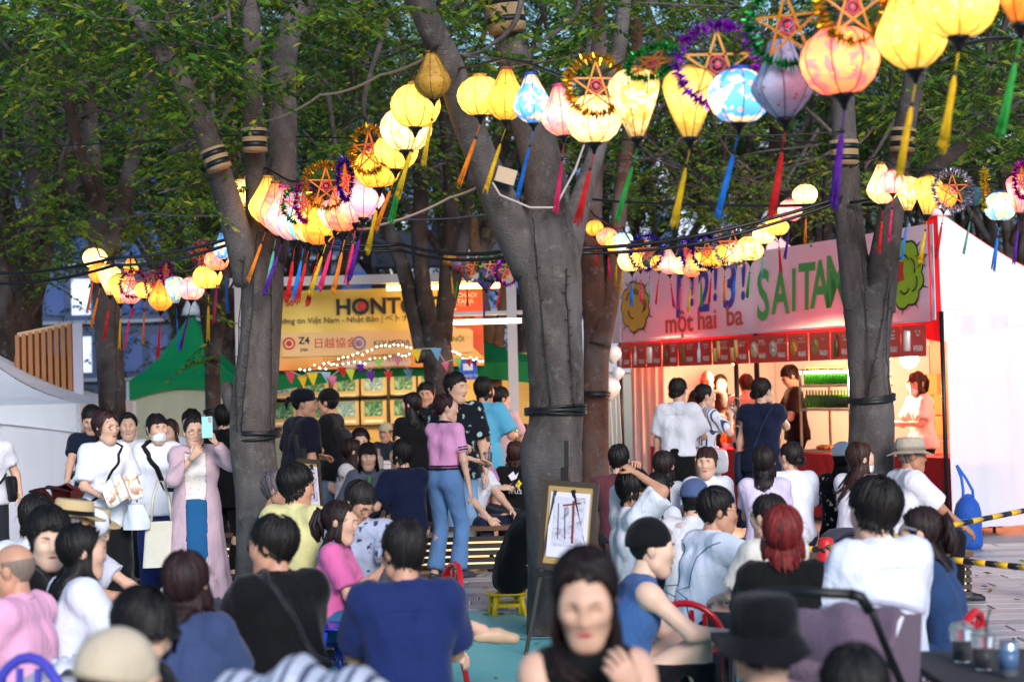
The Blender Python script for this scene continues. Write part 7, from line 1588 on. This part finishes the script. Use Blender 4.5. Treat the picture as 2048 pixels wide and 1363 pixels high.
# ================================================================== pushchairs
def pushchair(label, loc, f, hood_col, hood2, scale=1.0, rot=0, zh=.98):
    root = empty('pushchair', loc, -R(f), label, 'pushchair'); root.scale = (scale,)*3; hm = cloth(hood_col,None,.7); W2 = .21
    for sx in (-1,1):
        MB().tube([(sx*W2,-.42,zh),(sx*W2,-.30,zh-.12),(sx*W2,.05,.55),(sx*W2,.42,.14)], .014, 8).obj('side_tube', METAL_DARK, root)
        MB().tube([(sx*W2,.12,.62),(sx*W2,-.12,.38),(sx*W2,-.34,.12)], .013, 8).obj('rear_tube', METAL_DARK, root)
        g = MB().tube([(sx*W2,-.44,zh+.0),(sx*(W2-.02),-.47,zh+.05),(sx*(W2-.05),-.49,zh+.06)], .02, 8).obj('grip', BLACK, root)
        MB().lathe([(.035,-.02),(.045,-.012),(.045,.012),(.035,.02)], 12, (sx*W2,.05,.55), M=Matrix.Rotation(R(90),3,'Y')).obj('hinge', PL('#c8c8d0'), root)
    MB().tube([(-W2+.05,-.49,zh+.06),(0,-.50,zh+.065),(W2-.05,-.49,zh+.06)], .018, 8).obj('handle', BLACK, root)
    MB().tube([(-W2,.0,.50),(W2,.0,.50)], .012, 8).obj('cross_tube', METAL_DARK, root)
    o = MB().grid(lambda u,v: ((u-.5)*2*(W2-.012), -.26+.40*(1-math.cos(v*1.75))*.62+.02*math.sin(u*9)+.014*math.sin(v*19+u*4), .46+math.sin(v*1.75)*(.46)+.03*math.sin(math.pi*u)+.012*math.sin(u*14+v*9)), 14, 14).obj('hood', hm, root); o.modifiers.new('t','SOLIDIFY').thickness = .006
    MB().tube([((u/10-.5)*2*(W2-.012), .235+.0*u, .90+.03*math.sin(math.pi*u/10)) for u in range(11)], .012, 6).obj('hood_trim', cloth(hood2), root)
    for sx in (-1,1): MB().poly([(sx*(W2-.014),-.26,.46),(sx*(W2-.014),-.18,.80),(sx*(W2-.014),.0,.92),(sx*(W2-.014),.2,.90),(sx*(W2-.014),.1,.5)], .004, (sx,0,0)).obj('hood_side', hm, root)
    o = MB().grid(lambda u,v: ((u-.5)*2*(W2-.02), -.24+.55*v**1.2, .80-.48*math.sin(v*1.57)+.22*max(0,v-.6)-.03*math.sin(math.pi*u)), 8, 12).obj('seat_sling', hm, root); o.modifiers.new('t','SOLIDIFY').thickness = .01
    MB().box((0,-.1,.26),(.38,.34,.16)).obj('basket', cloth('#1a1a20'), root)
    for sx in (-1,1):
        for y_, r_ in ((.42,.085),(-.34,.095)):
            wh = MB().lathe([(r_*.45,-.018),(r_*.9,-.02),(r_,-.008),(r_,.008),(r_*.9,.02),(r_*.45,.018)], 18, (sx*(W2+.02),y_,r_+.012), M=Matrix.Rotation(R(90),3,'Y')).obj('wheel', BLACK, root)
    return root
q = at(1700,1100,6.9); pushchair('mauve pushchair with a black frame in the right foreground', (q.x,q.y,0), 28, '#6e5a6a','#b8b4c8',.96)
q = at(126,950,17.4); pushchair('dark red pushchair in front of the man in navy', (q.x,q.y,0), 200, '#5c1418','#281014',.98)
q = at(600,1318,5.0); pc = pushchair('black pushchair with a striped blanket at the bottom edge', (q.x,q.y,0), 8, '#14141c','#22222c',.96)
o = MB().grid(lambda u,v: ((u-.5)*.44, -.30+.42*v, .86+.10*math.sin(v*2.4)+.02*math.sin(u*17)-.1*abs(u-.5)), 14, 10).obj('striped_blanket', cloth('#c8ccdc','stripe',.85,'#3c4464',26)); o.location = pc.location+Vector((0,.05,.06)); o.rotation_euler = pc.rotation_euler; o.modifiers.new('t','SOLIDIFY').thickness = .012
tag(o, 'blue and white striped blanket draped over the black pushchair', 'blanket')
# ================================================================== cones and striped bars
def cone(label, px, py, d):
    t = at(px,py,d); root = empty('traffic_cone', (t.x,t.y,0), 0, label, 'cone'); m = PL('#c81c1c',.4); MB().box((0,0,.02),(.36,.36,.035)).obj('base', m, root); MB().lathe([(.15,.035),(.13,.06),(.05,t.z-.05),(.045,t.z-.01),(.03,t.z)], 18).obj('cone_body', m, root)
cone('red traffic cone carrying the striped bars in front of the right bench', 1651,1074,12.3); cone('red traffic cone at the far end of the striped bars', 2110,1000,14.6)
def bar_(label, a, b_, n_):
    a, b_ = Vector(a), Vector(b_); root = empty('striped_bar', a, 0, label, 'barrier bar', 'yellow and black barrier bars'); d_ = b_-a
    for k in range(n_): MB().tube([d_*(k/n_), d_*((k+1)/n_)], .019, 10).obj('stripe', PL('#e0ac18' if k%2 else '#14141a',.4), root)
bar_('upper yellow and black bar running from the cone to the right edge', at(1655,1100,12.3), at(2110,1008,14.6), 22)
bar_('lower yellow and black bar running from the cone to the right edge', at(1640,1092,12.3), at(2110,1140,11.2), 22)
bar_('short yellow and black bar left of the cone', at(1651,1100,12.25), at(1560,1092,12.6), 4)
# ================================================================== tables and what stands on them
def table(label, x0,x1,y0,y1,z,col):
    root = empty('folding_table', ((x0+x1)/2,(y0+y1)/2,0), 0, label, 'table'); w, dp = x1-x0,y1-y0; MB().box((0,0,z-.015),(w,dp,.03)).obj('table_top', basic(col,.75), root)
    for sx in (-1,1):
        for sy in (-1,1): MB().tube([(sx*(w/2-.06),sy*(dp/2-.06),0),(sx*(w/2-.06),sy*(dp/2-.06),z-.03)], .014, 8).obj('leg', METAL_DARK, root)
    return z
TZ = table('white folding table with takeaway food at the bottom left', -1.95,-1.2,6.6,8.2,.60,'#c8c4cc')
TR = table('dark folding table with a cup and a can at the bottom right', 1.42,2.3,6.4,7.5,.66,'#3a3436')
TMd = table('small black table in front of the man in the beanie', .86,1.2,8.6,9.0,.56,'#15151a')
clear_plastic, n, b = nmat('clear_plastic'); b.inputs['Transmission Weight'].default_value = .9; b.inputs['Roughness'].default_value = .12; b.inputs['IOR'].default_value = 1.2; b.inputs['Base Color'].default_value = (.85,.88,.92,1)
def cup(label, p, col, straw=True):
    root = empty('drink_cup', p, 0, label, 'cup'); MB().lathe([(.030,0),(.032,.004),(.042,.115),(.043,.12)], 18).obj('cup_wall', clear_plastic, root); MB().lathe([(.028,.004),(.037,.075)], 18).obj('drink', basic(col,.2), root); MB().lathe([(.044,.118),(.044,.124),(.03,.14),(.012,.145)], 18).obj('lid', clear_plastic, root)
    if straw: MB().tube([(0,0,.05),(.015,0,.17),(.03,0,.215)], .004, 6).obj('straw', PL('#1c1c20'), root)
q = at(1968,1330,7.0); cup('clear plastic cup of tea with a straw on the right table', (q.x,q.y,TR), '#a0501c')
q = at(1925,1330,7.2); cup('small clear cup beside the red chair on the right table', (q.x,q.y,TR), '#c8a888', False)
q = at(2018,1330,6.8); root = empty('drink_can', (q.x,q.y,TR), 0, 'silver drink can on the right table', 'can'); MB().lathe([(.026,0),(.033,.008),(.033,.115),(.027,.125),(.024,.123)], 18).obj('can_body', basic('#a8b0bc',.25,.8), root); MB().lathe([(.0335,.03),(.0335,.095)], 18).obj('printed_band', basic('#4a6890',.35), root)
def crumpled(label, name, cat, p, size, mat, seed):
    r = random.Random(seed); b = MB(); b.grid(lambda u,v: ((u-.5)*size[0]*(1+.2*math.sin(v*7+seed)), (v-.5)*size[1]*(1+.2*math.sin(u*6)), size[2]*(.35+.4*math.sin(math.pi*u)*math.sin(math.pi*v)+.22*math.sin(u*19+v*13+seed)+.16*math.sin(v*27-u*8))), 16, 16); o = b.obj(name, mat, None, p); o.modifiers.new('t','SOLIDIFY').thickness = .003; tag(o, label, cat)
crumpled('crumpled white wrapper on the left table','food_wrapper','wrapper', (-1.72,7.9,TZ+.01),(.26,.2,.07),basic('#d8d8e4',.3),1)
crumpled('clear bag of snacks on the left table','snack_bag','bag', (-1.45,7.5,TZ+.01),(.24,.22,.09),basic('#b8c4d4',.2),2)
tr_ = empty('food_tray', (-1.75,7.4,TZ), .3, 'takeaway tray of noodles on the left table', 'food tray'); MB().lathe([(.08,0),(.10,.035),(.105,.035),(.085,.004)], 20).obj('tray', PL('#d8d4d0'), tr_); b = MB(); r_ = random.Random(3)
for k in range(26): a = r_.random()*6; b.tube([(math.cos(a+t)*.06*r_.random(),math.sin(a+t)*.06,.025+.012*math.sin(t*3+k)) for t in range(5)], .004, 5)
b.obj('noodles', basic('#d89048',.5), tr_)
# white carrier bag at the left table
def carrier(label, p, s_, yaw=0):
    root = empty('carrier_bag', p, yaw, label, 'bag'); m = basic('#d4dae6',.3,0,.06,5); b = MB(); b.grid(lambda u,v: (math.cos(u*6.2832)*.13*s_*(1-.35*v**2)*(1+.12*math.sin(u*25+v*5)), math.sin(u*6.2832)*.09*s_*(1-.3*v**2)*(1+.12*math.sin(u*19)), (.02+.26*v)*s_), 36, 8); b.obj('bag_body', m, root)
    for sx in (-1,1): MB().tube([(sx*.07*s_,0,.26*s_),(sx*.05*s_,0,.34*s_),(sx*.02*s_,0,.37*s_),(-sx*.0*s_,.03,.30*s_)], .010*s_, 6, flat=.4).obj('bag_handle', m, root)
    return root
carrier('white carrier bag on the left table behind the beige cap', (-1.52,8.0,TZ), .8, .6)
# ================================================================== things held and carried
def held(key, side, off=(0,0,0)):
    i = PEOPLE[key]; d_ = unit(i['wr'][side]-i['el'][side]); return world(i, i['wr'][side]+d_*.085*i['k']+np.array(off)), i
p, i = held('photographer',-1,(.015,.03,.055)); root = empty('mobile_phone', p, i['rz'], 'turquoise phone held up by the woman in the pink cardigan', 'phone'); root.rotation_euler = (R(8),0,i['rz'])
MB().box((0,0,0),(.078,.009,.158)).obj('phone_body', basic('#58b0b4',.3), root); MB().box((-.02,.006,.055),(.024,.004,.036)).obj('camera_block', basic('#14181c',.2), root); MB().box((0,-.0055,0),(.070,.002,.148)).obj('screen', basic('#2a3848',.15), root)
pa, i = held('leaflet',1); pb, _ = held('leaflet',-1); mid = (pa+pb)/2
root = empty('leaflet', mid+Vector((0,-.02,.02)), 0, 'open festival leaflet held by the woman in the white blouse', 'leaflet'); dv = pb-pa
pm_, n, b = nmat('leaflet_print'); f = noise(n, 16, 4, .6); n.links.new(ramp(n, f, [(0,srgb('#c85a30')),(.40,srgb('#e0a868')),(.47,srgb('#ece6e4')),(1,srgb('#f0ecee'))]), b.inputs['Base Color'])
L_ = max(.30, dv.length*1.15)
for k in range(3):
    MB().grid(lambda u,v: ((k+u-1.5)*L_/3, .04*math.sin((k+u)*3.14)-.05*v, (v-.3)*.19), 3, 4).obj('leaf_panel', pm_, root).modifiers.new('t','SOLIDIFY').thickness = .0015
root.rotation_euler = (R(-35),R(-12),math.atan2(dv.y,dv.x)+(math.pi if dv.x < 0 else 0))
def gbottle(label, p, tilt=0):
    root = link('glass_bottle', MB().lathe([(.026,0),(.030,.01),(.030,.12),(.022,.15),(.012,.18),(.011,.22),(.013,.225)], 12).mesh('glass_bottle', GREEN_GLASS), None, p); root.rotation_euler = (0,R(tilt),0); MB().lathe([(.0305,.03),(.0305,.09)], 12).obj('bottle_label', basic('#d8c8a0',.5), root); tag(root, label, 'bottle')
p, i = held('bangs',1,(0,.02,-.06)); gbottle('green beer bottle in the hand of the fringe-haired woman', p, 6)
p, i = held('blueshirt',1,(0,.02,-.06)); gbottle('green bottle in the hand of the man in light blue', p, -8)
p, i = held('navyback',-1,(0,.02,-.06)); gbottle('green bottle raised by the man in the navy T-shirt', p, 10)
def food(label, key, side, col, size=.05):
    p, i = held(key, side, (0,.015,0)); root = empty('snack_wrap', p, 0, label, 'food'); b = MB(); b.ell((0,0,.015),(size*.6,size*.6,size),10,8); b.obj('filling', basic(col,.6,0,.3,40), root); MB().grid(lambda u,v: (math.cos(u*6.283)*size*(.7+.2*math.sin(u*31))*(1-.15*v), math.sin(u*6.283)*size*(.7+.2*math.sin(u*23))*(1-.15*v), -size*1.1+v*size*1.3), 24, 5).obj('paper_wrap', basic('#e0e0ea',.5), root)
food('filled roll in white paper held by the man in the beanie','beanie',1,'#c89850')
food('small snack held to the mouth by the man in the athletic T-shirt','whiteathletic',1,'#b88850',.03)
food('rice snack in paper held by the straw-hatted diner','straw1',1,'#d8d0c8',.045)
p, i = held('pinktop',-1,(0,.03,.02)); cup('plastic cup held by the woman in the pink top', p-Vector((0,0,.06)), '#d8c890')
p, i = held('custstripe',1,(0,.02,-.05)); cup('iced drink held by the customer in stripes', p-Vector((0,0,.05)), '#c86c28')
p, i = held('tiedye',1,(-.06,.02,.02)); root = empty('mobile_phone', p, i['rz'], 'dark phone held by the youngster in tie-dye', 'phone'); root.rotation_euler = (R(-40),0,i['rz']); MB().box((0,0,0),(.075,.009,.15)).obj('phone_body', BLACK, root); MB().box((0,-.0055,0),(.068,.002,.14)).obj('screen', emit('#b8c8e8',.8), root)
# shoulder bags: strap follows the chest, pouch at the hip
from mathutils.bvhtree import BVHTree
def hug(info, pts, off):
    """lay points on the person's top"""
    T = []
    for c in info['root'].children:
        if c.name.split('.')[0] in ('shirt','sleeveless_top','cardigan','trousers','skirt','jeans'):
            me = c.data; T.append(BVHTree.FromPolygons([v.co.copy() for v in me.vertices], [tuple(p.vertices) for p in me.polygons]))
    out = []
    ax0 = Vector(info['s1']); ax1 = Vector(info['nb'])
    for p in pts:
        p = Vector(p); best = None
        t = max(-.4, min(1.0, (p-ax0).dot(ax1-ax0)/(ax1-ax0).length_squared)); c0 = ax0.lerp(ax1, t); dr = (p-c0).normalized()
        for b in T:
            h_ = b.ray_cast(c0+dr*.6, -dr)
            if h_[0] is not None and (best is None or (h_[0]-c0).length > best): best = (h_[0]-c0).length
        out.append(c0+dr*((best if best is not None else (p-c0).length)+off))
    return out
def sling(key, label, col, sh_side, pouch=(.20,.10,.22), strap_w=.014, long=.0, pc=None, yp=.05, name='shoulder_bag'):
    i = PEOPLE[key]; k = i['k']; g = i['g']; q = sh_side; u2 = i['u2']; fw = i['fw']; root = empty(name, i['loc'], i['rz'], label, 'bag'); nb, s1, s2, pel = i['nb'], i['s1'], i['s2'], i['pel']; gr = .022+i['loose']*.9
    X = np.array([1.,0,0]); dep = .100*g+gr
    hip = pel+X*(-q)*(.17*k+gr)+np.array([0,yp,long])
    front = [nb-.015*k*u2+X*q*.085*k+u2*(.055*g+gr*.5), nb-.10*k*u2+X*q*.085*k+fw*(dep*.92), s2+X*q*.02*k+fw*(dep+.012), s1+X*-q*.07*k+fw*(dep+.01), hip+fw*.06+np.array([0,0,.10])]
    back = [front[0], nb-.10*k*u2+X*q*.08*k-fw*(dep*.92), s2+X*q*.02*k-fw*(dep+.008), s1+X*-q*.07*k-fw*(dep+.008), hip-fw*.06+np.array([0,0,.10])]
    for pts in (front, back):
        P = []
        for j in range(len(pts)-1):
            for t in range(5): P.append(Vector(pts[j]).lerp(Vector(pts[j+1]), t/5))
        P.append(Vector(pts[-1])); P = [pts[0] if False else q_ for q_ in hug(i, P, .006)]; MB().tube(P, strap_w, 6, flat=.8).obj('strap', cloth(col,None,.6), root)
    w_,d_,h_ = pouch; MB().lathe([(.55,-h_*.5),(.9,-h_*.42),(1.0,-h_*.1),(.95,h_*.25),(.8,h_*.46),(.5,h_*.5)], 18, Vector(hip)+Vector((0,0,-.03)), M=Matrix.Diagonal((d_*.5,w_*.5,1))).obj('pouch', cloth(pc or col,None,.6), root)
sling('leaflet','black shoulder bag of the woman in the white blouse','#15151c',-1,(.30,.12,.34),.012,-.06)
sling('hoodie','black cross-body strap bag of the masked woman','#0d0d12',1,(.22,.10,.2),.022)
sling('sunglasses','black cross-body bag of the man in sunglasses','#1c1c24',-1,(.2,.08,.18),.016)
sling('orangestrap','orange-strapped bag of the man by the dark trunk','#d8581c',1,(.22,.1,.24),.02,0,'#23242c')
sling('custnavy','dark tote of the customer in the navy dress','#1a2440',1,(.30,.12,.34),.010,-.05)
sling('custstripe','white cloth bag of the customer in stripes','#d8dae4',-1,(.24,.1,.24),.02)
sling('strapwoman','black strap bag of the long-haired woman on the bench','#101016',1,(.2,.08,.18),.014)
sling('leftedge','black bag of the person at the left edge','#101016',1,(.22,.1,.22),.014,.1)
p = world(PEOPLE['leaflet'], PEOPLE['leaflet']['wr'][-1]); carrier('white carrier bag hanging from the arm of the leaflet reader', p+Vector((.02,-.05,-.30)), .72)
i = PEOPLE['photographer']; p = world(i, i['pel']+np.array([.26,.05,-.12])); root = empty('tote_bag', p, i['rz']+.3, 'cream canvas tote bag on the arm of the phone photographer', 'bag'); m_ = cloth('#cfcabc')
MB().grid(lambda u,v: (math.cos(u*6.283)*.15*(1-.2*v), math.sin(u*6.283)*.04*(1-.3*v), -.30+.34*v), 24, 6).obj('bag_body', m_, root); MB().tube([(-.08,0,.03),(-.06,0,.22),(-.02,0,.34),(.02,0,.34),(.06,0,.22),(.08,0,.03)], .012, 6, flat=.5).obj('strap', m_, root)
# camera hanging from the light blue shirt's friend
p, i = held('pinkshirt',1,(0,.05,-.02)); root = empty('camera', p, i['rz'], 'black camera held by the man in the pale pink shirt', 'camera'); MB().box((0,0,0),(.13,.06,.09)).obj('camera_body', BLACK, root); MB().lathe([(.034,0),(.036,.08),(.04,.10)], 16, (0,.02,0), M=Matrix.Rotation(R(-90),3,'X')).obj('lens', BLACK, root)
# flower print and dungaree straps, T-shirt prints, crossbars
i = PEOPLE['flowerback']; c = i['s2']-i['fw']*(.112*i['g']+.03)
def pr(o_x,o_z,me_,name,rt): o = link(name, me_, i['root']); o.location = c+np.array([o_x,-.0,o_z]); o.rotation_euler = (R(90)-i['le'],0,rt); return o
fl = MB()
for k in range(5): a = k*1.257; fl.ell((math.cos(a)*.022,math.sin(a)*.022,0),(.017,.017,.004),10,4)
pr(.03,.01,fl.mesh('flower_print', basic('#e0c820',.6)),'flower_print',0); fb = MB(); fb.poly([(-.05,.03,0),(0,.07,0),(.02,.03,0),(.05,.06,0),(.03,0,0),(-.02,-.02,0)], .004, (0,0,1)); pr(-.01,.06,fb.mesh('bird_print', basic('#dcd8e4',.6)),'bird_print',0); pr(0,-.07,text_mesh('W.U.S',.05,basic('#e4e4ea',.6)),'lettering',0)
i = PEOPLE['pinktop']
b = MB()
for z in (.012,.034): b.lathe([(1.0,i['Pz']+.09*i['k']+z-.006),(1.0,i['Pz']+.09*i['k']+z+.006)], 28, (0,.004,0), M=Matrix.Diagonal((.158*i['k'],.118*i['k'],1)))
b.obj('waist_stripe', cloth('#16121c'), i['root'])
for q in (1,-1):
    a, e = i['sh'][q], i['el'][q]; ax = Vector(e-a).normalized(); M_ = ax.to_track_quat('Z','Y').to_matrix()
    for t in (.60,.68): MB().lathe([(.068*i['g'],-.006),(.068*i['g'],.006)], 16, Vector(a+(e-a)*t), M=M_).obj('sleeve_stripe', cloth('#16121c'), i['root'])
i = PEOPLE['overalls']
for q in (1,-1): 
    g = i['g']; pts = [i['s1']+i['fw']*.115*g+np.array([q*.06,0,0]), i['s2']+i['fw']*.135*g+np.array([q*.07,0,0]), i['nb']+i['u2']*.03+np.array([q*.075,0,0]), i['s2']-i['fw']*.125*g+np.array([q*.05,0,0]), i['s1']-i['fw']*.11*g+np.array([q*.03,0,0])]
    P = []
    for j in range(4):
        for t in range(4): P.append(Vector(pts[j]).lerp(Vector(pts[j+1]),t/4))
    MB().tube(P+[Vector(pts[-1])], .016, 6, flat=.5).obj('dungaree_strap', cloth('#3c6a94'), i['root'])
i = PEOPLE['hairclip']; o = MB().box((0,0,0),(.012,.07,.012)).obj('hair_clip', basic('#c8c8d4',.2,.8), i['root']); o.matrix_local = i['head_m'] @ Matrix.Translation((-.088,.03,.045)) @ Matrix.Rotation(R(25),4,'X')
# litter of small things: backpack by the bench
q = at(1690,1060,14.2); root = empty('backpack', (q.x,q.y,.43), .3, 'dark grey backpack lying on the right bench', 'backpack'); MB().lathe([(.6,-.06),(.95,-.03),(1,.05),(.9,.14),(.6,.18),(.2,.19)], 18, M=Matrix.Diagonal((.2,.14,1))).obj('bag_body', cloth('#3c3c48'), root); MB().tube([(-.12,-.1,.1),(-.05,-.15,.16),(.05,-.15,.16),(.12,-.1,.1)], .012, 6).obj('strap', cloth('#2a2a34'), root); root.location.z = .43

# dark seams curving over the athletic T-shirt, lapel buttons on the linen shirt
i = PEOPLE['whiteathletic']
for q in (1,-1):
    k = i['k']; pts = [i['nb']+np.array([q*.13,-.04,-.02])*k, i['s2']+np.array([q*.10,-.12,.08])*k, i['s2']+np.array([q*.07,-.13,-.02])*k, i['s1']+np.array([q*.08,-.13,.0])*k, i['pel']+np.array([q*.13,-.11,.02])*k]
    P = []
    for j in range(4):
        for t in range(5): P.append(Vector(pts[j]).lerp(Vector(pts[j+1]),t/5))
    MB().tube(hug(i, P, .001), .0035, 5).obj('seam', cloth('#2a2c40'), i['root'])
i = PEOPLE['bluepolo']; k = i['k']
for key in ('bluepolo','linen','sunglasses','yellowshirt','whitebehind','redhair','blueback','custwhite'):
    i = PEOPLE[key]; k = i['k']; P = [i['nb']+np.array([x*.01*k, -.16*k, -.075*k]) for x in range(-15,16,2)]
    MB().tube(hug(i, P, -.001), .003, 5).obj('yoke_seam', cloth({'bluepolo':'#152458','linen':'#b4b8cc','sunglasses':'#050507','yellowshirt':'#b0a870','whitebehind':'#b8b2a8','redhair':'#040405','blueback':'#374872','custwhite':'#b8bccb'}[key]), i['root'])

# fallen leaves scattered on the paving and the sheet
_r = np.random.RandomState(8); _n = 420; _c = np.stack([_r.uniform(-3.5,5.5,_n), _r.uniform(9,19,_n), np.full(_n,.03)],1); _a = _r.rand(_n)*6.28; _l = .03+.02*_r.rand(_n)
_d = np.stack([np.cos(_a),np.sin(_a),.2*_r.randn(_n)],1)*_l[:,None]; _w = np.stack([-np.sin(_a),np.cos(_a),.3*_r.randn(_n)],1)*_l[:,None]*.45
V = np.stack([_c-_d,_c+_w,_c+_d,_c-_w],1).reshape(-1,3); V[:,2] = np.maximum(V[:,2], .022)
tag(link('fallen_leaves', np_mesh('fallen_leaves', V, np.arange(len(V)).reshape(-1,4), None, [leaf_mat(['#6a5a20','#8a6a28','#4a5a20'],.1)], smooth=False)), 'dry yellow-brown leaves scattered over the paving', 'leaves', kind='stuff')
